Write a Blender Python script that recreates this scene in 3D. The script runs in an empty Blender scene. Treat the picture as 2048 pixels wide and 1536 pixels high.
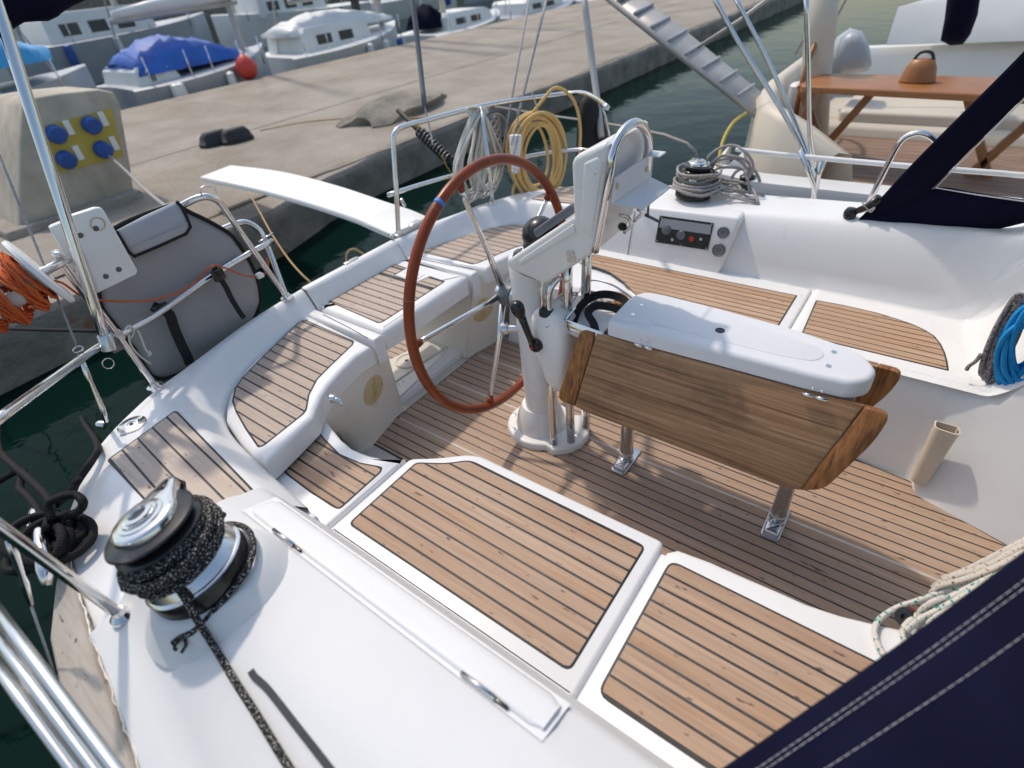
import bpy, bmesh, math, random
from mathutils import Vector, Matrix

rnd = random.Random(7)
scene = bpy.context.scene
COL = scene.collection

# ---------------------------------------------------------------- camera, sky, sun, exposure
cam_data = bpy.data.cameras.new("camera")
cam_data.sensor_width = 36.0
cam_data.lens = 19.16
cam_data.clip_start = 0.02
cam_data.clip_end = 600.0
cam_data.dof.use_dof = True
cam_data.dof.focus_distance = 1.9
cam_data.dof.aperture_fstop = 1.8
cam = bpy.data.objects.new("camera", cam_data)
COL.objects.link(cam)
R3 = Matrix(((0.804644, -0.306599, 0.508474), (0.586890, 0.540561, -0.602788), (-0.090047, 0.783448, 0.614899)))
cam.matrix_world = Matrix.Translation((0, 0, 1.755)) @ R3.to_4x4()
scene.camera = cam

SUN_EL = math.radians(57)
SUN_AZ = math.atan2(-0.955, 0.296)          # towards the sun: aft and a little to port
world = bpy.data.worlds.new("World")
scene.world = world
world.use_nodes = True
nt = world.node_tree
bg = nt.nodes["Background"]
sky = nt.nodes.new("ShaderNodeTexSky")
sky.sky_type = 'NISHITA'
sky.sun_disc = False
sky.sun_elevation = SUN_EL
sky.sun_rotation = SUN_AZ
sky.air_density = 1.5
sky.dust_density = 2.4
sky.ozone_density = 1.0
nt.links.new(sky.outputs[0], bg.inputs[0])
bg.inputs[1].default_value = 0.15
sun_data = bpy.data.lights.new("sun", 'SUN')
sun_data.energy = 2.0
sun_data.angle = math.radians(2.0)
sun_data.color = (1.0, 0.89, 0.76)
sun = bpy.data.objects.new("sun", sun_data)
COL.objects.link(sun)
sd = Vector((math.sin(SUN_AZ) * math.cos(SUN_EL), math.cos(SUN_AZ) * math.cos(SUN_EL), math.sin(SUN_EL)))
sun.rotation_euler = sd.to_track_quat('Z', 'Y').to_euler()
sun.location = sd * 30
scene.view_settings.view_transform = 'Standard'
scene.view_settings.look = 'None'
scene.view_settings.exposure = 0.15
scene.view_settings.gamma = 1.0

# ---------------------------------------------------------------- materials
MAT = {}

def new_mat(name, col, rough=0.5, metal=0.0, spec=0.5):
    m = bpy.data.materials.new(name)
    m.use_nodes = True
    b = m.node_tree.nodes["Principled BSDF"]
    b.inputs["Base Color"].default_value = (*col, 1)
    b.inputs["Roughness"].default_value = rough
    b.inputs["Metallic"].default_value = metal
    b.inputs["Specular IOR Level"].default_value = spec
    MAT[name] = m
    return m, m.node_tree, b

def nd(t, kind, **kw):
    n = t.nodes.new(kind)
    for k, v in kw.items():
        setattr(n, k, v)
    return n

def mapping(t, scale, coord="Object", rot=(0, 0, 0)):
    tc = nd(t, "ShaderNodeTexCoord")
    mp = nd(t, "ShaderNodeMapping")
    mp.inputs["Scale"].default_value = scale
    mp.inputs["Rotation"].default_value = rot
    t.links.new(tc.outputs[coord], mp.inputs["Vector"])
    return mp

def noise(t, vec, scale, detail=4.0, rough=0.55):
    n = nd(t, "ShaderNodeTexNoise")
    n.inputs["Scale"].default_value = scale
    n.inputs["Detail"].default_value = detail
    n.inputs["Roughness"].default_value = rough
    if vec is not None:
        t.links.new(vec, n.inputs["Vector"])
    return n

def ramp(t, fac, stops):
    r = nd(t, "ShaderNodeValToRGB")
    el = r.color_ramp.elements
    while len(el) < len(stops):
        el.new(0.5)
    for e, (p, c) in zip(el, stops):
        e.position = p
        e.color = (*c, 1) if len(c) == 3 else c
    t.links.new(fac, r.inputs["Fac"])
    return r

def mixc(t, fac, a, b, mode='MIX'):
    m = nd(t, "ShaderNodeMix", data_type='RGBA', blend_type=mode)
    for sock, v in ((m.inputs[0], fac), (m.inputs[6], a), (m.inputs[7], b)):
        if hasattr(v, "links"):
            t.links.new(v, sock)
        elif isinstance(v, (int, float)):
            sock.default_value = v
        else:
            sock.default_value = (*v, 1)
    return m.outputs[2]

def bump(t, b, height, strength=0.2, dist=0.002):
    n = nd(t, "ShaderNodeBump")
    n.inputs["Strength"].default_value = strength
    n.inputs["Distance"].default_value = dist
    t.links.new(height, n.inputs["Height"])
    t.links.new(n.outputs[0], b.inputs["Normal"])

def speckled(name, c1, c2, scale=8.0, rough=0.5, metal=0.0, spec=0.5, bmp=0.0, bscale=60.0, bdist=0.002, mscale=(1, 1, 1)):
    m, t, b = new_mat(name, c1, rough, metal, spec)
    mp = mapping(t, mscale)
    n = noise(t, mp.outputs[0], scale)
    r = ramp(t, n.outputs["Fac"], [(0.32, c1), (0.68, c2)])
    t.links.new(r.outputs[0], b.inputs["Base Color"])
    if bmp:
        n2 = noise(t, mp.outputs[0], bscale, 3)
        bump(t, b, n2.outputs["Fac"], bmp, bdist)
    return m

def gelcoat(name, c1, c2, rough, stain=(0.55, 0.46, 0.33), amount=0.12):
    m, t, b = new_mat(name, c1, rough)
    mp = mapping(t, (1, 1, 1))
    n = noise(t, mp.outputs[0], 2.3, 5)
    r = ramp(t, n.outputs["Fac"], [(0.35, c1), (0.7, c2)])
    n2 = noise(t, mp.outputs[0], 9.0, 6, 0.7)
    r2 = ramp(t, n2.outputs["Fac"], [(0.58, (0, 0, 0)), (0.80, (amount,) * 3)])
    c = mixc(t, r2.outputs[0], r.outputs[0], stain)
    t.links.new(c, b.inputs["Base Color"])
    n3 = noise(t, mp.outputs[0], 3.0, 4)
    rr = ramp(t, n3.outputs["Fac"], [(0.3, (rough * 0.75,) * 3), (0.7, (rough * 1.35,) * 3)])
    t.links.new(rr.outputs[0], b.inputs["Roughness"])
    return m

gelcoat("gelcoat", (0.80, 0.80, 0.79), (0.755, 0.755, 0.745), 0.30)
gelcoat("gelcoat_cream", (0.76, 0.735, 0.67), (0.69, 0.65, 0.57), 0.34, amount=0.2)
gelcoat("table_plastic", (0.72, 0.73, 0.755), (0.68, 0.69, 0.72), 0.42, amount=0.04)
gelcoat("pod_white", (0.80, 0.79, 0.77), (0.75, 0.74, 0.71), 0.28, amount=0.1)
gelcoat("plank_white", (0.82, 0.82, 0.80), (0.76, 0.76, 0.74), 0.40, amount=0.1)

# non-skid deck: gelcoat with a fine pressed pattern
m, t, b = new_mat("deck_nonskid", (0.78, 0.79, 0.80), 0.55, 0, 0.3)
mp = mapping(t, (1, 1, 1))
n = noise(t, mp.outputs[0], 2.0, 5)
r = ramp(t, n.outputs["Fac"], [(0.3, (0.70, 0.704, 0.705)), (0.72, (0.65, 0.654, 0.656))])
n2 = noise(t, mp.outputs[0], 7.0, 6, 0.7)
r2 = ramp(t, n2.outputs["Fac"], [(0.6, (0, 0, 0)), (0.82, (0.10,) * 3)])
t.links.new(mixc(t, r2.outputs[0], r.outputs[0], (0.5, 0.45, 0.36)), b.inputs["Base Color"])
v = nd(t, "ShaderNodeTexVoronoi")
v.inputs["Scale"].default_value = 330.0
t.links.new(mp.outputs[0], v.inputs["Vector"])
bump(t, b, v.outputs["Distance"], 0.28, 0.001)

def teak(name, tones, dark, grey=0.25, gscale=1.0, rough=0.62):
    """weathered teak: tone per plank, grain along X, grey bloom, a few dark pits"""
    m, t, b = new_mat(name, tones[0], rough, 0, 0.3)
    oi = nd(t, "ShaderNodeObjectInfo")
    tc = nd(t, "ShaderNodeTexCoord")
    add = nd(t, "ShaderNodeVectorMath", operation='ADD')
    mul = nd(t, "ShaderNodeVectorMath", operation='SCALE')
    comb = nd(t, "ShaderNodeCombineXYZ")
    for i in range(3):
        t.links.new(oi.outputs["Random"], comb.inputs[i])
    t.links.new(comb.outputs[0], mul.inputs[0])
    mul.inputs["Scale"].default_value = 37.0
    t.links.new(tc.outputs["Object"], add.inputs[0])
    t.links.new(mul.outputs[0], add.inputs[1])
    mp = nd(t, "ShaderNodeMapping")
    mp.inputs["Scale"].default_value = (3.2 * gscale, 95 * gscale, 60 * gscale)
    t.links.new(add.outputs[0], mp.inputs["Vector"])
    grain = noise(t, mp.outputs[0], 1.0, 5, 0.62)
    mp2 = nd(t, "ShaderNodeMapping")
    mp2.inputs["Scale"].default_value = (2.6, 8, 8)
    t.links.new(add.outputs[0], mp2.inputs["Vector"])
    patch = noise(t, mp2.outputs[0], 1.0, 4, 0.6)
    tone = ramp(t, oi.outputs["Random"], [(i / (len(tones) - 1), c) for i, c in enumerate(tones)])
    g = ramp(t, grain.outputs["Fac"], [(0.28, (0.0,) * 3), (0.5, (0.45,) * 3), (0.72, (0.9,) * 3)])
    c = mixc(t, g.outputs[0], dark, tone.outputs[0])
    pr = ramp(t, patch.outputs["Fac"], [(0.42, (0, 0, 0)), (0.7, (grey,) * 3)])
    c = mixc(t, pr.outputs[0], c, (0.47, 0.38, 0.305))
    mp3 = nd(t, "ShaderNodeMapping")
    mp3.inputs["Scale"].default_value = (22, 70, 40)
    t.links.new(add.outputs[0], mp3.inputs["Vector"])
    pit = noise(t, mp3.outputs[0], 1.0, 2, 0.5)
    pp = ramp(t, pit.outputs["Fac"], [(0.67, (0, 0, 0)), (0.74, (0.8,) * 3)])
    c = mixc(t, pp.outputs[0], c, (0.07, 0.05, 0.04))
    t.links.new(c, b.inputs["Base Color"])
    bump(t, b, grain.outputs["Fac"], 0.35, 0.0012)
    return m

teak("teak_bench", [(0.49, 0.315, 0.195), (0.57, 0.40, 0.275), (0.44, 0.28, 0.175), (0.55, 0.40, 0.29)], (0.32, 0.20, 0.13), grey=0.4)
teak("teak_sole", [(0.48, 0.32, 0.215), (0.54, 0.385, 0.275), (0.43, 0.29, 0.195), (0.51, 0.375, 0.28)], (0.34, 0.225, 0.155), grey=0.45)
teak("teak_pale", [(0.52, 0.42, 0.34), (0.61, 0.51, 0.43), (0.48, 0.38, 0.30), (0.57, 0.46, 0.37)], (0.39, 0.30, 0.24), grey=0.3)
teak("teak_stern", [(0.60, 0.50, 0.41), (0.66, 0.56, 0.47), (0.56, 0.455, 0.36)], (0.46, 0.36, 0.29), grey=0.2)
teak("teak_port", [(0.52, 0.325, 0.19), (0.60, 0.43, 0.285), (0.48, 0.28, 0.155), (0.57, 0.40, 0.27)], (0.36, 0.225, 0.14), grey=0.25)
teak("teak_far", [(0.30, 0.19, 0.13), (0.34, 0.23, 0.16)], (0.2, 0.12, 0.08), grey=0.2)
teak("toerail_teak", [(0.50, 0.46, 0.41), (0.46, 0.42, 0.37)], (0.36, 0.32, 0.27), grey=0.45)

def old_wood(name, light, mid, dark, pale, streak=(1.3, 90, 90), rough=0.55):
    """unvarnished table wood: long streaks along X, pale raised grain, dark weather marks"""
    m, t, b = new_mat(name, mid, rough, 0, 0.3)
    tc = nd(t, "ShaderNodeTexCoord")
    def nz(scale, detail, r):
        mp = nd(t, "ShaderNodeMapping")
        mp.inputs["Scale"].default_value = scale
        t.links.new(tc.outputs["Object"], mp.inputs["Vector"])
        wob = noise(t, tc.outputs["Object"], 2.2, 3)
        ad = nd(t, "ShaderNodeVectorMath", operation='MULTIPLY_ADD')
        t.links.new(wob.outputs["Color"], ad.inputs[0])
        ad.inputs[1].default_value = (1.2, 1.2, 1.2)
        t.links.new(mp.outputs[0], ad.inputs[2])
        return noise(t, ad.outputs[0], 1.0, detail, r)
    g = nz(streak, 6, 0.66)
    gr = ramp(t, g.outputs["Fac"], [(0.30, dark), (0.45, mid), (0.60, light), (0.72, pale)])
    g2 = nz((streak[0] * 2.2, streak[1] * 1.9, streak[2] * 1.9), 3, 0.5)
    g2r = ramp(t, g2.outputs["Fac"], [(0.62, (0, 0, 0)), (0.70, (0.55,) * 3)])
    c = mixc(t, g2r.outputs[0], gr.outputs[0], pale)
    w = noise(t, tc.outputs["Object"], 5.5, 6, 0.65)
    wr = ramp(t, w.outputs["Fac"], [(0.50, (0, 0, 0)), (0.72, (0.6,) * 3)])
    c = mixc(t, wr.outputs[0], c, dark)
    t.links.new(c, b.inputs["Base Color"])
    bump(t, b, g.outputs["Fac"], 0.6, 0.002)
    return m

old_wood("table_teak", (0.40, 0.225, 0.115), (0.275, 0.15, 0.075), (0.105, 0.055, 0.03), (0.50, 0.345, 0.215))
old_wood("table_end", (0.36, 0.155, 0.05), (0.24, 0.095, 0.03), (0.07, 0.028, 0.012), (0.44, 0.22, 0.085), (75, 30, 5), 0.45)
speckled("caulking", (0.030, 0.028, 0.030), (0.055, 0.052, 0.052), 30, 0.6)
speckled("mahogany", (0.27, 0.052, 0.013), (0.16, 0.028, 0.008), 6, 0.30, spec=0.35, bmp=0.06, bscale=30, mscale=(1, 1, 1))
speckled("varnished_wood", (0.34, 0.14, 0.045), (0.26, 0.10, 0.03), 5, 0.4)

m, t, b = new_mat("stainless", (0.72, 0.71, 0.70), 0.16, 1.0)
mp = mapping(t, (1, 1, 1))
n = noise(t, mp.outputs[0], 14.0, 5, 0.65)
r = ramp(t, n.outputs["Fac"], [(0.35, (0.10,) * 3), (0.75, (0.26,) * 3)])
t.links.new(r.outputs[0], b.inputs["Roughness"])
new_mat("alloy", (0.62, 0.63, 0.66), 0.32, 1.0)
new_mat("dark_steel", (0.16, 0.16, 0.17), 0.4, 0.9)
speckled("black_plastic", (0.010, 0.010, 0.011), (0.016, 0.016, 0.017), 40, 0.26)
speckled("black_rubber", (0.016, 0.016, 0.017), (0.028, 0.028, 0.028), 30, 0.6)
speckled("grey_plastic", (0.10, 0.115, 0.135), (0.14, 0.15, 0.17), 20, 0.45)
speckled("black_webbing", (0.006, 0.006, 0.007), (0.013, 0.013, 0.014), 60, 0.85, bmp=0.3, bscale=300)
speckled("grey_fabric", (0.29, 0.28, 0.285), (0.335, 0.325, 0.33), 5, 0.85, bmp=0.25, bscale=420, bdist=0.001)
speckled("grey_fabric_light", (0.36, 0.375, 0.42), (0.41, 0.425, 0.47), 5, 0.8, bmp=0.25, bscale=420, bdist=0.001)
speckled("cream_plastic", (0.62, 0.50, 0.28), (0.56, 0.44, 0.235), 12, 0.45)
speckled("beige_plastic", (0.66, 0.575, 0.465), (0.60, 0.515, 0.41), 10, 0.45)
speckled("red_plastic", (0.55, 0.03, 0.02), (0.45, 0.02, 0.015), 20, 0.4)
speckled("white_plastic", (0.80, 0.80, 0.79), (0.74, 0.74, 0.72), 6, 0.4)
speckled("sealant", (0.62, 0.57, 0.46), (0.74, 0.72, 0.67), 40, 0.7, bmp=0.5, bscale=120)
speckled("seam_white", (0.64, 0.60, 0.55), (0.52, 0.47, 0.42), 18, 0.6)
speckled("print_brown", (0.38, 0.29, 0.13), (0.34, 0.25, 0.11), 30, 0.6)
speckled("rust_stain", (0.55, 0.38, 0.20), (0.66, 0.55, 0.40), 25, 0.6)
speckled("blue_tape", (0.05, 0.22, 0.62), (0.04, 0.19, 0.55), 30, 0.5)
speckled("slate_strap", (0.018, 0.023, 0.034), (0.028, 0.034, 0.046), 40, 0.7)
new_mat("thread_white", (0.72, 0.72, 0.74), 0.7)
new_mat("print_white", (0.55, 0.55, 0.55), 0.5)

# navy acrylic canvas: fine weave
m, t, b = new_mat("navy_canvas", (0.008, 0.012, 0.045), 0.85, 0, 0.12)
mp = mapping(t, (1, 1, 1))
n = noise(t, mp.outputs[0], 5.0, 5)
r = ramp(t, n.outputs["Fac"], [(0.3, (0.0025, 0.003, 0.013)), (0.7, (0.005, 0.006, 0.025))])
t.links.new(r.outputs[0], b.inputs["Base Color"])
n2 = noise(t, mp.outputs[0], 700.0, 2)
bump(t, b, n2.outputs["Fac"], 0.35, 0.0008)
b.inputs["Sheen Weight"].default_value = 0.0

m, t, b = new_mat("clear_vinyl", (0.85, 0.87, 0.88), 0.06)
b.inputs["Transmission Weight"].default_value = 1.0
b.inputs["IOR"].default_value = 1.12
m, t, b = new_mat("smoked_vinyl", (0.30, 0.33, 0.36), 0.15)

def rope_mat(name, base, fleck, amount=0.58, fscale=(240, 9, 1), k=420.0, twist=2.0, depth=0.0012):
    """braid from the tube's own UV: u runs along in metres, v once round"""
    m, t, b = new_mat(name, base, 0.75, 0, 0.25)
    tc = nd(t, "ShaderNodeTexCoord")
    sep = nd(t, "ShaderNodeSeparateXYZ")
    t.links.new(tc.outputs["UV"], sep.inputs[0])
    mp = nd(t, "ShaderNodeMapping")
    mp.inputs["Scale"].default_value = fscale
    t.links.new(tc.outputs["UV"], mp.inputs["Vector"])
    n = noise(t, mp.outputs[0], 1.0, 1.5, 0.4)
    r = ramp(t, n.outputs["Fac"], [(amount, base), (amount + 0.04, fleck)])
    t.links.new(r.outputs[0], b.inputs["Base Color"])
    def wave(sign):
        a = nd(t, "ShaderNodeMath", operation='MULTIPLY')
        a.inputs[1].default_value = k
        t.links.new(sep.outputs[0], a.inputs[0])
        c = nd(t, "ShaderNodeMath", operation='MULTIPLY_ADD')
        c.inputs[1].default_value = sign * 2 * math.pi * twist
        t.links.new(sep.outputs[1], c.inputs[0])
        t.links.new(a.outputs[0], c.inputs[2])
        s = nd(t, "ShaderNodeMath", operation='SINE')
        t.links.new(c.outputs[0], s.inputs[0])
        return s
    w1, w2 = wave(1), wave(-1)
    mx = nd(t, "ShaderNodeMath", operation='MULTIPLY')
    t.links.new(w1.outputs[0], mx.inputs[0])
    t.links.new(w2.outputs[0], mx.inputs[1])
    bump(t, b, mx.outputs[0], 0.6, depth)
    return m

rope_mat("rope_black_fleck", (0.012, 0.012, 0.013), (0.50, 0.47, 0.43), 0.585, (260, 11, 1))
rope_mat("rope_black", (0.005, 0.005, 0.0055), (0.012, 0.012, 0.013), 0.5)
rope_mat("rope_white", (0.68, 0.655, 0.59), (0.54, 0.50, 0.43), 0.6)
rope_mat("rope_grey", (0.38, 0.355, 0.335), (0.13, 0.11, 0.11), 0.585, (200, 8, 1))
rope_mat("rope_grey_red", (0.30, 0.275, 0.27), (0.09, 0.07, 0.075), 0.55, (130, 8, 1))
rope_mat("rope_blue", (0.015, 0.27, 0.62), (0.02, 0.33, 0.70), 0.55)
rope_mat("rope_orange", (0.62, 0.13, 0.035), (0.52, 0.09, 0.025), 0.5)
rope_mat("rope_green_fleck", (0.62, 0.575, 0.51), (0.01, 0.28, 0.25), 0.575, (95, 4.0, 1))
rope_mat("rope_red_fleck", (0.60, 0.545, 0.47), (0.22, 0.12, 0.10), 0.62, (130, 5, 1))
rope_mat("rope_tan", (0.45, 0.31, 0.16), (0.38, 0.25, 0.12), 0.5)
rope_mat("hose_yellow", (0.72, 0.49, 0.20), (0.68, 0.45, 0.17), 0.5, depth=0.0002)
rope_mat("wire_steel", (0.42, 0.42, 0.43), (0.26, 0.26, 0.27), 0.5, (500, 4, 1), 900, 3, 0.0004)
rope_mat("cable_grey", (0.36, 0.35, 0.34), (0.30, 0.29, 0.28), 0.5, depth=0.0003)
rope_mat("line_yellow", (0.60, 0.47, 0.10), (0.5, 0.38, 0.08), 0.5)

# water of the basin: dark green, rippled
m, t, b = new_mat("water", (0.0022, 0.013, 0.010), 0.05, 0, 0.05)
b.inputs["IOR"].default_value = 1.33
mp = mapping(t, (1, 1, 1))
n = noise(t, mp.outputs[0], 1.6, 4, 0.55)
bump(t, b, n.outputs["Fac"], 0.35, 0.04)

# quay concrete
m, t, b = new_mat("concrete", (0.45, 0.39, 0.32), 0.9, 0, 0.2)
mp = mapping(t, (1, 1, 1))
n = noise(t, mp.outputs[0], 1.1, 8, 0.65)
r = ramp(t, n.outputs["Fac"], [(0.3, (0.27, 0.23, 0.185)), (0.55, (0.36, 0.32, 0.27)), (0.75, (0.43, 0.39, 0.335))])
n2 = noise(t, mp.outputs[0], 40.0, 5, 0.7)
r2 = ramp(t, n2.outputs["Fac"], [(0.3, (0.72,) * 3), (0.7, (1.08,) * 3)])
t.links.new(mixc(t, 1.0, r.outputs[0], r2.outputs[0], 'MULTIPLY'), b.inputs["Base Color"])
bump(t, b, n2.outputs["Fac"], 0.5, 0.01)
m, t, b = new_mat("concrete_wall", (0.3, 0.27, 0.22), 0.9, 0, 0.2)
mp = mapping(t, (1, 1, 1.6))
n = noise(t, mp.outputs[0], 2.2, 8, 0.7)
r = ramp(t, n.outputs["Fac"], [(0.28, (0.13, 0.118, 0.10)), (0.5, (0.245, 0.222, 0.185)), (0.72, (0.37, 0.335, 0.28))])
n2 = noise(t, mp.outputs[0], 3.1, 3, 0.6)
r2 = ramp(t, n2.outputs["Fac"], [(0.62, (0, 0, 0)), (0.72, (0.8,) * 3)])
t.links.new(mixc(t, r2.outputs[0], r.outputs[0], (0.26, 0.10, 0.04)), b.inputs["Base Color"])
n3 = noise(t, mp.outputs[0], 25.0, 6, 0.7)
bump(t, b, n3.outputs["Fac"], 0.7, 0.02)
speckled("hull_grey", (0.42, 0.44, 0.47), (0.36, 0.38, 0.41), 2, 0.4)
speckled("hull_white", (0.74, 0.74, 0.72), (0.66, 0.66, 0.645), 2, 0.4)
speckled("hull_cream", (0.62, 0.56, 0.46), (0.56, 0.50, 0.41), 2, 0.5)
speckled("tarp_blue", (0.015, 0.085, 0.40), (0.02, 0.13, 0.52), 3, 0.55, bmp=0.5, bscale=9, bdist=0.03)
speckled("tarp_cyan", (0.05, 0.34, 0.66), (0.04, 0.28, 0.58), 3, 0.55, bmp=0.5, bscale=9, bdist=0.03)
speckled("buoy_red", (0.62, 0.055, 0.04), (0.55, 0.045, 0.035), 6, 0.45)
speckled("socket_yellow", (0.52, 0.40, 0.07), (0.45, 0.34, 0.06), 6, 0.6)
speckled("socket_blue", (0.015, 0.09, 0.36), (0.012, 0.07, 0.30), 6, 0.45)
speckled("box_tan", (0.50, 0.445, 0.36), (0.34, 0.295, 0.235), 4, 0.8, bmp=0.3, bscale=30)
speckled("mast_grey", (0.50, 0.48, 0.45), (0.42, 0.40, 0.38), 3, 0.5, 0.3)
speckled("dark_window", (0.03, 0.035, 0.04), (0.05, 0.055, 0.06), 3, 0.2)

# ---------------------------------------------------------------- mesh helpers
def V(*a):
    return Vector(a[0] if len(a) == 1 else a)

def thing(name, label, cat, loc=(0, 0, 0), group=None, kind=None):
    o = bpy.data.objects.new(name, None)
    o.empty_display_size = 0.1
    o.location = loc
    COL.objects.link(o)
    o["label"] = label
    o["category"] = cat
    if group:
        o["group"] = group
    if kind:
        o["kind"] = kind
    return o

def rootloc(o):
    v = Vector((0, 0, 0))
    while o is not None:
        v += o.location
        o = o.parent
    return v

def mk(name, verts, faces, mat, parent=None, smooth=True, uvs=None, label=None):
    off = rootloc(parent)
    me = bpy.data.meshes.new(name)
    me.from_pydata([tuple(Vector(v) - off) for v in verts], [], faces)
    me.validate()
    if uvs is not None:
        uv = me.uv_layers.new(name="uv")
        for poly in me.polygons:
            for li, key in zip(poly.loop_indices, uvs[poly.index]):
                uv.data[li].uv = key
    bm = bmesh.new()
    bm.from_mesh(me)
    bmesh.ops.recalc_face_normals(bm, faces=bm.faces)
    bm.to_mesh(me)
    bm.free()
    if smooth:
        for p in me.polygons:
            p.use_smooth = True
    me.materials.append(MAT[mat])
    o = bpy.data.objects.new(name, me)
    COL.objects.link(o)
    if parent:
        o.parent = parent
    if label:
        o["label"] = label
    return o

def from_bm(name, bm, mat, parent=None, smooth=True, angle=40):
    off = rootloc(parent)
    bmesh.ops.translate(bm, vec=-off, verts=bm.verts)
    bmesh.ops.recalc_face_normals(bm, faces=bm.faces)
    me = bpy.data.meshes.new(name)
    if smooth:
        for f in bm.faces:
            f.smooth = True
        for e in bm.edges:
            if len(e.link_faces) == 2 and e.calc_face_angle(0) > math.radians(angle):
                e.smooth = False
    bm.to_mesh(me)
    bm.free()
    me.materials.append(MAT[mat])
    o = bpy.data.objects.new(name, me)
    COL.objects.link(o)
    if parent:
        o.parent = parent
    return o

def tag(o, label, cat, group=None, kind=None):
    o["label"] = label
    o["category"] = cat
    if group:
        o["group"] = group
    if kind:
        o["kind"] = kind
    return o

def catmull(pts, n=6, closed=False):
    pts = [Vector(p) for p in pts]
    if len(pts) < 3:
        return pts
    out = []
    N = len(pts)
    rng = range(N) if closed else range(N - 1)
    for i in rng:
        if closed:
            p0, p1, p2, p3 = pts[(i - 1) % N], pts[i], pts[(i + 1) % N], pts[(i + 2) % N]
        else:
            p1, p2 = pts[i], pts[i + 1]
            p0 = pts[i - 1] if i > 0 else p1 + (p1 - p2)
            p3 = pts[i + 2] if i + 2 < N else p2 + (p2 - p1)
        for k in range(n):
            t = k / n
            out.append(0.5 * ((2 * p1) + (p2 - p0) * t + (2 * p0 - 5 * p1 + 4 * p2 - p3) * t * t + (3 * p1 - p0 - 3 * p2 + p3) * t ** 3))
    if not closed:
        out.append(pts[-1])
    return out

def tube_data(pts, r, segs=10, closed=False, flat=1.0, v0=0):
    """sweep a circle; returns verts, faces, uvs. r may be a number or a list."""
    pts = [Vector(p) for p in pts]
    n = len(pts)
    T = []
    for i in range(n):
        if closed:
            d = pts[(i + 1) % n] - pts[(i - 1) % n]
        else:
            d = pts[min(i + 1, n - 1)] - pts[max(i - 1, 0)]
        T.append(d.normalized() if d.length > 1e-9 else Vector((0, 0, 1)))
    ref = Vector((0, 0, 1)) if abs(T[0].z) < 0.9 else Vector((1, 0, 0))
    N = (ref - T[0] * ref.dot(T[0])).normalized()
    verts, faces, uvs = [], [], []
    L = 0.0
    Ls = []
    for i in range(n):
        if i:
            L += (pts[i] - pts[i - 1]).length
            N = (N - T[i] * N.dot(T[i]))
            N = N.normalized() if N.length > 1e-6 else T[i].orthogonal().normalized()
        Ls.append(L)
        B = T[i].cross(N)
        rr = r[i] if isinstance(r, (list, tuple)) else r
        for k in range(segs):
            a = 2 * math.pi * k / segs
            verts.append(pts[i] + (N * math.cos(a) * flat + B * math.sin(a)) * rr)
    rings = n if closed else n - 1
    for i in range(rings):
        j = (i + 1) % n
        for k in range(segs):
            k2 = (k + 1) % segs
            faces.append((v0 + i * segs + k, v0 + i * segs + k2, v0 + j * segs + k2, v0 + j * segs + k))
            u1 = Ls[i]
            u2 = Ls[j] if j else Ls[-1] + (pts[0] - pts[-1]).length
            uvs.append(((u1, k / segs), (u1, (k + 1) / segs), (u2, (k + 1) / segs), (u2, k / segs)))
    if not closed:
        faces.append(tuple(v0 + k for k in reversed(range(segs))))
        uvs.append(tuple((0, k / segs) for k in range(segs)))
        faces.append(tuple(v0 + (n - 1) * segs + k for k in range(segs)))
        uvs.append(tuple((L, k / segs) for k in range(segs)))
    return verts, faces, uvs

def tube(name, pts, r, mat, parent=None, segs=10, smooth_n=0, closed=False, flat=1.0):
    if smooth_n:
        pts = catmull(pts, smooth_n, closed)
    v, f, u = tube_data(pts, r, segs, closed, flat)
    o = mk(name, v, f, mat, parent, True, None)
    # uv written after normals were made consistent: take it from the vertex index
    me = o.data
    uv = me.uv_layers.new(name="uv")
    Ls = [0.0]
    P = [Vector(p) for p in pts]
    for i in range(1, len(P)):
        Ls.append(Ls[-1] + (P[i] - P[i - 1]).length)
    for poly in me.polygons:
        vs = [me.loops[li].vertex_index for li in poly.loop_indices]
        ks = [x % segs for x in vs]
        wrap = max(ks) - min(ks) > segs / 2
        rs = [x // segs for x in vs]
        wr = closed and max(rs) - min(rs) > 2
        for li, x in zip(poly.loop_indices, vs):
            k = x % segs
            kk = k + segs if (wrap and k < segs / 2) else k
            i = x // segs
            u = Ls[i] if not (wr and i == 0) else Ls[-1] + (P[0] - P[-1]).length
            uv.data[li].uv = (u, kk / segs)
    return o

def multi_tube(name, paths, r, mat, parent=None, segs=8, smooth_n=4, closed=False):
    """several strands of ONE rope coil as one mesh, with uv along each strand"""
    verts, faces, uv = [], [], []
    for pts in paths:
        p = catmull(pts, smooth_n, closed) if smooth_n else [Vector(x) for x in pts]
        v, f, u = tube_data(p, r, segs, closed, 1.0, len(verts))
        verts += v
        faces += f
        uv += u
    off = rootloc(parent)
    me = bpy.data.meshes.new(name)
    me.from_pydata([tuple(x - off) for x in verts], [], faces)
    lay = me.uv_layers.new(name="uv")
    for poly in me.polygons:
        for li, key in zip(poly.loop_indices, uv[poly.index]):
            lay.data[li].uv = key
        poly.use_smooth = True
    me.materials.append(MAT[mat])
    o = bpy.data.objects.new(name, me)
    COL.objects.link(o)
    if parent:
        o.parent = parent
    return o

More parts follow.
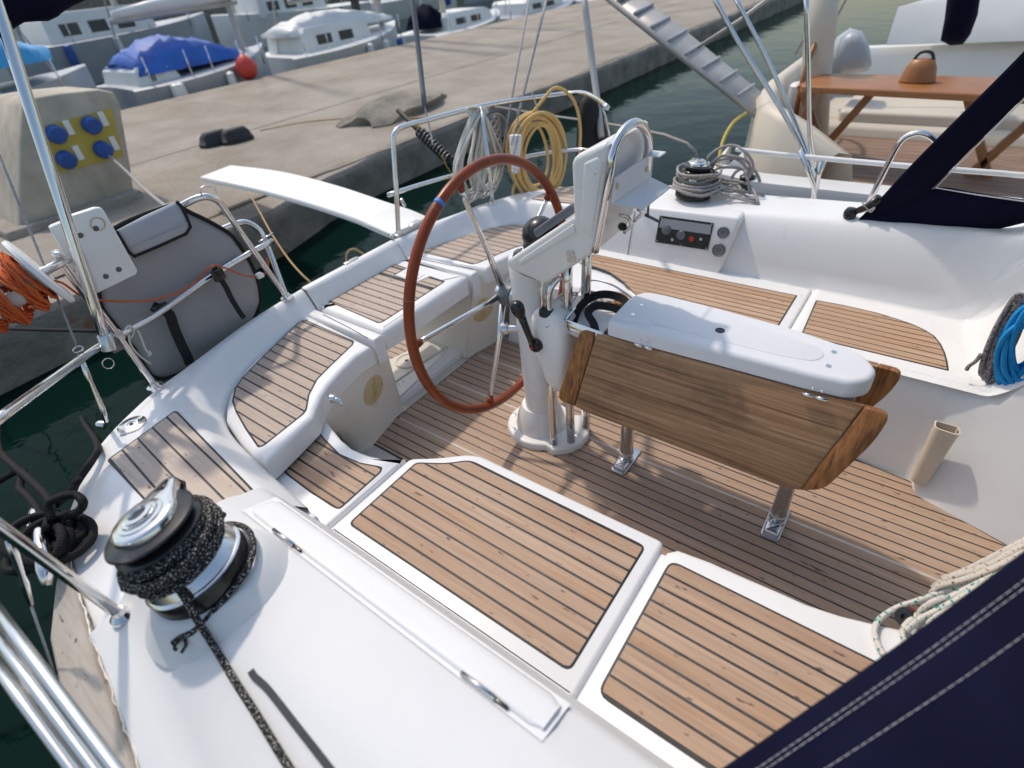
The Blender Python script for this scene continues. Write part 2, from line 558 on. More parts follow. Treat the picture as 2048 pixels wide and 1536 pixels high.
def fillet(poly, radii, n=4):
    """round the corners of a closed 2-D polygon"""
    out = []
    N = len(poly)
    for i in range(N):
        p = Vector(poly[i][:2])
        a = Vector(poly[i - 1][:2])
        c = Vector(poly[(i + 1) % N][:2])
        r = radii[i] if isinstance(radii, (list, tuple)) else radii
        if r <= 0:
            out.append(p)
            continue
        d1, d2 = (a - p), (c - p)
        l1, l2 = d1.length, d2.length
        k = min(r, l1 * 0.49, l2 * 0.49)
        s = p + d1 / l1 * k
        e = p + d2 / l2 * k
        for j in range(n + 1):
            t = j / n
            out.append((1 - t) ** 2 * s + 2 * t * (1 - t) * p + t * t * e)
    return [(v.x, v.y) for v in out]

def area2(poly):
    return sum(poly[i - 1][0] * poly[i][1] - poly[i][0] * poly[i - 1][1] for i in range(len(poly))) / 2

def inset(poly, d):
    if area2(poly) < 0:
        poly = poly[::-1]
    out = []
    N = len(poly)
    for i in range(N):
        p, a, c = Vector(poly[i][:2]), Vector(poly[i - 1][:2]), Vector(poly[(i + 1) % N][:2])
        d1 = (p - a)
        d2 = (c - p)
        if d1.length < 1e-7 or d2.length < 1e-7:
            continue
        n1 = Vector((-d1.y, d1.x)).normalized()
        n2 = Vector((-d2.y, d2.x)).normalized()
        b = (n1 + n2)
        if b.length < 1e-6:
            out.append((p.x, p.y))
            continue
        b = b / max(0.35, b.length_squared / 2)
        q = p + b * d
        out.append((q.x, q.y))
    return out

def slab(name, poly, z0, z1, mat, parent=None, bev=0.008, segs=3):
    """prism with a rounded top edge (2-D outline seen from above)"""
    if area2(poly) < 0:
        poly = poly[::-1]
    poly = [p[:2] for p in poly]
    n = len(poly)
    verts = [(x, y, z0) for x, y in poly]
    faces = []
    rows = 1
    for k in range(segs + 1):
        a = math.pi / 2 * k / segs
        d = bev * (1 - math.cos(a))
        z = z1 - bev + bev * math.sin(a)
        q = inset(poly, d) if d > 1e-6 else poly
        if len(q) != n:
            q = poly
        verts += [(x, y, z) for x, y in q]
        rows += 1
    for r in range(rows - 1):
        for i in range(n):
            j = (i + 1) % n
            faces.append((r * n + i, r * n + j, (r + 1) * n + j, (r + 1) * n + i))
    faces.append(tuple(range((rows - 1) * n, rows * n)))
    faces.append(tuple(reversed(range(n))))
    o = mk(name, verts, faces, mat, parent, True)
    sharpen(o, 50)
    return o

def sharpen(o, ang=40):
    bm = bmesh.new()
    bm.from_mesh(o.data)
    for e in bm.edges:
        if len(e.link_faces) == 2 and e.calc_face_angle(0) > math.radians(ang):
            e.smooth = False
    bm.to_mesh(o.data)
    bm.free()

def box(name, c, s, mat, parent=None, bev=0.003, rot=None, segs=2):
    bm = bmesh.new()
    bmesh.ops.create_cube(bm, size=1.0)
    bmesh.ops.scale(bm, vec=Vector(s), verts=bm.verts)
    if bev > 0:
        bmesh.ops.bevel(bm, geom=bm.edges[:], offset=bev, segments=segs, affect='EDGES', profile=0.5)
    if rot is not None:
        bmesh.ops.transform(bm, matrix=rot.to_4x4(), verts=bm.verts)
    bmesh.ops.translate(bm, vec=Vector(c), verts=bm.verts)
    return from_bm(name, bm, mat, parent)

def frame(z, x=(1, 0, 0)):
    """rotation whose Z axis is z and X axis near x"""
    z = Vector(z).normalized()
    x = Vector(x)
    x = (x - z * x.dot(z)).normalized()
    y = z.cross(x)
    return Matrix((x, y, z)).transposed()

def lathe(name, prof, c, mat, parent=None, segs=24, axis=(0, 0, 1), scale=(1, 1), ang=40):
    """profile of (radius, height) about an axis through c"""
    R = frame(axis, (1, 0, 0) if abs(Vector(axis).normalized().x) < 0.9 else (0, 1, 0))
    verts, faces = [], []
    n = len(prof)
    for k in range(segs):
        a = 2 * math.pi * k / segs
        for r, h in prof:
            verts.append(Vector(c) + R @ Vector((r * math.cos(a) * scale[0], r * math.sin(a) * scale[1], h)))
    for k in range(segs):
        k2 = (k + 1) % segs
        for i in range(n - 1):
            faces.append((k * n + i, k2 * n + i, k2 * n + i + 1, k * n + i + 1))
    if prof[0][0] > 1e-6:
        faces.append(tuple(k * n for k in reversed(range(segs))))
    if prof[-1][0] > 1e-6:
        faces.append(tuple(k * n + n - 1 for k in range(segs)))
    bm = bmesh.new()
    vs = [bm.verts.new(v) for v in verts]
    for f in faces:
        try:
            bm.faces.new([vs[i] for i in f])
        except ValueError:
            pass
    bmesh.ops.remove_doubles(bm, verts=bm.verts, dist=1e-6)
    return from_bm(name, bm, mat, parent, True, ang)

def loft(name, rows, mat, parent=None, closed=False, cap=False, ang=None):
    n = len(rows[0])
    verts = [Vector(v) for r in rows for v in r]
    faces = []
    for i in range(len(rows) - 1):
        for k in range(n if closed else n - 1):
            k2 = (k + 1) % n
            faces.append((i * n + k, i * n + k2, (i + 1) * n + k2, (i + 1) * n + k))
    if cap:
        faces.append(tuple(reversed(range(n))))
        faces.append(tuple((len(rows) - 1) * n + k for k in range(n)))
    o = mk(name, verts, faces, mat, parent, True)
    if ang:
        sharpen(o, ang)
    return o

def profile_extrude(name, prof, y0, y1, mat, parent=None, bev=0.01, segs=3):
    """(x, z) outline pushed along Y, with rounded edges"""
    bm = bmesh.new()
    a = [bm.verts.new((x, y0, z)) for x, z in prof]
    bm.faces.new(a)
    r = bmesh.ops.extrude_face_region(bm, geom=bm.faces[:])
    bmesh.ops.translate(bm, vec=(0, y1 - y0, 0), verts=[v for v in r['geom'] if isinstance(v, bmesh.types.BMVert)])
    bmesh.ops.recalc_face_normals(bm, faces=bm.faces)
    if bev:
        es = [e for e in bm.edges if len(e.link_faces) == 2 and e.calc_face_angle(0) > math.radians(18)]
        bmesh.ops.bevel(bm, geom=es, offset=bev, segments=segs, affect='EDGES', profile=0.5)
    return from_bm(name, bm, mat, parent, True, 35)

def intervals(poly, y):
    xs = []
    N = len(poly)
    for i in range(N):
        x1, y1 = poly[i - 1][:2]
        x2, y2 = poly[i][:2]
        if (y1 <= y < y2) or (y2 <= y < y1):
            xs.append(x1 + (y - y1) / (y2 - y1) * (x2 - x1))
    xs.sort()
    return [(xs[i], xs[i + 1]) for i in range(0, len(xs) - 1, 2)]

def teak_panel(name, poly, z, y0, pitch, mat, parent, gap=0.0065, rot=0.0, pivot=(0, 0), border=0.006, skip=(), proud=0.0012, butt=None):
    """a sheet of caulking with separate teak planks laid along X (turned by rot)"""
    ca, sa = math.cos(rot), math.sin(rot)
    fwd = lambda p: (pivot[0] + ca * (p[0] - pivot[0]) - sa * (p[1] - pivot[1]), pivot[1] + sa * (p[0] - pivot[0]) + ca * (p[1] - pivot[1]))
    inv = lambda p: (pivot[0] + ca * (p[0] - pivot[0]) + sa * (p[1] - pivot[1]), pivot[1] - sa * (p[0] - pivot[0]) + ca * (p[1] - pivot[1]))
    base = slab(name, poly, z - 0.004, z + 0.001, "caulking", parent, bev=0.0005, segs=1)
    lp = inset([inv(p) for p in poly], border)
    ys = [p[1] for p in lp]
    k0 = int(math.floor((min(ys) - y0) / pitch))
    k1 = int(math.ceil((max(ys) - y0) / pitch))
    for k in range(k0, k1):
        if k in skip:
            continue
        a = max(y0 + k * pitch + gap / 2, min(ys) + 1e-4)
        b = min(y0 + (k + 1) * pitch - gap / 2, max(ys) - 1e-4)
        if b - a < 0.004:
            continue
        S = 9 if (k <= k0 + 1 or k >= k1 - 2) else 5
        smp = [a + (b - a) * i / (S - 1) for i in range(S)]
        iv = [intervals(lp, y) for y in smp]
        cnt = max(1, len(iv[S // 2]))
        for c in range(cnt):
            left, right = [], []
            for y, q in zip(smp, iv):
                if len(q) == cnt and q[c][1] - q[c][0] > 0.006:
                    left.append((q[c][0], y))
                    right.append((q[c][1], y))
            if len(left) < 2:
                continue
            def emit(l, r):
                out = [fwd(p) for p in l + r[::-1]]
                if area2(out) < 0:
                    out = out[::-1]
                dz = rnd.uniform(0, 0.0006)
                n = len(out)
                top = inset(out, 0.0008)
                if len(top) != n:
                    top = out
                vs = [(x, y, z) for x, y in out] + [(x, y, z + proud + dz - 0.0007) for x, y in out] + [(x, y, z + proud + dz) for x, y in top]
                fs = [tuple(range(2 * n, 3 * n))]
                for rr in range(2):
                    for i in range(n):
                        j = (i + 1) % n
                        fs.append((rr * n + i, rr * n + j, (rr + 1) * n + j, (rr + 1) * n + i))
                mk("plank", vs, fs, mat, base, False)
            if butt and max(r[0] for r in right) - min(l[0] for l in left) > butt * 1.4:
                xm = min(l[0] for l in left) + rnd.uniform(0.35, 0.65) * (max(r[0] for r in right) - min(l[0] for l in left))
                emit(left, [(xm - 0.003, p[1]) for p in right])
                emit([(xm + 0.003, p[1]) for p in left], right)
            else:
                emit(left, right)
    return base

def mirror(pts):
    return [(p[0], 3.06 - p[1]) + tuple(p[2:]) for p in pts]

def lerp(a, b, t):
    return a + (b - a) * t

def smooth01(t):
    t = max(0.0, min(1.0, t))
    return t * t * (3 - 2 * t)

# ================================================================ the setting: water, quay, sky is the world
def grid_sheet(name, x0, x1, y0, y1, z, mat, n=2):
    vs = [(lerp(x0, x1, i / n), lerp(y0, y1, j / n), z) for i in range(n + 1) for j in range(n + 1)]
    fs = [(i * (n + 1) + j, i * (n + 1) + j + 1, (i + 1) * (n + 1) + j + 1, (i + 1) * (n + 1) + j) for i in range(n) for j in range(n)]
    o = mk(name, vs, fs, mat, None, False)
    o["kind"] = "structure"
    return o

ZW = -0.17          # water level; z = 0 is the cockpit sole
grid_sheet("water", -300, 120, -250, 300, ZW, "water", 4)

# quay: top slab with an uneven old edge, lower apron to port
ZQ = 0.22
edge = [(-4.35, -40), (-4.42, -8), (-4.40, -2), (-4.45, 0.5), (-4.44, 1.6), (-4.52, 2.4), (-4.75, 3.1), (-4.88, 3.9), (-4.95, 6), (-4.92, 9), (-5.0, 14), (-5.0, 24), (-5.1, 60)]
fine = []
for i in range(len(edge) - 1):
    L = math.hypot(edge[i + 1][0] - edge[i][0], edge[i + 1][1] - edge[i][1])
    n = max(1, min(60, int(L / 0.18)))
    for k in range(n):
        t = k / n
        fine.append((lerp(edge[i][0], edge[i + 1][0], t) + rnd.uniform(-0.012, 0.012), lerp(edge[i][1], edge[i + 1][1], t)))
fine.append(edge[-1])
rows = []
for x, y in fine:
    d = rnd.uniform(0.0, 0.012)
    rows.append([(x + 0.02, y, ZW - 0.8), (x + 0.012, y, ZQ - 0.14), (x - 0.005, y, ZQ - 0.04 - d), (x - 0.035, y, ZQ - d), (x - 0.3, y, ZQ), (x - 1.6, y, ZQ + 0.01), (-11.9, y, ZQ + 0.03), (-12.0, y, ZQ - 0.02), (-12.0, y, ZW - 0.8)])
q = QUAY = loft("quay", rows, "concrete", ang=50)
q["kind"] = "structure"
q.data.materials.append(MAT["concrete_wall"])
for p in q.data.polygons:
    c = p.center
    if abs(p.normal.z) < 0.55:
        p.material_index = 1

# ================================================================ our yacht: hull, deck and cockpit moulding
yacht = thing("sailing_yacht", "white sailing yacht with teak cockpit, moored stern to the quay, filling the foreground", "yacht", (-0.6, 1.53, ZW))
ZB, ZH, ZT, ZC = 0.405, 0.51, 0.60, 0.70

# deck outline, starboard quarter (outer edge, top of backrest wall, foot of the wall)
OUT = [(-1.225, -0.135), (-1.40, -0.11), (-1.60, -0.07), (-1.75, -0.03), (-1.86, 0.04), (-1.965, 0.11), (-2.045, 0.21), (-2.10, 0.315), (-2.15, 0.43), (-2.185, 0.59), (-2.232, 0.86), (-2.285, 1.222)]
TOP = [(-1.225, 0.345), (-1.45, 0.362), (-1.678, 0.400), (-1.840, 0.420), (-1.94, 0.455), (-2.015, 0.512), (-2.07, 0.582), (-2.115, 0.66), (-2.158, 0.76), (-2.194, 0.88), (-2.224, 1.01), (-2.260, 1.222)]
BAS = [(-1.225, 0.43), (-1.45, 0.450), (-1.686, 0.478), (-1.845, 0.516), (-1.918, 0.562), (-1.975, 0.612), (-2.022, 0.667), (-2.062, 0.727), (-2.098, 0.803), (-2.126, 0.912), (-2.158, 1.033), (-2.196, 1.222)]

def quarter(mir):
    rows = []
    o_, t_, b_ = catmull([(*p, 0) for p in OUT], 3), catmull([(*p, 0) for p in TOP], 3), catmull([(*p, 0) for p in BAS], 3)
    for o, t, b in zip(o_, t_, b_):
        d = (o - t)
        L = d.length
        d = d / L
        out = min(1.0, max(0.0, (0.42 - L) / 0.3))          # narrow rim aft, wide deck with a slope forward
        drop = 0.035 * (1 - out)
        row = [(o.x, o.y, ZT - 0.06 - drop), (o.x, o.y, ZT - 0.012 - drop)]
        a = o - d * 0.012
        row.append((a.x, a.y, ZT - drop))
        a = o - d * min(0.085, 0.3 * L)
        row.append((a.x, a.y, ZT - drop * 0.93))
        a = o - d * min(0.15, 0.5 * L)
        row.append((a.x, a.y, ZT - drop * 0.25))
        a = o - d * min(0.19, 0.6 * L)
        row.append((a.x, a.y, ZT))
        a = t + d * min(0.03, L * 0.35)
        row.append((a.x, a.y, ZT))
        row.append((t.x, t.y, ZT - 0.003))
        for u, z in ((0.16, ZT - 0.010), (0.36, ZT - 0.030), (0.62, ZT - 0.058), (0.85, ZT - 0.084), (1.0, ZT - 0.1)):
            p = t.lerp(b, u)
            row.append((p.x, p.y, z))
        row.append((b.x, b.y, 0.36))
        rows.append(mirror(row) if mir else row)
    loft("stern_deck", rows, "gelcoat", yacht, ang=60)

quarter(False)
quarter(True)

# starboard coaming and side deck
def stb_section(x):
    e = -0.135 + (-0.16 * (x + 1.225) if x > -1.225 else 0)      # outer deck edge runs out going forward
    s = e + 0.075
    return [(0.447, 0.385), (0.441, 0.43), (0.422, 0.48), (0.396, 0.545), (0.372, 0.605), (0.360, 0.634), (0.349, 0.650), (0.336, 0.660), (0.300, 0.673), (0.268, 0.692),
            (0.245, 0.699), (0.17, 0.706), (0.10, 0.708), (0.05, 0.703), (0.012, 0.690), (min(-0.012, s + 0.06), 0.665), (min(-0.03, s + 0.035), 0.643), (min(-0.05, s + 0.01), 0.63),
            (s - 0.02, 0.618), (e + 0.012, 0.61), (e, 0.60), (e - 0.004, 0.55)]

rows = []
for x, drop in ((-1.262, 0.13), (-1.256, 0.075), (-1.245, 0.035), (-1.23, 0.012), (-1.21, 0.0), (-1.1, 0), (-0.9, 0), (-0.7, 0), (-0.5, 0), (-0.3, 0), (-0.1, 0), (0.1, 0), (0.3, 0), (0.6, 0), (1.1, 0)):
    rows.append([(x, y, max(z - drop * smooth01((z - 0.55) / 0.12), min(z, ZT - 0.02 if drop > 0.1 else z))) for y, z in stb_section(max(x, -1.225))])
COAM = loft("coaming", rows, "deck_nonskid", yacht, cap=True, ang=70)
# weathered toe rail and its bead of sealant along the deck edge
rail_rows = []
bead = []
for x in [-1.62, -1.55, -1.4, -1.2, -1.0, -0.8, -0.5, -0.2, 0.2, 0.6, 1.1]:
    e = -0.135 - 0.16 * (x + 1.225)
    w = 0.085 * smooth01((x + 1.66) / 0.2)
    z = 0.600
    if x < -1.225:
        e = {-1.62: -0.066, -1.55: -0.082, -1.4: -0.112}[x]
        z = 0.566
    rail_rows.append([(x, e + 0.002, z - 0.05), (x, e + 0.002, z + 0.004), (x, e - 0.006, z + 0.012), (x, e - w * 0.9, z - 0.012), (x, e - w, z - 0.022), (x, e - w * 0.99, z - 0.07), (x, e - w * 0.7, z - 0.10)])
    bead.append((x, e + 0.005, z + 0.006))
loft("toe_rail", rail_rows, "toerail_teak", yacht, ang=50)
bead = [Vector(p) + Vector((0, rnd.uniform(-0.003, 0.003), 0)) for p in catmull(bead, 14)]
tube("sealant_bead", bead, [rnd.uniform(0.0012, 0.0032) for _ in bead], "sealant", yacht, 6)

# hull sides and transom under the deck edge
edge_pts = [(4.0, -0.70), (1.1, -0.52), (0.2, -0.45), (-0.5, -0.335), (-1.0, -0.256)] + [(x, y) for x, y in OUT[1:]]
for mir in (False, True):
  rows = []
  for x, y in edge_pts:
      cx = x * 0.94 + 0.02 if x < -1.5 else x
      r = [(x, y, 0.545), (lerp(x, cx, 0.3), lerp(y, 1.53, 0.015), 0.40), (cx, lerp(y, 1.53, 0.06), 0.0), (cx + 0.05, lerp(y, 1.53, 0.16), -0.5)]
      rows.append(mirror(r) if mir else r)
  loft("hull", rows, "gelcoat", yacht)

# cockpit lining below the seats
slab("bench_base", fillet([(-1.70, 0.36), (0.9, 0.36), (0.9, 1.0), (0.2, 0.985), (-0.30, 0.925), (-1.0, 0.915), (-1.19, 0.785), (-1.42, 0.725), (-1.60, 0.765), (-1.70, 0.72)], 0.0), -0.02, 0.388, "gelcoat", yacht, 0.01)

# lids of the starboard bench
LID1 = fillet([(-1.186, 0.441), (-0.302, 0.441), (-0.302, 0.953), (-1.005, 0.945), (-1.09, 0.868), (-1.186, 0.805)], [0.012, 0.012, 0.02, 0.07, 0.05, 0.02], 4)
lid1 = slab("bench_lid", LID1, 0.33, ZB, "gelcoat", yacht, 0.014)
TK1 = fillet([(-1.150, 0.492), (-0.339, 0.492), (-0.339, 0.909), (-0.995, 0.909), (-1.05, 0.855), (-1.150, 0.80)], [0.022, 0.022, 0.022, 0.03, 0.05, 0.015], 4)
teak_panel("teak_inlay", TK1, ZB, 0.5395, 0.04535, "teak_bench", yacht)
E2 = [(-0.2863, 0.9505, 0.405), (-0.175, 0.96, 0.405), (-0.08196, 0.9634, 0.405), (0.005205, 0.9681, 0.405), (0.06941, 0.9703, 0.405), (0.1421, 0.9829, 0.405), (0.2022, 1.001, 0.405), (0.2937, 1.031, 0.405)]
LID2 = [(-0.284, 0.441)] + [(0.9, 0.441), (0.9, 1.02), (0.5, 1.045)] + [p[:2] for p in E2[::-1]]
LID2[-1] = (-0.262, 0.949)
LID2.append((-0.284, 0.925))
slab("bench_lid", LID2, 0.33, ZB, "gelcoat", yacht, 0.014)
TK2 = fillet([(-0.2635, 0.485), (0.9, 0.485), (0.9, 0.905), (-0.2655, 0.905)], [0.03, 0.0, 0.0, 0.03], 4)
teak_panel("teak_inlay", TK2, ZB, 0.5395, 0.04535, "teak_bench", yacht)
L0 = [(-1.66, 0.4671, 0.405), (-1.67, 0.7593, 0.405), (-1.636, 0.7822, 0.405), (-1.56, 0.7605, 0.405), (-1.48, 0.7383, 0.405), (-1.406, 0.7281, 0.405), (-1.307, 0.7382, 0.405), (-1.206, 0.7765, 0.405)]
LID0 = [p[:2] for p in L0] + [(-1.2, 0.795), (-1.2, 0.436), (-1.30, 0.436), (-1.45, 0.440), (-1.60, 0.455)]
slab("bench_lid", LID0, 0.33, ZB, "gelcoat", yacht, 0.014)
TK0 = fillet([p[:2] for p in [(-1.626, 0.528, 0.405), (-1.646, 0.7197, 0.405), (-1.608, 0.726, 0.405), (-1.534, 0.7062, 0.405), (-1.421, 0.684, 0.405), (-1.323, 0.694, 0.405), (-1.235, 0.7225, 0.405), (-1.222, 0.7006, 0.405), (-1.218, 0.5159, 0.405), (-1.24, 0.5092, 0.405), (-1.365, 0.5082, 0.405), (-1.501, 0.5143, 0.405)]], [0.012, 0.02, 0.01, 0, 0, 0, 0.012, 0.01, 0.012, 0.01, 0, 0])
teak_panel("teak_inlay", TK0, ZB, 0.5395, 0.0464, "teak_bench", yacht)

# helm seats on either side
HB = [p for p in BAS[2:]]
FRONT = [p[:2] for p in [(-1.711, 1.133, 0.51), (-1.712, 1.049, 0.51), (-1.691, 0.9572, 0.51), (-1.661, 0.8661, 0.51), (-1.63, 0.8025, 0.51), (-1.592, 0.7498, 0.51), (-1.555, 0.7072, 0.51), (-1.538, 0.6371, 0.51), (-1.516, 0.5375, 0.51), (-1.503, 0.466, 0.51)]]
SEAT = [(-1.60, 0.472)] + [(x + 0.004, y + 0.006) for x, y in HB[:-1]] + [(-2.205, 1.150), (-2.19, 1.168)] + FRONT
STEAK = fillet([p[:2] for p in [(-1.587, 0.4976, 0.51), (-1.719, 0.5302, 0.51), (-1.84, 0.5663, 0.51), (-1.912, 0.5952, 0.51), (-1.978, 0.646, 0.51), (-2.021, 0.7068, 0.51), (-2.087, 0.8595, 0.51), (-2.179, 1.108, 0.51), (-2.17, 1.132, 0.51), (-1.808, 1.124, 0.51), (-1.789, 1.099, 0.51), (-1.752, 0.9547, 0.51), (-1.724, 0.8594, 0.51), (-1.67, 0.7792, 0.51), (-1.606, 0.719, 0.51), (-1.594, 0.6968, 0.51), (-1.577, 0.5149, 0.51)]], [0.01] + [0] * 7 + [0.01, 0.012, 0.008, 0, 0, 0, 0.0, 0.01, 0.01])
SURR = [(-1.735, 1.168), (-2.21, 1.168), (-2.215, 1.222), (-1.735, 1.222)]
PIL_TOP = [(-1.733, 1.222), (-1.733, 1.14)] + FRONT[1:7]
PIL_BAS = [(-1.817, 1.277, 0), (-1.813, 1.244, 0), (-1.787, 1.123, 0), (-1.763, 1.025, 0), (-1.779, 0.9602, 0), (-1.813, 0.9211, 0), (-1.86, 0.9309, 2.22e-16), (-1.909, 0.9409, 0)]
PILLARS = []
for mir in (False, True):
    mm = mirror if mir else (lambda p: list(p))
    slab("helm_seat", mm(SEAT), 0.42, ZH, "gelcoat", yacht, 0.022, 5)
    slab("helm_seat_surround", mm(SURR), 0.0 + 0.38, ZH + 0.001, "gelcoat", yacht, 0.012)
    if not mir:
        teak_panel("teak_inlay", STEAK, ZH, 1.2045 - 0.0452 * 0, 0.0452, "teak_pale", yacht)
    else:
        teak_panel("teak_inlay", mm(STEAK), ZH, 3.06 - 1.2045, 0.0452, "teak_pale", yacht)
    rows = []
    for (tx, ty), b in zip(PIL_TOP, PIL_BAS):
        r = []
        for u in (0.0, 0.08, 0.5, 0.86, 0.95, 1.0):
            z = lerp(0.47, -0.01, u)
            k = smooth01(u)
            flare = 0.0 if u < 0.8 else (u - 0.8) / 0.2 * 0.012
            r.append((lerp(tx, b[0], k) + flare - (0.02 if u == 0 else 0.004), lerp(ty, b[1], k), z))
        rows.append(mm(r))
    PILLARS.append(loft("pillar", rows, "gelcoat_cream", yacht))
    # inboard cheek beside the walk-through
    p = PIL_BAS[0]
    loft("pillar_cheek", [mm([(-1.737, 1.2225, 0.47), (lerp(-1.737, p[0], 0.5), lerp(1.2225, p[1], 0.5), 0.23), (p[0], p[1], -0.01)]),
                          mm([(-2.24, 1.2225, 0.47), (-2.25, 1.245, 0.23), (-2.26, p[1], -0.01)])], "gelcoat_cream", yacht)

# removable centre seat that closes the walk-through, with its upstand
CS = fillet([(-1.742, 1.232), (-1.742, 1.828), (-2.20, 1.828), (-2.20, 1.232)], [0.03, 0.03, 0.01, 0.01])
slab("centre_seat", CS, 0.415, ZH + 0.004, "gelcoat", yacht, 0.03, 5)
CT = fillet([p[:2] for p in [(-2.201, 1.296, 0.514), (-2.192, 1.747, 0.514), (-2.099, 1.742, 0.514), (-2.1, 1.654, 0.514), (-1.942, 1.641, 0.514), (-1.92, 1.729, 0.514), (-1.806, 1.72, 0.514), (-1.805, 1.292, 0.514), (-1.814, 1.273, 0.514)]], [0.012, 0.008, 0.004, 0.004, 0.004, 0.004, 0.01, 0.01, 0.01], 3)
teak_panel("teak_inlay", CT, ZH + 0.004, 1.53, 0.0452, "teak_pale", yacht)
rows = []
for y in (1.229, 1.236, 1.4, 1.6, 1.824, 1.831):
    g = 0.006 if y in (1.229, 1.831) else 0.0
    rows.append([(-2.19 - g, y, ZH - 0.02), (-2.198 - g, y, ZH + 0.012), (-2.209 - g, y, ZH + 0.035), (-2.232 - g, y, ZT - 0.012 - g), (-2.243, y, ZT + 0.004 - g), (-2.278, y, ZT + 0.004 - g), (-2.288 + g, y, ZT - 0.006 - g), (-2.290 + g, y, 0.40)])
loft("gate_upstand", rows, "gelcoat", yacht, ang=70)
rc = (-2.029, 1.701, 0.514)
slab("hand_hold", fillet([p[:2] for p in [(-2.097, 1.662, 0.514), (-2.088, 1.735, 0.514), (-1.954, 1.731, 0.514), (-1.954, 1.653, 0.514)]], 0.01), ZH - 0.02, ZH + 0.0075, "gelcoat", yacht, 0.003)
slab("hand_hold_well", fillet([p[:2] for p in [(-2.072, 1.674, 0.514), (-2.071, 1.724, 0.514), (-1.976, 1.721, 0.514), (-1.978, 1.671, 0.514)]], 0.008), ZH + 0.004, ZH + 0.0082, "gelcoat_cream", yacht, 0.0004, 1)
latch = (-2.277, 1.54, 0.606)
box("gate_latch", latch, (0.02, 0.09, 0.012), "stainless", yacht, 0.003)

# floor of the walk-through: teak, lid with inspection plate, step board
slab("walkthrough_floor", [(-2.32, 1.2), (-1.86, 1.2), (-1.86, 1.86), (-2.32, 1.86)], -0.05, -0.004, "gelcoat_cream", yacht, 0.003)
teak_panel("teak_inlay", [(-2.30, 1.24), (-2.06, 1.24), (-2.06, 1.84), (-2.30, 1.84)], -0.003, 1.53, 0.0443, "teak_pale", yacht)
LIDW = [p[:2] for p in [(-2.173, 1.508, 0.03), (-2.106, 1.785, 0.03), (-1.961, 1.804, 0.03), (-1.984, 1.38, 0.03)]]
slab("floor_lid", fillet(LIDW, 0.008), -0.003, 0.03, "gelcoat_cream", yacht, 0.006)
c = (-2.062, 1.566, 0.032)
lathe("inspection_plate", [(0.0, 0.004), (0.052, 0.004), (0.058, 0.003), (0.060, 0.0065), (0.068, 0.0065), (0.072, 0.0)], c, "gelcoat_cream", yacht, 32)
lathe("finger_hole", [(0.0, 0.0055), (0.009, 0.0055), (0.010, 0.0)], (-2.067, 1.563, 0.032), "black_plastic", yacht, 12)
BRD = [p[:2] for p in [(-1.98, 1.372, 0.03), (-1.952, 1.838, 0.03), (-1.858, 1.826, 0.03), (-1.86, 1.303, 0.03)]]
board = slab("step_board", fillet(BRD, 0.01), -0.01, 0.03, "gelcoat", yacht, 0.008)
for px in [(-1.948, 1.364, 0.031), (-1.953, 1.391, 0.031), (-1.949, 1.418, 0.031), (-1.937, 1.713, 0.031), (-1.941, 1.739, 0.031), (-1.943, 1.767, 0.031)]:
    lathe("drain_hole", [(0, 0.0006), (0.0032, 0.0006), (0.004, 0)], px, "black_plastic", board, 10)

# teak cockpit sole: planks between two pale seams
SOLE = [(-1.80, 1.0), (0.95, 1.0), (0.95, 1.76), (0.60, 1.845), (0.325, 1.94), (0.30, 2.0), (0.0, 2.035), (-1.0, 2.05), (-1.80, 2.05)]
slab("sole", [(-2.0, 0.9), (1.1, 0.9), (1.1, 2.2), (-2.0, 2.2)], -0.06, -0.006, "gelcoat_cream", yacht, 0.002, 1)
p_ = [(-1.759, 1.015, 0), (-1.774, 1.077, 0), (-1.808, 1.247, 0), (-1.797, 1.289, 0)]
SOLE[0] = (-1.775, 1.02)
SOLE.insert(0, (-1.80, 1.20))
SOLE[-1] = (-1.80, 2.04)
teak_panel("teak_inlay", SOLE, -0.0012, 1.5285, 0.0443, "teak_sole", yacht, gap=0.0055)
for y in (1.5285 + 0.0443, 1.5285 - 0.0443 * 7, 1.5285 + 0.0443 * 7):
    xe = 0.92 if 1.5 < y < 1.6 else -1.05
    slab("pale_seam", [(-1.78, y - 0.005), (xe, y - 0.005), (xe, y + 0.005), (-1.78, y + 0.005)], -0.003, 0.0012, "seam_white", yacht, 0.0006, 1)

# port bench: lids, inlays and its front
PL1 = [p[:2] for p in [(-1.468, 2.402, 0.405), (-1.403, 2.399, 0.405), (-1.309, 2.397, 0.405), (-1.21, 2.367, 0.405), (-1.1, 2.304, 0.405), (-1.001, 2.215, 0.405)]]
LIDP1 = [(-1.42, 2.612), (-0.302, 2.612), (-0.302, 2.107)] + [(-0.9, 2.107), (-0.985, 2.12)] + PL1[::-1][1:]
slab("bench_lid", LIDP1, 0.33, ZB, "gelcoat", yacht, 0.014)
PT = [p[:2] for p in [(-1.418, 2.371, 0.405), (-1.325, 2.37, 0.405), (-1.225, 2.347, 0.405), (-1.12, 2.288, 0.405), (-1.02, 2.205, 0.405)]]
TKP1 = [(-1.41, 2.505), (-0.345, 2.518), (-0.345, 2.15), (-0.93, 2.15)] + PT[::-1]
teak_panel("teak_inlay", TKP1, ZB, 2.515 - 0.0373 * 20, 0.0373, "teak_port", yacht, gap=0.0048)
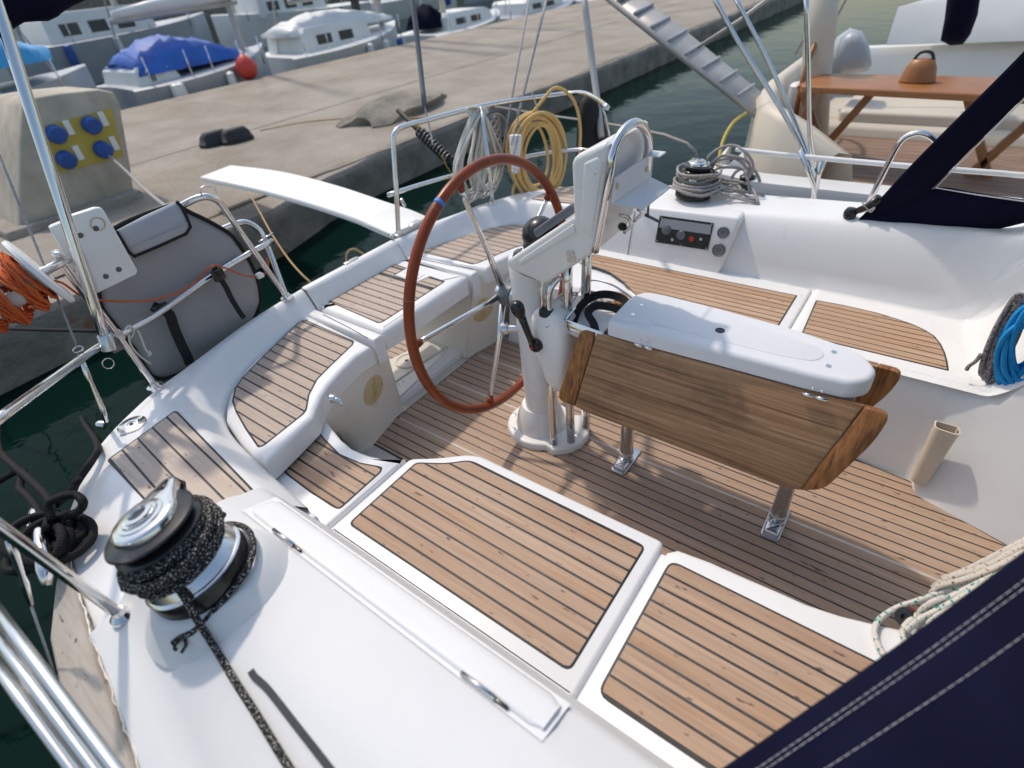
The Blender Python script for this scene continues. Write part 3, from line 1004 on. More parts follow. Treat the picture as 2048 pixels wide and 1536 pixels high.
TKP2 = fillet([p[:2] for p in [(-0.265, 2.513, 0.405), (-0.1477, 2.519, 0.405), (-0.02062, 2.513, 0.405), (0.05572, 2.497, 0.405), (0.1098, 2.481, 0.405), (0.1582, 2.455, 0.405), (0.1937, 2.424, 0.405), (0.2201, 2.373, 0.405), (0.2382, 2.317, 0.405), (0.2511, 2.26, 0.405), (0.2614, 2.194, 0.405)]] + [(-0.25, 2.19)], [0.012] + [0] * 9 + [0.006, 0])
teak_panel("teak_inlay", TKP2, ZB, 2.515 - 0.0373 * 20, 0.0373, "teak_port", yacht, gap=0.0048)
slab("bench_base", [(-1.66, 2.10), (-0.2, 2.10), (-0.2, 2.63), (-1.66, 2.63)], 0.2, 0.388, "gelcoat", yacht, 0.01)

def port_z(x, y):
    zt = 0.655 + 0.052 * (x + 1.1)
    yi = 2.606 if x < 0.1 else 2.606 - 0.45 * max(0.0, x - 0.1) ** 2
    z = ZB - 0.0005
    u = (y - yi) / 0.155
    if u > 0:
        s = min(1.0, u)
        rise = (1 - (1 - s) ** 1.9)
        z += (zt - ZB) * rise * smooth01(min(1.0, s * 6))
    xb = 0.285 + 0.10 * smooth01((2.5 - y) / 0.5)
    v = (x - xb)
    if v > 0:
        z = max(z, z + min(0.9, 0.55 * v + 7.5 * v * v)) if z < 0.6 else z + min(0.55, 0.15 * v + 1.6 * v * v)
    if y > 2.97:
        z -= (zt - 0.60) * smooth01((y - 2.97) / 0.12)
    if y > 3.16:
        z -= 0.02
    return z

rows = []
nx, ny = 118, 74
for i in range(nx + 1):
    x = lerp(-1.262, 0.80, i / nx)
    row = []
    for j in range(ny + 1):
        y = lerp(2.09, 3.20, j / ny)
        z = port_z(x, y)
        if x < 0.02 and y < 2.61 and x < -0.29:
            z = 0.389
        d = smooth01((-1.205 - x) / 0.05)
        if y > 2.62:
            z = lerp(z, min(z, ZT), d)
        row.append((x, y, z))
    rows.append(row)
for r in rows:      # lid of the forward port bench: a step of the joint
    pass
port = loft("coaming", rows, "gelcoat", yacht)

# front of the port bench, running into the forward bulge by the companionway
rows = []
for tx, ty, bx, by in ((-1.70, 2.11, -1.72, 2.06), (-1.2, 2.11, -1.2, 2.055), (-0.6, 2.11, -0.6, 2.05), (-0.1, 2.11, -0.1, 2.04), (0.1, 2.105, 0.12, 2.032), (0.22, 2.095, 0.26, 2.02), (0.275, 2.085, 0.292, 2.0), (0.30, 2.075, 0.300, 1.965), (0.33, 2.06, 0.315, 1.935), (0.42, 2.03, 0.42, 1.90), (0.6, 1.96, 0.60, 1.845), (0.8, 1.88, 0.8, 1.775), (1.0, 1.80, 1.0, 1.70)):
    zt = ZB if tx < 0.2 else port_z(min(tx, 0.79), 2.095)
    ty = 2.105
    r = []
    for u in (0, 0.04, 0.1, 0.2, 0.5, 0.85, 0.96, 1.0):
        dy = 0.03 * max(0, 1 - u / 0.1) ** 2
        r.append((lerp(tx, bx, u), lerp(ty, by, u ** 1.2) + dy - 0.004, lerp(zt + 0.001, -0.008, u)))
    rows.append(r)
loft("bench_front", rows, "gelcoat", yacht)

def drop_on(objs, p, d):
    """where a ray from p along d first meets one of the objects (point, normal)"""
    best = None
    for o in objs:
        off = rootloc(o)
        ok, loc, nrm, _ = o.ray_cast(Vector(p) - off, Vector(d))
        if ok and (best is None or (loc + off - Vector(p)).length < (best[0] - Vector(p)).length):
            best = (loc + off, nrm if nrm.dot(Vector(d)) < 0 else -nrm)
    return best

# instrument moulding on the port coaming with engine panel and gauges
fy = 2.575
blk = profile_extrude("instrument_moulding", [(-1.50, 0.396), (-0.735, 0.396), (-0.690, 0.655), (-0.705, 0.672), (-1.262, 0.655), (-1.35, 0.615), (-1.50, 0.605)], fy, 2.80, "gelcoat", yacht, 0.012)
for v in blk.data.vertices:          # the face leans back with the coaming
    zz = v.co.z + rootloc(yacht).z
    v.co.y += 0.075 * max(0.0, zz - 0.40) / 0.27
bpy.context.view_layer.update()
def onto(o, p):
    """carry a point along the line of sight onto the face of o"""
    e = Vector((0, 0, 1.755))
    h = drop_on([o], e, (Vector(p) - e).normalized())
    return h[0] + h[1] * 0.0015 if h else Vector(p)
panel = [(-1.064, 2.571, 0.6564), (-0.7891, 2.571, 0.6615), (-0.7996, 2.571, 0.5204), (-1.078, 2.571, 0.5114)]
def quad_plate(name, q, dy, mat, parent, th=0.004):
    """a flat plate from four corners seen on a fore-and-aft face, with thickness towards the cockpit"""
    f = [Vector(p) + FN * dy for p in q]
    bk = [Vector(p) + FN * (dy - th) for p in q]
    return mk(name, f + bk, [(0, 1, 2, 3), (7, 6, 5, 4), (0, 4, 5, 1), (1, 5, 6, 2), (2, 6, 7, 3), (3, 7, 4, 0)], mat, parent, False)
panel = [onto(blk, p) for p in panel]
FN = (Vector(panel[1]) - Vector(panel[0])).cross(Vector(panel[3]) - Vector(panel[0])).normalized()
FN = FN if FN.y < 0 else -FN
ep = thing("engine_panel", "black engine control panel with dials and a red button on the port coaming", "control panel", tuple(panel[3]))
quad_plate("face_plate", panel, 0.004, "black_plastic", ep, 0.006)
quad_plate("dial_window", [onto(blk, p) for p in [(-1.053, 2.571, 0.6451), (-0.7973, 2.571, 0.6502), (-0.7981, 2.571, 0.6018), (-1.062, 2.571, 0.5959)]], 0.0055, "smoked_vinyl", ep, 0.002)
for px, r_, m_ in (((-1.018, 2.563, 0.5931), 0.026, "grey_plastic"), ((-0.9395, 2.563, 0.5775), 0.023, "grey_plastic"), ((-0.8831, 2.561, 0.5672), 0.0125, "red_plastic"), ((-0.8358, 2.561, 0.5758), 0.008, "alloy"), ((-0.9805, 2.561, 0.5469), 0.008, "alloy")):
    lathe("dial" if r_ > 0.02 else "button", [(0, 0.006), (r_ * 0.86, 0.006), (r_, 0.003), (r_, 0)], onto(blk, px) + FN * 0.004, m_, ep, 20, FN)
for px in [(-1.054, 2.566, 0.6522), (-0.7962, 2.566, 0.6574), (-0.8063, 2.566, 0.5294), (-1.065, 2.566, 0.5242), (-0.9374, 2.566, 0.5232)]:
    lathe("screw", [(0, 0.002), (0.0035, 0.0015), (0.004, 0)], onto(blk, px) + FN * 0.003, "stainless", ep, 8, FN)
for px, r_ in (((-0.738, 2.572, 0.6221), 0.029), ((-0.7465, 2.572, 0.5303), 0.033)):
    px = onto(blk, px)
    g = thing("gauge", "upper round grey gauge beside the engine panel" if r_ < 0.03 else "lower round grey gauge beside the engine panel", "gauge", tuple(px), "round gauges on the port coaming")
    lathe("bezel", [(r_, 0), (r_, 0.006), (r_ * 0.9, 0.009), (r_ * 0.82, 0.006)], px, "grey_plastic", g, 24, FN)
    lathe("glass", [(0, 0.0055), (r_ * 0.5, 0.0052), (r_ * 0.52, 0.0066), (r_ * 0.6, 0.0066), (r_ * 0.62, 0.005), (r_ * 0.84, 0.005)], px, "smoked_vinyl", g, 24, FN)

# thin joints between the mouldings
tube("moulding_joint", [(-2.124, 1.203, 0.512), (-1.946, 1.188, 0.512), (-1.769, 1.168, 0.512)], 0.0016, "caulking", yacht, 6)
tube("moulding_joint", mirror([(-2.124, 1.203, 0.512), (-1.946, 1.188, 0.512), (-1.769, 1.168, 0.512)]), 0.0016, "caulking", yacht, 6)
tube("moulding_joint", [(-1.235, 2.575, 0.405), (-1.235, 2.636, 0.63)], 0.0016, "caulking", yacht, 6)

# lid with hinges along the starboard coaming
rows = []
for x in (-1.165, -1.158, -1.14, -0.7, -0.28, -0.262, -0.255):
    k = 0.0 if -1.15 < x < -0.27 else (0.006 if abs(x + 0.7) < 0.46 else 0.016)
    rows.append([(x, 0.345 - k, 0.655), (x, 0.3445 - k, 0.668 - k * 0.6), (x, 0.338 - k, 0.6765 - k * 0.5), (x, 0.322, 0.6835 - k * 0.4), (x, 0.285, 0.697 - k * 0.4), (x, 0.277 + k * 0.6, 0.699 - k * 0.5), (x, 0.272 + k, 0.694 - k * 0.5), (x, 0.272 + k, 0.680)])
lid = loft("coaming_locker_lid", rows, "gelcoat", yacht, cap=True, ang=60)
loft("lid_gutter", [[(-1.178, 0.352, 0.6585), (-1.178, 0.262, 0.6965)], [(-0.245, 0.352, 0.6585), (-0.245, 0.262, 0.6965)]], "gelcoat", yacht)
for p in [(-1.006, 0.2728, 0.7), (-0.3943, 0.2741, 0.7)]:
    h = tube("hinge", [(p[0] - 0.04, 0.2705, 0.7005), (p[0] + 0.04, 0.2705, 0.7005)], 0.0052, "stainless", lid, 10)
    box("hinge_gap", (p[0] + 0.055, 0.2705, 0.697), (0.028, 0.006, 0.008), "black_plastic", lid, 0.001)

# teak on the quarters
SP = fillet([p[:2] for p in [(-1.867, 0.1593, 0.6), (-1.915, 0.4105, 0.6), (-1.898, 0.4145, 0.6), (-1.329, 0.351, 0.6)]] + [(-1.262, 0.335), (-1.262, 0.12), (-1.45, 0.14)], [0.012, 0.008, 0.008, 0, 0, 0, 0])
teak_panel("teak_inlay", SP, ZT + 0.0012, 0.2985, 0.0545, "teak_stern", yacht, rot=math.radians(-4.5), pivot=(-1.6, 0.30))
teak_panel("teak_inlay", mirror(SP), ZT + 0.0012, 3.06 - 0.2985, 0.0545, "teak_stern", yacht, rot=math.radians(4.5), pivot=(-1.6, 2.76))

# fittings of the moulding: filler cap, round access plates, shower tap, drain caps
fp = (-1.977, 0.2889, 0.6005)
fc = lathe("filler_cap", [(0, 0.004), (0.012, 0.004), (0.014, 0.007), (0.026, 0.007), (0.030, 0.004), (0.044, 0.004), (0.047, 0.002), (0.047, 0)], fp, "stainless", yacht, 32)
lathe("key_hole", [(0, 0.0062), (0.006, 0.0062), (0.007, 0.003)], fp, "black_plastic", fc, 12)

bpy.context.view_layer.update()
for cpt in ((-1.745, 1.103, 0.2738), (-1.755, 1.913, 0.2619)):
    hit = drop_on(PILLARS, (-1.3, cpt[1], cpt[2]), (-1, 0, 0))
    cpt, nrm = tuple(hit[0] + hit[1] * 0.002), tuple(hit[1])
    R = frame(nrm, (0, 1, 0))
    ap = lathe("access_plate", [(0, 0.004), (0.066, 0.004), (0.071, 0.0025), (0.072, -0.012)], cpt, "cream_plastic", yacht, 36, nrm)
    n = Vector(nrm).normalized()
    for a in (80, 170, 260, 350):
        q = Vector(cpt) + R @ Vector((math.cos(math.radians(a)) * 0.060, math.sin(math.radians(a)) * 0.060, 0.0035))
        lathe("screw", [(0, 0.0014), (0.0026, 0.0014), (0.003, 0)], q, "black_plastic", ap, 8, nrm)
    # raised lettering and bar
    for k in range(9):
        w = 0.040 if k not in (3,) else 0.085
        q = Vector(cpt) + R @ Vector((rnd.uniform(-0.006, 0.006) if k != 3 else 0.0, 0.042 - k * 0.0095, 0.0042))
        box("raised_print", q, (rnd.uniform(0.55, 1.0) * w if k != 3 else w, 0.0026 if k != 3 else 0.004, 0.0012), "print_brown" if k != 3 else "cream_plastic", ap, 0, R @ Matrix.Rotation(math.radians(24), 3, 'Z'))
tp = (-1.612, 0.8264, 0.4827)
hit = drop_on(PILLARS, (-1.2, tp[1], tp[2]), (-1, 0, 0))
tp = tuple(hit[0]) if hit else tp
tap = lathe("shower_tap", [(0, 0.02), (0.012, 0.02), (0.016, 0.012), (0.017, 0.002), (0.02, 0)], tp, "stainless", yacht, 20, (0.9, 0.35, 0.1))
tube("spout", [Vector(tp) + Vector((0.016, 0.006, 0.0)), Vector(tp) + Vector((0.034, 0.014, -0.012)), Vector(tp) + Vector((0.036, 0.016, -0.026))], 0.0095, "stainless", tap, 12, 4)

# ================================================================ cockpit table on the centreline
table = thing("cockpit_table", "drop-leaf cockpit table with white console top, brown teak leaves and two steel legs", "table", (-0.4, 1.53, 0.0))
TOPO = fillet([(-0.742, 1.405), (-0.748, 1.60), (-0.715, 1.652), (-0.64, 1.660), (-0.43, 1.655), (-0.23, 1.642), (-0.075, 1.615), (0.005, 1.578), (0.038, 1.525), (0.030, 1.47), (-0.01, 1.432), (-0.10, 1.422), (-0.35, 1.415), (-0.60, 1.405)], [0.02, 0.03, 0.02] + [0.02] * 11, 3)
console = slab("console_top", TOPO, 0.712, 0.767, "table_plastic", table, 0.018, 5)
slab("console_panel", fillet([(-0.615, 1.455), (-0.640, 1.59), (-0.55, 1.60), (-0.25, 1.59), (-0.125, 1.565), (-0.095, 1.53), (-0.115, 1.485), (-0.2, 1.468)], 0.04, 4), 0.760, 0.7686, "table_plastic", console, 0.0016, 2)
lathe("drink_hole", [(0, -0.010), (0.012, -0.008), (0.0128, 0.0012), (0.0142, 0.0016), (0.015, 0.0)], (-0.3988, 1.516, 0.7688), "black_plastic", console, 20)
for p in [(-0.681, 1.48, 0.7675), (-0.6833, 1.55, 0.7675), (-0.08102, 1.558, 0.7675), (-0.07897, 1.481, 0.7675)]:
    lathe("screw", [(0, 0.001), (0.004, 0.001), (0.0075, 0.0012), (0.008, 0)], p, "stainless", console, 12)
box("console_frame", (-0.36, 1.53, 0.655), (0.66, 0.14, 0.11), "dark_steel", table, 0.01)
box("console_cheek", (0.0, 1.53, 0.64), (0.02, 0.13, 0.14), "beige_plastic", table, 0.005)

def leaf(near):
    s = 1 if near else -1
    o = Vector((0, 1.53 - s * 0.118, 0.703))
    dn = Vector((0, -0.105 * s, -0.27)).normalized() if near else Vector((0, 0.03, -0.27)).normalized()
    nrm = Vector((1, 0, 0)).cross(dn).normalized()
    if nrm.y * s > 0:
        nrm = -nrm
    main = [(-0.783, 0.0), (0.035, -0.012), (-0.040, 0.290), (-0.093, 0.300), (-0.763, 0.300), (-0.815, 0.294)]
    aft = fillet([(-0.785, 0.0), (-0.848, 0.004), (-0.893, 0.295), (-0.817, 0.2935)], [0, 0.07, 0.05, 0], 7)
    fwd = fillet([(0.037, -0.012), (0.100, -0.012), (0.088, 0.075), (0.018, 0.262), (-0.038, 0.2895)], [0, 0.05, 0.08, 0.06, 0], 7)
    root = None
    th = 0.024
    for nm, poly, mat in (("table_leaf", main, "table_teak"), ("end_board", aft, "table_end"), ("end_board", fwd, "table_end")):
        if area2(poly) < 0:
            poly = poly[::-1]
        rows = []
        for ins, h in ((0.0, -th), (0.0, -0.006), (0.002, -0.002), (0.006, 0.0)):
            q = inset(poly, ins) if ins else poly
            rows.append([o + Vector((x, 0, 0)) + dn * d + nrm * h for x, d in q])
        ob = loft(nm, rows, mat, table if root is None else root, closed=True, cap=True, ang=50)
        if root is None:
            root = ob
            ob["label"] = "near brown teak leaf hanging from the console" if near else "far teak leaf, mostly hidden behind the console"
    return root

leaf_n = leaf(True)
leaf(False)
for p in ([(-0.6036, 1.408, 0.7234), (-0.08401, 1.408, 0.7542)]):
    x, y, z = p
    h = tube("hinge", [(x - 0.032, 1.402, 0.708), (x - 0.002, 1.402, 0.7085)], 0.0058, "stainless", leaf_n, 10)
    tube("hinge", [(x + 0.002, 1.402, 0.7085), (x + 0.034, 1.402, 0.709)], 0.0058, "stainless", leaf_n, 10)
    for dx in (-0.01, 0.014):
        lathe("screw", [(0, 0.0015), (0.004, 0.001), (0.0045, 0)], (x + dx, 1.4043, 0.731), "stainless", console, 10, (0, -1, 0))
for x in (-0.70, -0.085):
    leg = lathe("leg", [(0.0275, 0.03), (0.0275, 0.66)], (x, 1.53, 0), "stainless", table, 24)
    lathe("collar", [(0.029, 0.03), (0.0305, 0.031), (0.0305, 0.036), (0.028, 0.037)], (x, 1.53, 0.026), "seam_white", leg, 24)
    # cast foot: a sleeve with two flat ears
    foot = lathe("foot", [(0.030, 0.002), (0.030, 0.028), (0.028, 0.03)], (x, 1.53, 0), "alloy", leg, 24)
    slab("foot_plate", fillet([(x - 0.032, 1.53 - 0.085), (x + 0.032, 1.53 - 0.085), (x + 0.034, 1.53 + 0.085), (x - 0.034, 1.53 + 0.085)], 0.015), 0.0005, 0.009, "alloy", leg, 0.003)
    slab("foot_lug", fillet([(x - 0.026, 1.53 - 0.075), (x + 0.026, 1.53 - 0.075), (x + 0.03, 1.51), (x - 0.03, 1.51)], 0.01), 0.004, 0.03, "alloy", leg, 0.012, 4)

# stainless drinks tray between table and pedestal, with a black strap in it
tray = thing("steel_tray", "small stainless tray with a white liner between the table and the pedestal", "tray", (-0.86, 1.54, 0.66))
TR = [(-0.925, 1.425), (-0.755, 1.412), (-0.765, 1.66), (-0.955, 1.662)]
slab("liner", fillet(TR, 0.015), 0.652, 0.665, "white_plastic", tray, 0.003)
rows = []
for z, g in ((0.655, -0.004), (0.705, 0.0), (0.708, 0.004), (0.705, 0.008), (0.662, 0.006)):
    rows.append([(x, y, z) for x, y in inset(fillet(TR, 0.015, 3), g)])
loft("rim", rows, "stainless", tray, closed=True, ang=50)
tube("rail", [(-0.762, 1.665, 0.708), (-0.85, 1.668, 0.745), (-0.93, 1.668, 0.75), (-0.962, 1.63, 0.742), (-0.945, 1.5, 0.712), (-0.93, 1.43, 0.708)], 0.0042, "stainless", tray, 8, 5)
box("bracket", (-0.80, 1.45, 0.635), (0.06, 0.05, 0.035), "stainless", tray, 0.006)
def strap_mesh(name, pts, w, mat, parent, up=(0, 0, 1), th=0.0025, n=5):
    """flat webbing following a path; its width lies across the path and 'up'"""
    P = catmull(pts, n)
    rows = []
    for i, p in enumerate(P):
        d = (P[min(i + 1, len(P) - 1)] - P[max(i - 1, 0)]).normalized()
        s = d.cross(Vector(up))
        s = s.normalized() * w / 2 if s.length > 1e-5 else Vector((w / 2, 0, 0))
        nn = s.cross(d).normalized() * th
        rows.append([p - s, p + s, p + s + nn, p - s + nn])
    return loft(name, rows, mat, parent, closed=True, cap=True, ang=50)
st = thing("black_strap", "black webbing strap lying in the steel tray by the table", "strap", (-0.86, 1.54, 0.667))
strap_mesh("webbing", [(-0.915, 1.475, 0.672), (-0.925, 1.54, 0.70), (-0.90, 1.60, 0.722), (-0.85, 1.63, 0.727), (-0.79, 1.63, 0.72), (-0.765, 1.61, 0.705)], 0.03, "black_webbing", st, (0.6, -0.5, 0.2))
strap_mesh("webbing", [(-0.80, 1.44, 0.672), (-0.83, 1.475, 0.69), (-0.875, 1.515, 0.70), (-0.865, 1.555, 0.712), (-0.81, 1.575, 0.71), (-0.755, 1.575, 0.70)], 0.03, "black_webbing", st, (0.4, -0.3, 0.5))

# ================================================================ steering pedestal
ped = thing("steering_pedestal", "white steering pedestal with instrument pod, throttle lever and stainless guard tubes", "pedestal", (-1.12, 1.53, 0.0))
hull_pts = []
for a in range(50, 311, 13):
    hull_pts.append((-1.135 + 0.160 * math.cos(math.radians(a)), 1.525 + 0.155 * math.sin(math.radians(a))))
hull_pts += [(-0.99, 1.395), (-0.935, 1.44), (-0.905, 1.50), (-0.905, 1.57), (-0.935, 1.625), (-0.99, 1.665)]
base = slab("base_flange", hull_pts, 0.0005, 0.036, "pod_white", ped, 0.012, 4)
lathe("base_boss", [(0.118, 0.0), (0.112, 0.03), (0.098, 0.075), (0.088, 0.10), (0.080, 0.118)], (-1.135, 1.525, 0.034), "pod_white", ped, 32)
for p in ((-1.27, 1.50), (-1.215, 1.415), (-1.2, 1.64), (-1.0, 1.42), (-0.945, 1.53)):
    lathe("bolt", [(0.0, 0.006), (0.005, 0.006), (0.0065, 0.003), (0.011, 0.002), (0.012, 0)], (p[0], p[1], 0.036), "stainless", base, 12)
lathe("column", [(0.072, 0.0), (0.071, 0.1), (0.074, 0.35), (0.079, 0.52), (0.084, 0.66), (0.086, 0.735), (0.082, 0.745)], (-1.125, 1.525, 0.13), "pod_white", ped, 32, scale=(1.0, 1.02))
lathe("column_knob", [(0.015, 0.0), (0.015, 0.05), (0.022, 0.052), (0.024, 0.056), (0.024, 0.075), (0.021, 0.080), (0, 0.081)], (-1.16, 1.47, 0.575), "alloy", ped, 24, (-0.85, -0.5, 0.0))
# instrument pod: wedge with the compass, upright box with the display
prof = [(-1.150, 0.893), (-1.128, 0.868), (-0.985, 0.843), (-0.786, 1.006), (-0.736, 1.322), (-0.842, 1.268), (-0.858, 1.112), (-1.112, 0.925)]
pod = profile_extrude("instrument_pod", prof, 1.402, 1.640, "pod_white", ped, 0.014, 4)
profile_extrude("display_housing", [(-0.856, 1.095), (-0.775, 1.035), (-0.735, 1.33), (-0.752, 1.338), (-0.848, 1.292), (-0.860, 1.272)], 1.392, 1.650, "pod_white", ped, 0.016, 4)
profile_extrude("display_frame", [(-0.828, 1.085), (-0.788, 1.058), (-0.752, 1.285), (-0.77, 1.30), (-0.815, 1.278)], 1.3865, 1.40, "pod_white", pod, 0.008, 3)
profile_extrude("pod_rib", [(-1.085, 0.917), (-1.08, 0.900), (-0.850, 1.062), (-0.858, 1.088)], 1.396, 1.41, "pod_white", pod, 0.004, 2)
lathe("screw", [(0, 0.002), (0.004, 0.0015), (0.006, 0)], (-0.7727, 1.386, 1.255), "stainless", pod, 12, (0, -1, 0))
# toggle fastener on the side of the pod
tg = (-0.8714, 1.401, 0.9751)
cat = box("toggle_plate", (tg[0], 1.3995, tg[2]), (0.03, 0.004, 0.04), "beige_plastic", ped, 0.002, Matrix.Rotation(math.radians(-12), 3, 'Y'))
for dx, dz in ((-0.006, 0.013), (0.008, 0.012), (0.0, -0.006), (-0.008, -0.014)):
    lathe("rivet", [(0, 0.004), (0.004, 0.003), (0.005, 0)], (tg[0] + dx, 1.3978, tg[2] + dz), "stainless", cat, 10, (0, -1, 0))
# compass and the dark instrument cover lying on the slope
cc = Vector((-1.062, 1.505, 0.975))
lathe("compass_dome", [(0.064, -0.03), (0.066, 0.0), (0.060, 0.026), (0.044, 0.048), (0.022, 0.060), (0.0, 0.064)], cc, "black_plastic", pod, 28, (-0.5, -0.05, 0.86))
lathe("compass_ring", [(0.071, -0.035), (0.075, -0.012), (0.071, 0.0), (0.066, 0.0)], cc, "black_rubber", pod, 28, (-0.5, -0.05, 0.86))
sl = math.atan2(1.112 - 0.925, -0.858 + 1.112)
box("instrument_cover", (-0.955, 1.525, 1.066), (0.20, 0.19, 0.030), "grey_plastic", pod, 0.009, Matrix.Rotation(-sl, 3, 'Y'))
box("pod_clasp", (-1.128, 1.448, 0.902), (0.024, 0.032, 0.052), "grey_plastic", pod, 0.005, Matrix.Rotation(0.3, 3, 'Y'))
tube("pod_gasket", [(-1.19, 1.56, 0.874), (-1.185, 1.50, 0.872), (-1.155, 1.45, 0.866), (-1.09, 1.415, 0.862), (-1.02, 1.408, 0.858)], 0.0045, "black_rubber", pod, 8, 5)
# stainless guard: two uprights, crossbar and the loop round the display
arch = [(-0.7827, 1.4, 1.01), (-0.7533, 1.394, 1.141), (-0.7307, 1.392, 1.273), (-0.7307, 1.41, 1.317), (-0.7254, 1.45, 1.353), (-0.7196, 1.51, 1.361), (-0.7147, 1.56, 1.335), (-0.7161, 1.6, 1.286), (-0.7255, 1.62, 1.214), (-0.7472, 1.635, 1.064)]
tube("guard_loop", arch, 0.0125, "stainless", ped, 12, 5)
tube("guard_upright", [(-0.948, 1.485, 0.036), (-0.950, 1.487, 0.5), (-0.94, 1.487, 0.93)], 0.0185, "stainless", ped, 16, 3)
tube("guard_upright", [(-0.940, 1.60, 0.036), (-0.940, 1.60, 0.5), (-0.925, 1.60, 0.96)], 0.0185, "stainless", ped, 16, 3)
tube("guard_upright", [(-1.005, 1.43, 0.036), (-1.003, 1.432, 0.25), (-1.0, 1.435, 0.46)], 0.0165, "stainless", ped, 16, 3)
tube("control_tube", [(-0.985, 1.425, 0.715), (-0.985, 1.425, 0.79), (-0.975, 1.445, 0.83), (-0.96, 1.47, 0.85)], 0.0115, "stainless", ped, 12, 5)
tube("control_tube", [(-1.015, 1.425, 0.71), (-1.015, 1.425, 0.80), (-1.01, 1.44, 0.85)], 0.0095, "stainless", ped, 12, 4)
tube("guard_crossbar", [(-1.03, 1.56, 0.70), (-0.99, 1.55, 0.735), (-0.945, 1.55, 0.745)], 0.009, "stainless", ped, 10, 4)
lathe("tube_boot", [(0.012, 0.012), (0.026, 0.010), (0.029, 0.0), (0.03, -0.01)], (-0.997, 1.425, 0.722), "black_rubber", ped, 20)
# throttle housing, a long shield shape on the starboard side
HS = [(-1.062, 0.672), (-1.050, 0.712), (-1.015, 0.732), (-0.975, 0.732), (-0.935, 0.712), (-0.912, 0.660), (-0.905, 0.55), (-0.918, 0.43), (-0.945, 0.372), (-0.972, 0.368), (-1.005, 0.40), (-1.045, 0.52)]
rows = []
hp = catmull([(x, 0, z) for x, z in HS], 3, True)
ctr = Vector((-0.985, 0, 0.56))
for g, y in ((0.0, 1.50), (0.0, 1.43), (0.03, 1.415), (0.10, 1.402), (0.22, 1.393), (0.45, 1.387), (0.75, 1.3855)):
    rows.append([(lerp(p.x, ctr.x, g), y, lerp(p.z, ctr.z, g)) for p in hp])
loft("throttle_housing", rows, "pod_white", ped, closed=True, cap=True)
tube("housing_seam", [(x, 1.4015 if i not in (0,) else 1.4015, z) for i, (x, z) in enumerate([(-0.952, 0.705), (-0.938, 0.66), (-0.935, 0.56), (-0.945, 0.45), (-0.96, 0.40)])], 0.003, "pod_white", ped, 6, 4)
for p in ((-0.972, 1.388, 0.685), (-0.962, 1.394, 0.385)):
    lathe("screw", [(0, 0.003), (0.005, 0.002), (0.006, 0)], p, "stainless", ped, 10, (0, -1, 0))
lever = tube("throttle_lever", [(-1.030, 1.372, 0.600), (-1.032, 1.355, 0.64), (-1.040, 1.342, 0.70), (-1.048, 1.332, 0.75)], [0.017, 0.0125, 0.0135, 0.016], "black_plastic", ped, 14)
lathe("lever_knob", [(0, 0.048), (0.014, 0.045), (0.023, 0.034), (0.026, 0.018), (0.023, 0.0), (0.016, -0.022), (0.012, -0.03)], (-1.050, 1.330, 0.755), "black_plastic", lever, 20, (-0.15, -0.25, 0.95))
lathe("lever_hub", [(0.027, 0), (0.027, 0.016), (0.022, 0.024), (0, 0.026)], (-1.022, 1.386, 0.592), "black_plastic", lever, 22, (0, -1, 0))
lathe("lever_lamp", [(0.007, 0), (0.006, 0.003), (0, 0.0035)], (-1.030, 1.361, 0.588), "red_plastic", lever, 10, (0, -1, 0))
# folding white bracket on the forward face of the pod
bz = 1.165
pl = [(-0.722, 1.4, 1.245), (-0.722, 1.643, 1.245), (-0.722, 1.636, 1.175), (-0.722, 1.386, 1.178)]
brk = mk("bracket_plate", [Vector(p) for p in pl] + [Vector(p) + Vector((0.006, 0, 0)) for p in pl], [(0, 1, 2, 3), (7, 6, 5, 4), (0, 4, 5, 1), (1, 5, 6, 2), (2, 6, 7, 3), (3, 7, 4, 0)], "table_plastic", ped, False)
sh = [pl[3], pl[2], (-0.6909, 1.737, 1.115), (-0.6788, 1.509, 1.125)]
n_ = Vector((0, 0, -0.006))
mk("bracket_shelf", [Vector(p) for p in sh] + [Vector(p) + n_ for p in sh], [(0, 1, 2, 3), (7, 6, 5, 4), (0, 4, 5, 1), (1, 5, 6, 2), (2, 6, 7, 3), (3, 7, 4, 0)], "table_plastic", ped, False)
for p in ((-0.714, 1.407, 1.219), (-0.714, 1.596, 1.21)):
    lathe("bracket_hole", [(0, 0.0012), (0.006, 0.0012), (0.0085, 0.001), (0.009, 0)], p, "cream_plastic", brk, 12, (1, 0, 0))
box("bracket_tongue", (-0.7, 1.623, 1.248), (0.045, 0.05, 0.006), "table_plastic", ped, 0.003)
for p, r_ in (((-0.755, 1.513, 1.063), 0.014), ((-0.75, 1.574, 1.08), 0.012)):
    tube("back_loop", [Vector(p) + Vector((0.004, -0.018, 0.035)), Vector(p) + Vector((0.03, -0.012, 0.03)), Vector(p) + Vector((0.036, 0, 0.0)), Vector(p) + Vector((0.012, 0.004, -0.03))], 0.006, "stainless", ped, 8, 4)
lathe("back_knob", [(0, 0.03), (0.010, 0.028), (0.013, 0.018), (0.012, 0.006), (0.006, 0.0)], (-0.745, 1.493, 1.064), "black_plastic", ped, 16, (0.7, -0.6, 0.2))
tube("clamp_bolt", [(-0.6845, 1.557, 1.12), Vector((-0.6845, 1.557, 1.12)) + Vector((0, 0, -0.04))], 0.004, "dark_steel", ped, 8)
tube("clamp_lever", [Vector((-0.6845, 1.557, 1.12)) + Vector((-0.01, 0, -0.035)), Vector((-0.6845, 1.557, 1.12)) + Vector((0.035, 0.01, -0.055))], 0.005, "dark_steel", ped, 8)
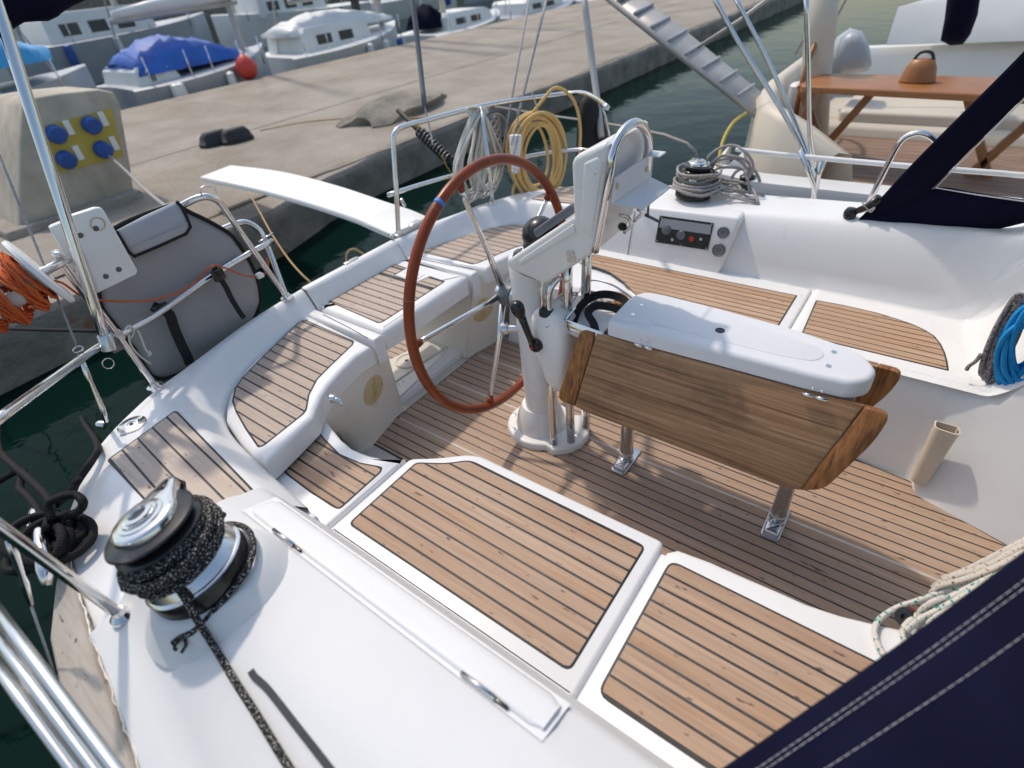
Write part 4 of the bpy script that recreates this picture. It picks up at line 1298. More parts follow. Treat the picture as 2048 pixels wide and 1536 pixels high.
lathe("cup_holder", [(0.0, -0.02), (0.04, -0.02), (0.046, 0.012), (0.056, 0.014), (0.056, 0.008), (0.05, -0.03), (0.044, -0.05)], (-0.845, 1.70, 0.665), "beige_plastic", ped, 28)
box("cup_arm", (-0.89, 1.655, 0.645), (0.05, 0.06, 0.03), "beige_plastic", ped, 0.006)

# ================================================================ steering wheel
WC = Vector((-1.292, 1.522, 0.682))
wu, wv = Vector((0, 1, 0)), Vector((math.sin(-0.0465), 0, math.cos(-0.0465)))
wn = wu.cross(wv)
if wn.x > 0:
    wn = -wn
ring = [WC + (wu * math.cos(a) + wv * math.sin(a)) * 0.504 for a in [2 * math.pi * k / 96 for k in range(96)]]
rim = tube("steering_wheel", ring, 0.0195, "mahogany", ped, 14, 0, True)
rim["label"] = "large five-spoke steering wheel with varnished red-brown wooden rim"
wheel = rim
for k in range(10):
    a = 2 * math.pi * (k + 0.37) / 10
    arc = [WC + (wu * math.cos(a + d) + wv * math.sin(a + d)) * 0.504 for d in (-0.0022, 0.0022)]
    tube("rim_joint", arc, 0.0197, "varnished_wood", rim, 14)
a0 = math.radians(118)
tube("blue_tape", [WC + (wu * math.cos(a0 + d) + wv * math.sin(a0 + d)) * 0.504 for d in (-0.016, 0.0, 0.016)], 0.0202, "blue_tape", rim, 14)
hubc = WC + Vector((0.03, 0, 0))
for k in range(5):
    a = math.radians(104.5 - 72 * k)
    d = wu * math.cos(a) + wv * math.sin(a)
    sp = tube("spoke", [hubc + d * 0.03 + Vector((-0.01, 0, 0)), hubc + d * 0.20 + Vector((-0.012, 0, 0)), WC + d * 0.43, WC + d * 0.475], [0.0135, 0.0118, 0.010, 0.0095], "stainless", wheel, 12)
    tube("spoke_socket", [WC + d * 0.462, WC + d * 0.492], [0.0135, 0.018], "mahogany", wheel, 12)
hub = lathe("hub", [(0.0, -0.012), (0.022, -0.012), (0.034, -0.004), (0.040, 0.006), (0.040, 0.022)], WC + Vector((0.0, 0, 0)), "alloy", wheel, 28, (1, 0, 0))
lathe("hub_grip", [(0.046, 0.0), (0.049, 0.004), (0.047, 0.05), (0.044, 0.052)], WC + Vector((0.022, 0, 0)), "grey_plastic", wheel, 28, (1, 0, 0))
lathe("hub_shaft", [(0.040, 0.0), (0.044, 0.006), (0.044, 0.05), (0.042, 0.10)], WC + Vector((0.072, 0, 0)), "alloy", wheel, 28, (1, 0, 0))

# ================================================================ winches
def winch(root, c, axis, s=1.0, rope=True):
    c = Vector(c)
    R = frame(axis, (0, 1, 0))
    A = R @ Vector((0, 0, 1))
    pr = lambda lst: [(r * s, h * s) for r, h in lst]
    lathe("base_ring", pr([(0.112, 0.0), (0.112, 0.036), (0.108, 0.044), (0.100, 0.047)]), c, "black_plastic", root, 40, A)
    lathe("base_rim", pr([(0.110, 0.044), (0.1115, 0.0475), (0.107, 0.052), (0.098, 0.054)]), c, "stainless", root, 40, A)
    lathe("drum", pr([(0.106, 0.050), (0.099, 0.064), (0.086, 0.084), (0.075, 0.098), (0.070, 0.112), (0.071, 0.140), (0.076, 0.154)]), c, "stainless", root, 40, A)
    lathe("jaw", pr([(0.076, 0.152), (0.090, 0.156), (0.094, 0.161), (0.088, 0.166), (0.070, 0.170), (0.070, 0.176), (0.090, 0.181), (0.0955, 0.187), (0.093, 0.191), (0.072, 0.197), (0.05, 0.198)]), c, "black_plastic", root, 40, A)
    # self-tailing arm: pear-shaped casting on top
    prof = []
    for a in range(0, 360, 12):
        x = 0.060 * math.cos(math.radians(a))
        y = 0.060 * math.sin(math.radians(a))
        prof.append((x, y))
    arm = [(0.068 * math.cos(math.radians(a)), 0.068 * math.sin(math.radians(a))) for a in range(34, 327, 14)]
    arm += [(0.075, -0.030), (0.110, -0.016), (0.118, 0.0), (0.110, 0.018), (0.075, 0.032)]
    ang = math.radians(35)
    arm = [((x * math.cos(ang) - y * math.sin(ang)) * s, (x * math.sin(ang) + y * math.cos(ang)) * s) for x, y in arm]
    rows = []
    for g, h in ((0.0, 0.192), (0.0, 0.208), (0.003, 0.212), (0.010, 0.2145)):
        rows.append([c + R @ Vector((x, y, h * s)) for x, y in inset(arm, g * s)])
    ar = loft("tailing_arm", rows, "stainless", root, closed=True, cap=True, ang=45)
    slot = [(0.072, -0.012), (0.102, -0.006), (0.104, 0.004), (0.072, 0.014)]
    slot = [((x * math.cos(ang) - y * math.sin(ang)) * s, (x * math.sin(ang) + y * math.cos(ang)) * s) for x, y in slot]
    loft("arm_slot", [[c + R @ Vector((x, y, 0.2143 * s)) for x, y in slot], [c + R @ Vector((x, y, 0.2150 * s)) for x, y in slot]], "black_plastic", ar, closed=True, cap=True)
    lathe("cap_ring", pr([(0.048, 0.213), (0.047, 0.217), (0.038, 0.218), (0.036, 0.2165), (0.030, 0.2165), (0.029, 0.226), (0.019, 0.227), (0.017, 0.222)]), c, "stainless", ar, 36, A)
    lathe("handle_socket", pr([(0.0, 0.216), (0.017, 0.216), (0.0175, 0.2225)]), c, "black_plastic", ar, 8, A)
    return R

WB = Vector((-1.035, 0.105, 0.712))
WAX = Vector((-0.20, -0.12, 1.0)).normalized()
win = thing("winch", "chrome and black self-tailing winch on the near starboard coaming", "winch", tuple(WB), "sheet winches")
PAD = lathe("winch_pad", [(0.175, -0.05), (0.150, -0.012), (0.134, 0.012), (0.122, 0.024), (0.112, 0.026)], WB, "deck_nonskid", yacht, 48, (-0.1, -0.06, 1))
WB2 = WB + WAX * 0.020
Rw = winch(win, WB2, WAX, 0.98)
bpy.context.view_layer.update()

rp = thing("black_sheet", "black rope with pale flecks wound round the near winch and led forward", "rope", tuple(WB2))
paths = []
path = []
for k in range(0, 24 * 7):
    a = 2 * math.pi * k / 24
    turn = k / 24
    h = 0.084 + 0.0098 * turn + rnd.uniform(-0.0012, 0.0012)
    r = 0.0925 - 0.0015 * turn + 0.004 * math.sin(a * 0.7 + 1) + rnd.uniform(-0.001, 0.001)
    if turn < 1.0:
        r += 0.012 * (1 - turn)
    path.append(WB2 + Rw @ Vector((r * math.cos(a), r * math.sin(a), h)))
# a second, looser layer thrown over the first
path2 = []
for k in range(0, 24 * 4):
    a = 2 * math.pi * k / 24 + 0.8
    turn = k / 24
    h = 0.092 + 0.012 * turn + 0.010 * math.sin(a * 1.0 + 0.6)
    r = 0.103 + 0.005 * math.sin(a * 1.7) + rnd.uniform(-0.0015, 0.0015)
    path2.append(WB2 + Rw @ Vector((r * math.cos(a), r * math.sin(a), h)))
up = [path2[-1], WB2 + Rw @ Vector((0.085, 0.07, 0.15)), WB2 + Rw @ Vector((0.10, 0.068, 0.175)), WB2 + Rw @ Vector((0.094, 0.055, 0.20)), WB2 + Rw @ Vector((0.07, 0.055, 0.19))]
def drape(pts, lift):
    """lay points on the starboard coaming"""
    out = []
    for p in pts:
        h = drop_on([COAM, PAD], (p[0], p[1], 1.5), (0, 0, -1))
        out.append(Vector((p[0], p[1], (h[0].z if h else p[2]) + lift)))
    return out
lead = [WB2 + Rw @ Vector((-0.05, -0.083, 0.075)), Vector((-0.9514, 0.04104, 0.8)), Vector((-0.9287, 0.03344, 0.765))] + drape([(-0.8854, 0.02291, 0.72), (-0.8023, 0.01101, 0.715), (-0.7112, -4.173e-05, 0.71), (-0.621, -0.01225, 0.7), (-0.5342, -0.02316, 0.7), (-0.4531, -0.03422, 0.69), (-0.3418, -0.0495, 0.69)], 0.008)
low = []
for k in range(0, 17):
    a = math.radians(-75 + k * 12)
    low.append(WB2 + Rw @ Vector((0.121 * math.cos(a), 0.121 * math.sin(a), 0.008 + 0.03 * (k / 16))))
tail = [Vector((-0.9602, -0.02305, 0.718)), Vector((-0.9547, -0.005729, 0.722)), Vector((-0.9342, 0.02999, 0.733))] + low + [WB2 + Rw @ Vector((0.085, 0.085, 0.07))]
multi_tube("strand", [path, path2, up], 0.0072, "rope_black_fleck", rp, 8, 0)
multi_tube("strand", [lead], 0.0072, "rope_black_fleck", rp, 8, 6)
multi_tube("strand", [tail], 0.0066, "rope_black_fleck", rp, 8, 3)
multi_tube("frayed_end", [[(-0.9524, -0.001661, 0.724), (-0.9355, -0.007971, 0.716), (-0.9308, -0.02256, 0.713)], [(-0.9572, -0.01612, 0.72), (-0.9518, -0.025, 0.714), (-0.945, -0.02475, 0.713)]], 0.0035, "rope_black_fleck", rp, 6, 3)

PW = Vector((-1.009, 2.855, 0.668))
win2 = thing("winch", "chrome and black winch wrapped in grey rope on the far port coaming", "winch", tuple(PW), "sheet winches")
winch(win2, PW, (0.05, 0.1, 1), 0.82)
paths = []
for k in range(9):
    c = PW + Vector((rnd.uniform(-0.02, 0.03), rnd.uniform(-0.02, 0.03), 0.045 + k * 0.0105))
    r = 0.09 + rnd.uniform(-0.015, 0.03)
    ph = rnd.uniform(0, 6)
    paths.append([c + Vector((math.cos(a + ph) * r * rnd.uniform(0.92, 1.08), math.sin(a + ph) * r * 0.95, rnd.uniform(-0.008, 0.008))) for a in [2 * math.pi * q / 10 for q in range(10)]])
pr2 = thing("grey_rope", "grey rope heaped in loose loops round the far port winch", "rope", tuple(PW))
multi_tube("loop", paths, 0.0072, "rope_grey", pr2, 7, 4, True)
big = []
for c0, rr, tz in (((1425, 345), 0.105, 0.10), ((1438, 352), 0.12, 0.13), ((1440, 338), 0.10, 0.09), ((1405, 372), 0.12, 0.03)):
    c = PW + Vector((0.13 + 0.03 * rnd.random(), 0.10, tz))
    ph = rnd.uniform(-0.3, 0.3)
    big.append([c + Vector((rr * math.cos(a) * math.cos(ph), rr * math.cos(a) * math.sin(ph) + rnd.uniform(-0.02, 0.02), rr * 0.9 * math.sin(a))) for a in [math.pi * (q / 9) * 1.12 - 0.15 for q in range(10)]])
for k in range(7):
    big.append([PW + Vector((rnd.uniform(-0.12, 0.2), rnd.uniform(-0.1, 0.16), 0.04 + rnd.random() * 0.05)), PW + Vector((rnd.uniform(0.0, 0.25), rnd.uniform(-0.1, 0.16), 0.03 + rnd.random() * 0.04)), PW + Vector((0.2 + rnd.uniform(0, 0.15), rnd.uniform(-0.08, 0.14), 0.015))])
multi_tube("loop", big, 0.0068, "rope_grey", pr2, 7, 5)

# ================================================================ stern rails (pushpit)
def post(name, a, b, r, parent, n=0, mat="stainless"):
    return tube(name, [a, b], r, mat, parent, 12)

sr = thing("stern_rail", "starboard stern rail of bent stainless tube carrying the grey lifebuoy bag", "rail", (-2.125, 0.4445, 0.6), "stern rails")
A0 = Vector((-2.125, 0.4445, 0.6))
B0 = Vector((-2.255, 1.132, 0.6))
tube("post", [A0, Vector((-2.118, 0.4263, 0.8552)), Vector((-2.122, 0.4144, 1.029)), Vector((-2.122, 0.4082, 1.119)), Vector((-2.1, 0.4049, 1.169))], 0.0135, "stainless", sr, 12, 5)
tube("top_rail", [B0, Vector((-2.275, 1.075, 0.8616)), Vector((-2.3, 1.051, 1.009)), Vector((-2.302, 1.034, 1.078)), Vector((-2.302, 1.002, 1.113)), Vector((-2.32, 0.9552, 1.118)), Vector((-2.36, 0.8611, 1.094)), Vector((-2.36, 0.6787, 1.075)), Vector((-2.22, 0.4852, 1.106)), Vector((-2.12, 0.4096, 1.131)), Vector((-2.06, 0.304, 1.139)), Vector((-2.02, 0.1796, 1.139))], 0.0135, "stainless", sr, 12, 6)
tube("mid_rail", [Vector((-2.3, 1.189, 0.8548)), Vector((-2.27, 0.883, 0.8396)), Vector((-2.2, 0.5902, 0.8182)), Vector((-2.135, 0.4321, 0.8362)), Vector((-2.02, 0.3148, 0.8749)), Vector((-1.84, 0.1808, 0.932)), Vector((-1.58, -4.953e-05, 1.016))], 0.0125, "stainless", sr, 12, 5)
tube("hoop", [Vector((-2.265, 1.135, 0.6093)), Vector((-2.31, 1.16, 0.7005)), Vector((-2.36, 1.187, 0.7984)), Vector((-2.39, 1.195, 0.8815)), Vector((-2.41, 1.162, 0.9304)), Vector((-2.42, 1.113, 0.9404)), Vector((-2.42, 1.04, 0.9409)), Vector((-2.42, 0.9439, 0.9339))], 0.0125, "stainless", sr, 12, 5)
for p in (A0, B0):
    lathe("foot", [(0.030, 0), (0.029, 0.008), (0.018, 0.014), (0.0145, 0.024)], p, "stainless", sr, 20)
tube("eye", [Vector((-2.295, 0.9758, 1.129)), Vector((-2.295, 0.9774, 1.15)), Vector((-2.295, 1.002, 1.157)), Vector((-2.295, 1.03, 1.144)), Vector((-2.295, 1.034, 1.119))], 0.0035, "stainless", sr, 8, 4)
box("clamp", (-2.25, 1.047, 0.7589), (0.03, 0.03, 0.02), "white_plastic", sr, 0.004)
box("clamp", (-2.12, 0.4238, 0.8457), (0.035, 0.045, 0.035), "alloy", sr, 0.006)
tube("clevis_pin", [(-2.3, 1.127, 0.8728), (-2.32, 1.185, 0.8692)], 0.004, "stainless", sr, 8)
tube("clevis_pin", [(-2.3, 1.157, 0.879), (-2.32, 1.216, 0.8756)], 0.004, "stainless", sr, 8)
tube("split_ring", [Vector((-1.98, 0.3339, 0.845)) + Vector((0, 0.016 * math.cos(a), 0.018 * math.sin(a) - 0.01)) for a in [2 * math.pi * k / 20 for k in range(20)]], 0.0014, "stainless", sr, 6, 0, True)

pr_ = thing("stern_rail", "port stern rail of bent stainless tube with hanging rope coils", "rail", (-2.298, 1.9, 0.6), "stern rails")
C0 = Vector((-2.298, 1.9, 0.6))
D0 = Vector((-2.1, 2.502, 0.6))
tube("top_rail", [C0, Vector((-2.29, 1.945, 0.8221)), Vector((-2.31, 2.01, 1.039)), Vector((-2.31, 2.038, 1.096)), Vector((-2.31, 2.102, 1.112)), Vector((-2.31, 2.267, 1.103)), Vector((-2.25, 2.666, 1.089)), Vector((-2.13, 2.949, 1.075)), Vector((-1.97, 3.146, 1.069)), Vector((-1.83, 3.105, 1.087)), Vector((-1.65, 2.945, 1.099)), Vector((-1.4, 2.623, 1.131))], 0.0135, "stainless", pr_, 12, 6)
tube("mid_rail", [Vector((-2.33, 1.918, 0.8127)), Vector((-2.3, 2.212, 0.7927)), Vector((-2.22, 2.565, 0.7718)), Vector((-2.07, 2.878, 0.7708)), Vector((-1.85, 3.053, 0.7781)), Vector((-1.7, 3.036, 0.7894))], 0.0125, "stainless", pr_, 12, 5)
tube("post", [D0, Vector((-2.07, 2.468, 0.8073)), Vector((-2.2, 2.615, 1.097))], 0.0125, "stainless", pr_, 12, 4)
for p in (C0, D0):
    lathe("foot", [(0.028, 0), (0.027, 0.008), (0.017, 0.014), (0.0145, 0.024)], p, "stainless", pr_, 20)
box("rail_stop", (-2.29, 1.975, 0.7578), (0.012, 0.016, 0.05), "alloy", pr_, 0.002, Matrix.Rotation(0.35, 3, 'X'))

# ================================================================ things on the stern rails
def pillow(name, outline, nrm, mat, parent, puff=0.03, rings=5, back=0.02, wrinkle=0.0):
    """stuffed shape from an outline: rings drawn in towards the middle and raised along the normal"""
    P = [Vector(p) for p in outline]
    c = sum(P, Vector()) / len(P)
    n = Vector(nrm).normalized()
    rows = [[p - n * back for p in P]]
    for k in range(rings + 1):
        t = k / rings
        h = puff * math.sin(min(1.0, t * 1.6) * math.pi / 2)
        rows.append([p.lerp(c, 0.02 + 0.93 * t ** 1.3) + n * (h + wrinkle * math.sin(i * 2.1 + k * 1.7) * (0.3 + t)) for i, p in enumerate(P)])
    return loft(name, rows, mat, parent, closed=True, cap=True)

BX = -2.335
bag = thing("lifebuoy_bag", "grey horseshoe lifebuoy bag with black piping strapped inside the starboard stern rail", "bag", (-2.335, 0.71, 0.5395))
bo = [(-2.335, 0.6531, 1.113), (-2.335, 0.7285, 1.122), (-2.335, 0.8119, 1.123), (-2.335, 0.879, 1.115), (-2.335, 0.9283, 1.067), (-2.335, 0.9689, 1.025), (-2.335, 1.008, 0.9787), (-2.335, 1.043, 0.9275), (-2.335, 1.063, 0.8413), (-2.335, 1.071, 0.7873), (-2.335, 1.072, 0.7355), (-2.335, 1.067, 0.6824), (-2.335, 1.055, 0.6366), (-2.335, 1.039, 0.6), (-2.335, 0.9801, 0.5432), (-2.335, 0.9152, 0.5035), (-2.335, 0.8291, 0.4941), (-2.335, 0.7595, 0.493), (-2.335, 0.6629, 0.4891), (-2.335, 0.5779, 0.4912), (-2.335, 0.5275, 0.5039), (-2.335, 0.497, 0.5401), (-2.335, 0.494, 0.6031), (-2.335, 0.4953, 0.6757), (-2.335, 0.4885, 0.7409), (-2.335, 0.4814, 0.806), (-2.335, 0.4756, 0.8635), (-2.335, 0.4882, 0.914), (-2.335, 0.5154, 0.9683), (-2.335, 0.5579, 1.028), (-2.335, 0.61, 1.084)]
pillow("cover", bo, (1, -0.15, 0.25), "grey_fabric", bag, 0.05, 6, 0.05, 0.002)
tube("piping", catmull(bo, 2, True), 0.0085, "black_webbing", bag, 8, 0, True)
FX = -2.268
fl = [Vector(p) for p in [(-2.268, 0.631, 1.121), (-2.268, 0.746, 1.137), (-2.268, 0.866, 1.146), (-2.268, 0.874, 1.126), (-2.268, 0.8759, 1.084), (-2.268, 0.8727, 1.044), (-2.268, 0.8464, 1.027), (-2.268, 0.7404, 1.022), (-2.268, 0.6419, 1.02), (-2.268, 0.6331, 1.041), (-2.268, 0.6319, 1.08)]]
pillow("flap", fl, (1, -0.15, 0.25), "grey_fabric_light", bag, 0.012, 3, 0.03)
tube("flap_piping", fl[2:] + [fl[0]], 0.0065, "black_webbing", bag, 8)
tube("flap_seam", [(-2.253, 0.6444, 1.058), (-2.253, 0.7527, 1.061), (-2.253, 0.8648, 1.065)], 0.0016, "grey_fabric_light", bag, 6)
strap_mesh("strap", [(-2.235, 0.6031, 0.841), (-2.235, 0.6193, 0.8193), (-2.235, 0.642, 0.785), (-2.235, 0.634, 0.7275), (-2.235, 0.6269, 0.6532), (-2.235, 0.6245, 0.5954), (-2.235, 0.6195, 0.5581)], 0.038, "black_webbing", bag, (1, 0, 0.1))
strap_mesh("strap", [(-2.235, 0.876, 0.8774), (-2.235, 0.8801, 0.8284), (-2.235, 0.886, 0.7818), (-2.235, 0.8866, 0.7319), (-2.235, 0.8943, 0.6644), (-2.235, 0.9014, 0.6254)], 0.022, "black_webbing", bag, (1, 0, 0.1))
box("buckle", (-2.225, 0.6228, 0.8202), (0.02, 0.06, 0.04), "black_plastic", bag, 0.008)
box("buckle", (-2.225, 0.8757, 0.8463), (0.02, 0.05, 0.05), "black_plastic", bag, 0.008)

ws = thing("white_lashing", "thin white lashing cord knotted round the lower stern rail by the grey bag", "cord", (-2.16, 0.4825, 0.8248))
multi_tube("strand", [[(-2.15, 0.4639, 0.8384), (-2.15, 0.4816, 0.8453), (-2.15, 0.4886, 0.8244), (-2.15, 0.4667, 0.8028), (-2.15, 0.4626, 0.8223), (-2.15, 0.4639, 0.8384)], [(-2.17, 0.4937, 0.824), (-2.17, 0.5026, 0.806), (-2.17, 0.4984, 0.769), (-2.17, 0.4924, 0.7278), (-2.17, 0.4969, 0.7068)], [(-2.19, 0.4791, 0.8133), (-2.19, 0.4632, 0.7614), (-2.19, 0.4691, 0.7081), (-2.19, 0.4865, 0.6597)], [(-2.17, 0.4993, 0.7191), (-2.17, 0.4998, 0.705), (-2.17, 0.4876, 0.7034)]], 0.0034, "rope_white", ws, 6, 5)

brd = thing("outboard_bracket", "white plastic outboard motor pad bolted to the starboard stern rail", "bracket", (-2.16, 0.482, 1.025))
def plate_x(name, q, x, th, mat, parent, bev=0.006):
    """plate parallel to the transom from an outline, rounded edges"""
    P = [(p[1], p[2]) for p in q]
    if area2(P) < 0:
        P = P[::-1]
    rows = []
    for g, h in ((bev, -th), (0, -th + bev), (0, -bev), (bev * 0.3, -bev * 0.3), (bev, 0)):
        rows.append([(x + h, a, b_) for a, b_ in (inset(P, g) if g else P)])
    return loft(name, rows, mat, parent, closed=True, cap=True, ang=50)
pb = plate_x("front_pad", [(-2.135, 0.5026, 1.243), (-2.135, 0.5756, 1.243), (-2.135, 0.5898, 1.238), (-2.135, 0.594, 1.228), (-2.135, 0.5935, 1.015), (-2.135, 0.5843, 1.004), (-2.135, 0.4499, 0.9956)], -2.135, 0.03, "white_plastic", brd)
plate_x("rear_pad", [(-2.205, 0.4508, 1.212), (-2.205, 0.4586, 1.216), (-2.205, 0.5903, 1.224), (-2.205, 0.5945, 1.202), (-2.205, 0.5601, 0.9774), (-2.205, 0.4704, 0.9815), (-2.205, 0.444, 1.069)], -2.205, 0.03, "white_plastic", brd)
for p in [(-2.134, 0.5449, 1.186), (-2.134, 0.4955, 1.182), (-2.134, 0.5425, 1.042), (-2.134, 0.4971, 1.037)]:
    lathe("bolt", [(0, 0.003), (0.004, 0.003), (0.005, 0.001), (0.008, 0.0012), (0.009, 0)], p, "dark_steel", pb, 12, (1, 0, 0))
sc = Vector((-2.134, 0.5567, 1.197))
tube("rust_ring", [sc + Vector((0, 0.020 * math.cos(a), 0.020 * math.sin(a))) for a in [2 * math.pi * k / 24 for k in range(24)]], 0.0028, "rust_stain", pb, 6, 0, True, 0.25)

# reel with orange line
rc0 = Vector((-2.07, 0.3254, 1.138))
rdir = Vector((-0.13, -0.95, -0.28)).normalized()
reel = thing("line_reel", "white plastic reel wound with bright orange floating line on the stern rail", "reel", tuple(rc0))
lathe("flange", [(0.0, 0.0), (0.106, 0.0), (0.112, -0.004), (0.112, -0.014), (0.106, -0.018), (0.0, -0.016)], rc0, "white_plastic", reel, 36, rdir)
lathe("core", [(0.045, 0.0), (0.045, 0.24)], rc0, "white_plastic", reel, 24, rdir)
Rr = frame(rdir)
pth = []
for k in range(0, 20 * 34):
    a = 2 * math.pi * k / 20
    t = k / 680
    h = 0.10 + 0.085 * math.sin(t * 31.0) + rnd.uniform(-0.004, 0.004)
    r = 0.055 + 0.03 * t + rnd.uniform(-0.003, 0.004) + 0.012 * math.sin(a + h * 30)
    pth.append(rc0 + Rr @ Vector((r * math.cos(a), r * math.sin(a), h)))
multi_tube("winding", [pth], 0.0052, "rope_orange", reel, 6, 0)
ol = thing("orange_line", "thin orange line led from the reel across the grey lifebuoy bag", "line", (-2.2, 0.5118, 0.9224))
multi_tube("strand", [[(-2.06, 0.3415, 1.114), (-2.1, 0.374, 1.079), (-2.14, 0.404, 1.012), (-2.17, 0.4519, 0.9607), (-2.19, 0.5208, 0.9143), (-2.2, 0.6137, 0.8726), (-2.21, 0.7088, 0.8567), (-2.215, 0.7887, 0.8671), (-2.2, 0.8576, 0.8997), (-2.215, 0.9077, 0.8652), (-2.235, 0.9634, 0.808), (-2.25, 1.026, 0.7616), (-2.26, 1.079, 0.7517), (-2.27, 1.113, 0.7751), (-2.28, 1.123, 0.8052)]], 0.0036, "rope_orange", ol, 7, 5)

pole = thing("bimini_pole", "tall stainless bimini frame tube rising at the left edge from the stern rail", "pole", (-2.07, 0.3766, 0.8526))
tube("tube", [(-2.03, 0.371, 0.8731), (-2.09, 0.497, 1.346), (-2.2, 0.6203, 1.733), (-2.26, 0.6764, 1.897)], 0.0165, "stainless", pole, 16, 4)
lathe("end_fitting", [(0.022, 0.0), (0.022, 0.05), (0.019, 0.055)], (-2.03, 0.3674, 0.8512), "alloy", pole, 20, Vector((-2.09, 0.497, 1.346)) - Vector((-2.03, 0.371, 0.8731)))
box("jaw_slide", (-2.05, 0.3915, 0.8502), (0.03, 0.04, 0.045), "dark_steel", pole, 0.006)

bim = thing("bimini_canvas", "navy blue folded bimini canvas hanging into the top left corner", "canvas", (-2.62, 0.8623, 1.812))
bp = catmull([(-2.3, 0.5128, 1.776), (-2.3, 0.5982, 1.787), (-2.3, 0.7004, 1.795), (-2.3, 0.8169, 1.817), (-2.3, 0.932, 1.847), (-2.3, 1.079, 1.896), (-2.3, 1.26, 1.964)], 4)
rows = []
for i, p in enumerate(bp):
    t = i / (len(bp) - 1)
    r = 0.076 + 0.005 * math.sin(i * 1.3)
    rows.append([p + Vector((math.cos(a) * r * 0.75, math.sin(a) * r * 0.35 + 0.0, math.sin(a) * r * (1 + 0.08 * math.sin(3 * a + i)))) for a in [2 * math.pi * k / 18 for k in range(18)]])
loft("rolled_canvas", rows, "navy_canvas", bim, closed=True, cap=True)

bst = thing("backstay_wire", "steel wire stay with turnbuckle fixed to the starboard quarter edge", "stay", (-2.125, 0.2464, 0.57))
tube("wire", [(-2.02, 0.2957, 0.9119), (-2.1, 0.3504, 1.101), (-2.17, 0.409, 1.323), (-2.24, 0.4637, 1.524)], 0.0038, "wire_steel", bst, 8)
tube("ring", [Vector((-2.015, 0.2925, 0.904)) + Vector((0, 0.014 * math.cos(a), 0.009 * math.sin(a))) for a in [2 * math.pi * k / 16 for k in range(16)]], 0.0025, "stainless", bst, 6, 0, True)
tube("turnbuckle", [(-2.01, 0.2891, 0.8903), (-1.995, 0.2734, 0.8387), (-1.99, 0.2675, 0.8142), (-1.985, 0.2656, 0.8031), (-1.965, 0.2463, 0.7178), (-1.955, 0.2339, 0.6814), (-2.114, 0.2464, 0.575)], [0.006, 0.009, 0.009, 0.0062, 0.009, 0.0075, 0.006], "stainless", bst, 10)
lathe("deck_eye", [(0.016, 0.0), (0.016, 0.02), (0.010, 0.028), (0, 0.03)], (-2.129, 0.2439, 0.565), "stainless", bst, 16, (-0.7, -0.6, 0.3))

# gangway from the transom to the quay
gw = thing("gangway_plank", "white bowed gangway plank from the transom to the quay", "gangway", (-2.309, 2.006, 0.61))
gn = catmull([(-2.314, 1.87, 0.615), (-2.489, 1.888, 0.625), (-2.727, 1.925, 0.63), (-3.335, 2.007, 0.615), (-4.123, 2.113, 0.57), (-5.127, 2.229, 0.5)], 5)
gf = catmull([(-2.289, 2.144, 0.615), (-2.471, 2.174, 0.625), (-2.717, 2.202, 0.63), (-3.365, 2.327, 0.615), (-4.255, 2.473, 0.57), (-5.179, 2.56, 0.5)], 5)
rows = []
for a, b_ in zip(gn, gf):
    d = (b_ - a).normalized() * 0.006
    rows.append([a + Vector((0, 0, -0.032)), a + Vector((0, 0, -0.006)), a + d, b_ - d, b_ + Vector((0, 0, -0.006)), b_ + Vector((0, 0, -0.032))])
loft("deck_board", rows, "plank_white", gw, closed=True, cap=True, ang=45)
tube("hinge_bar", [(-2.272, 1.885, 0.622), (-2.279, 2.178, 0.622)], 0.011, "white_plastic", gw, 10)
box("hinge", (-2.28, 2.017, 0.628), (0.035, 0.075, 0.012), "stainless", gw, 0.004)
tube("hinge_pin", [(-2.35, 1.879, 0.605), (-2.307, 1.867, 0.6)], 0.006, "stainless", gw, 8)
gl = thing("tan_rope", "thin tan rope running from under the gangway down to the transom", "rope", (-2.376, 1.326, 0.57))
multi_tube("strand", [[(-3.9, 1.977, 0.6127), (-3.3, 1.694, 0.6515), (-2.85, 1.484, 0.667), (-2.6, 1.388, 0.6251), (-2.42, 1.328, 0.6067), (-2.33, 1.315, 0.5753)]], 0.0055, "rope_tan", gl, 7, 5)
gl2 = thing("tan_rope", "short loop of tan rope rising behind the closed transom gate", "rope", (-2.31, 1.531, 0.5973))
multi_tube("strand", [[(-2.31, 1.529, 0.5814), (-2.31, 1.546, 0.6297), (-2.31, 1.575, 0.645), (-2.31, 1.612, 0.6325), (-2.31, 1.646, 0.5926), (-2.31, 1.658, 0.5646)]], 0.0055, "rope_tan", gl2, 7, 5)
ml = thing("mooring_line", "dark mooring line stretched level behind the bimini pole", "rope", (-4.3, 0.3533, 0.2599))
multi_tube("strand", [[(-4.46, 0.2, 0.21), (-4.2, 0.1343, 0.4304), (-3.6, 0.2958, 0.5033), (-2.9, 0.3923, 0.6516), (-2.4, 0.4544, 0.7634)]], 0.008, "rope_black", ml, 7, 4)

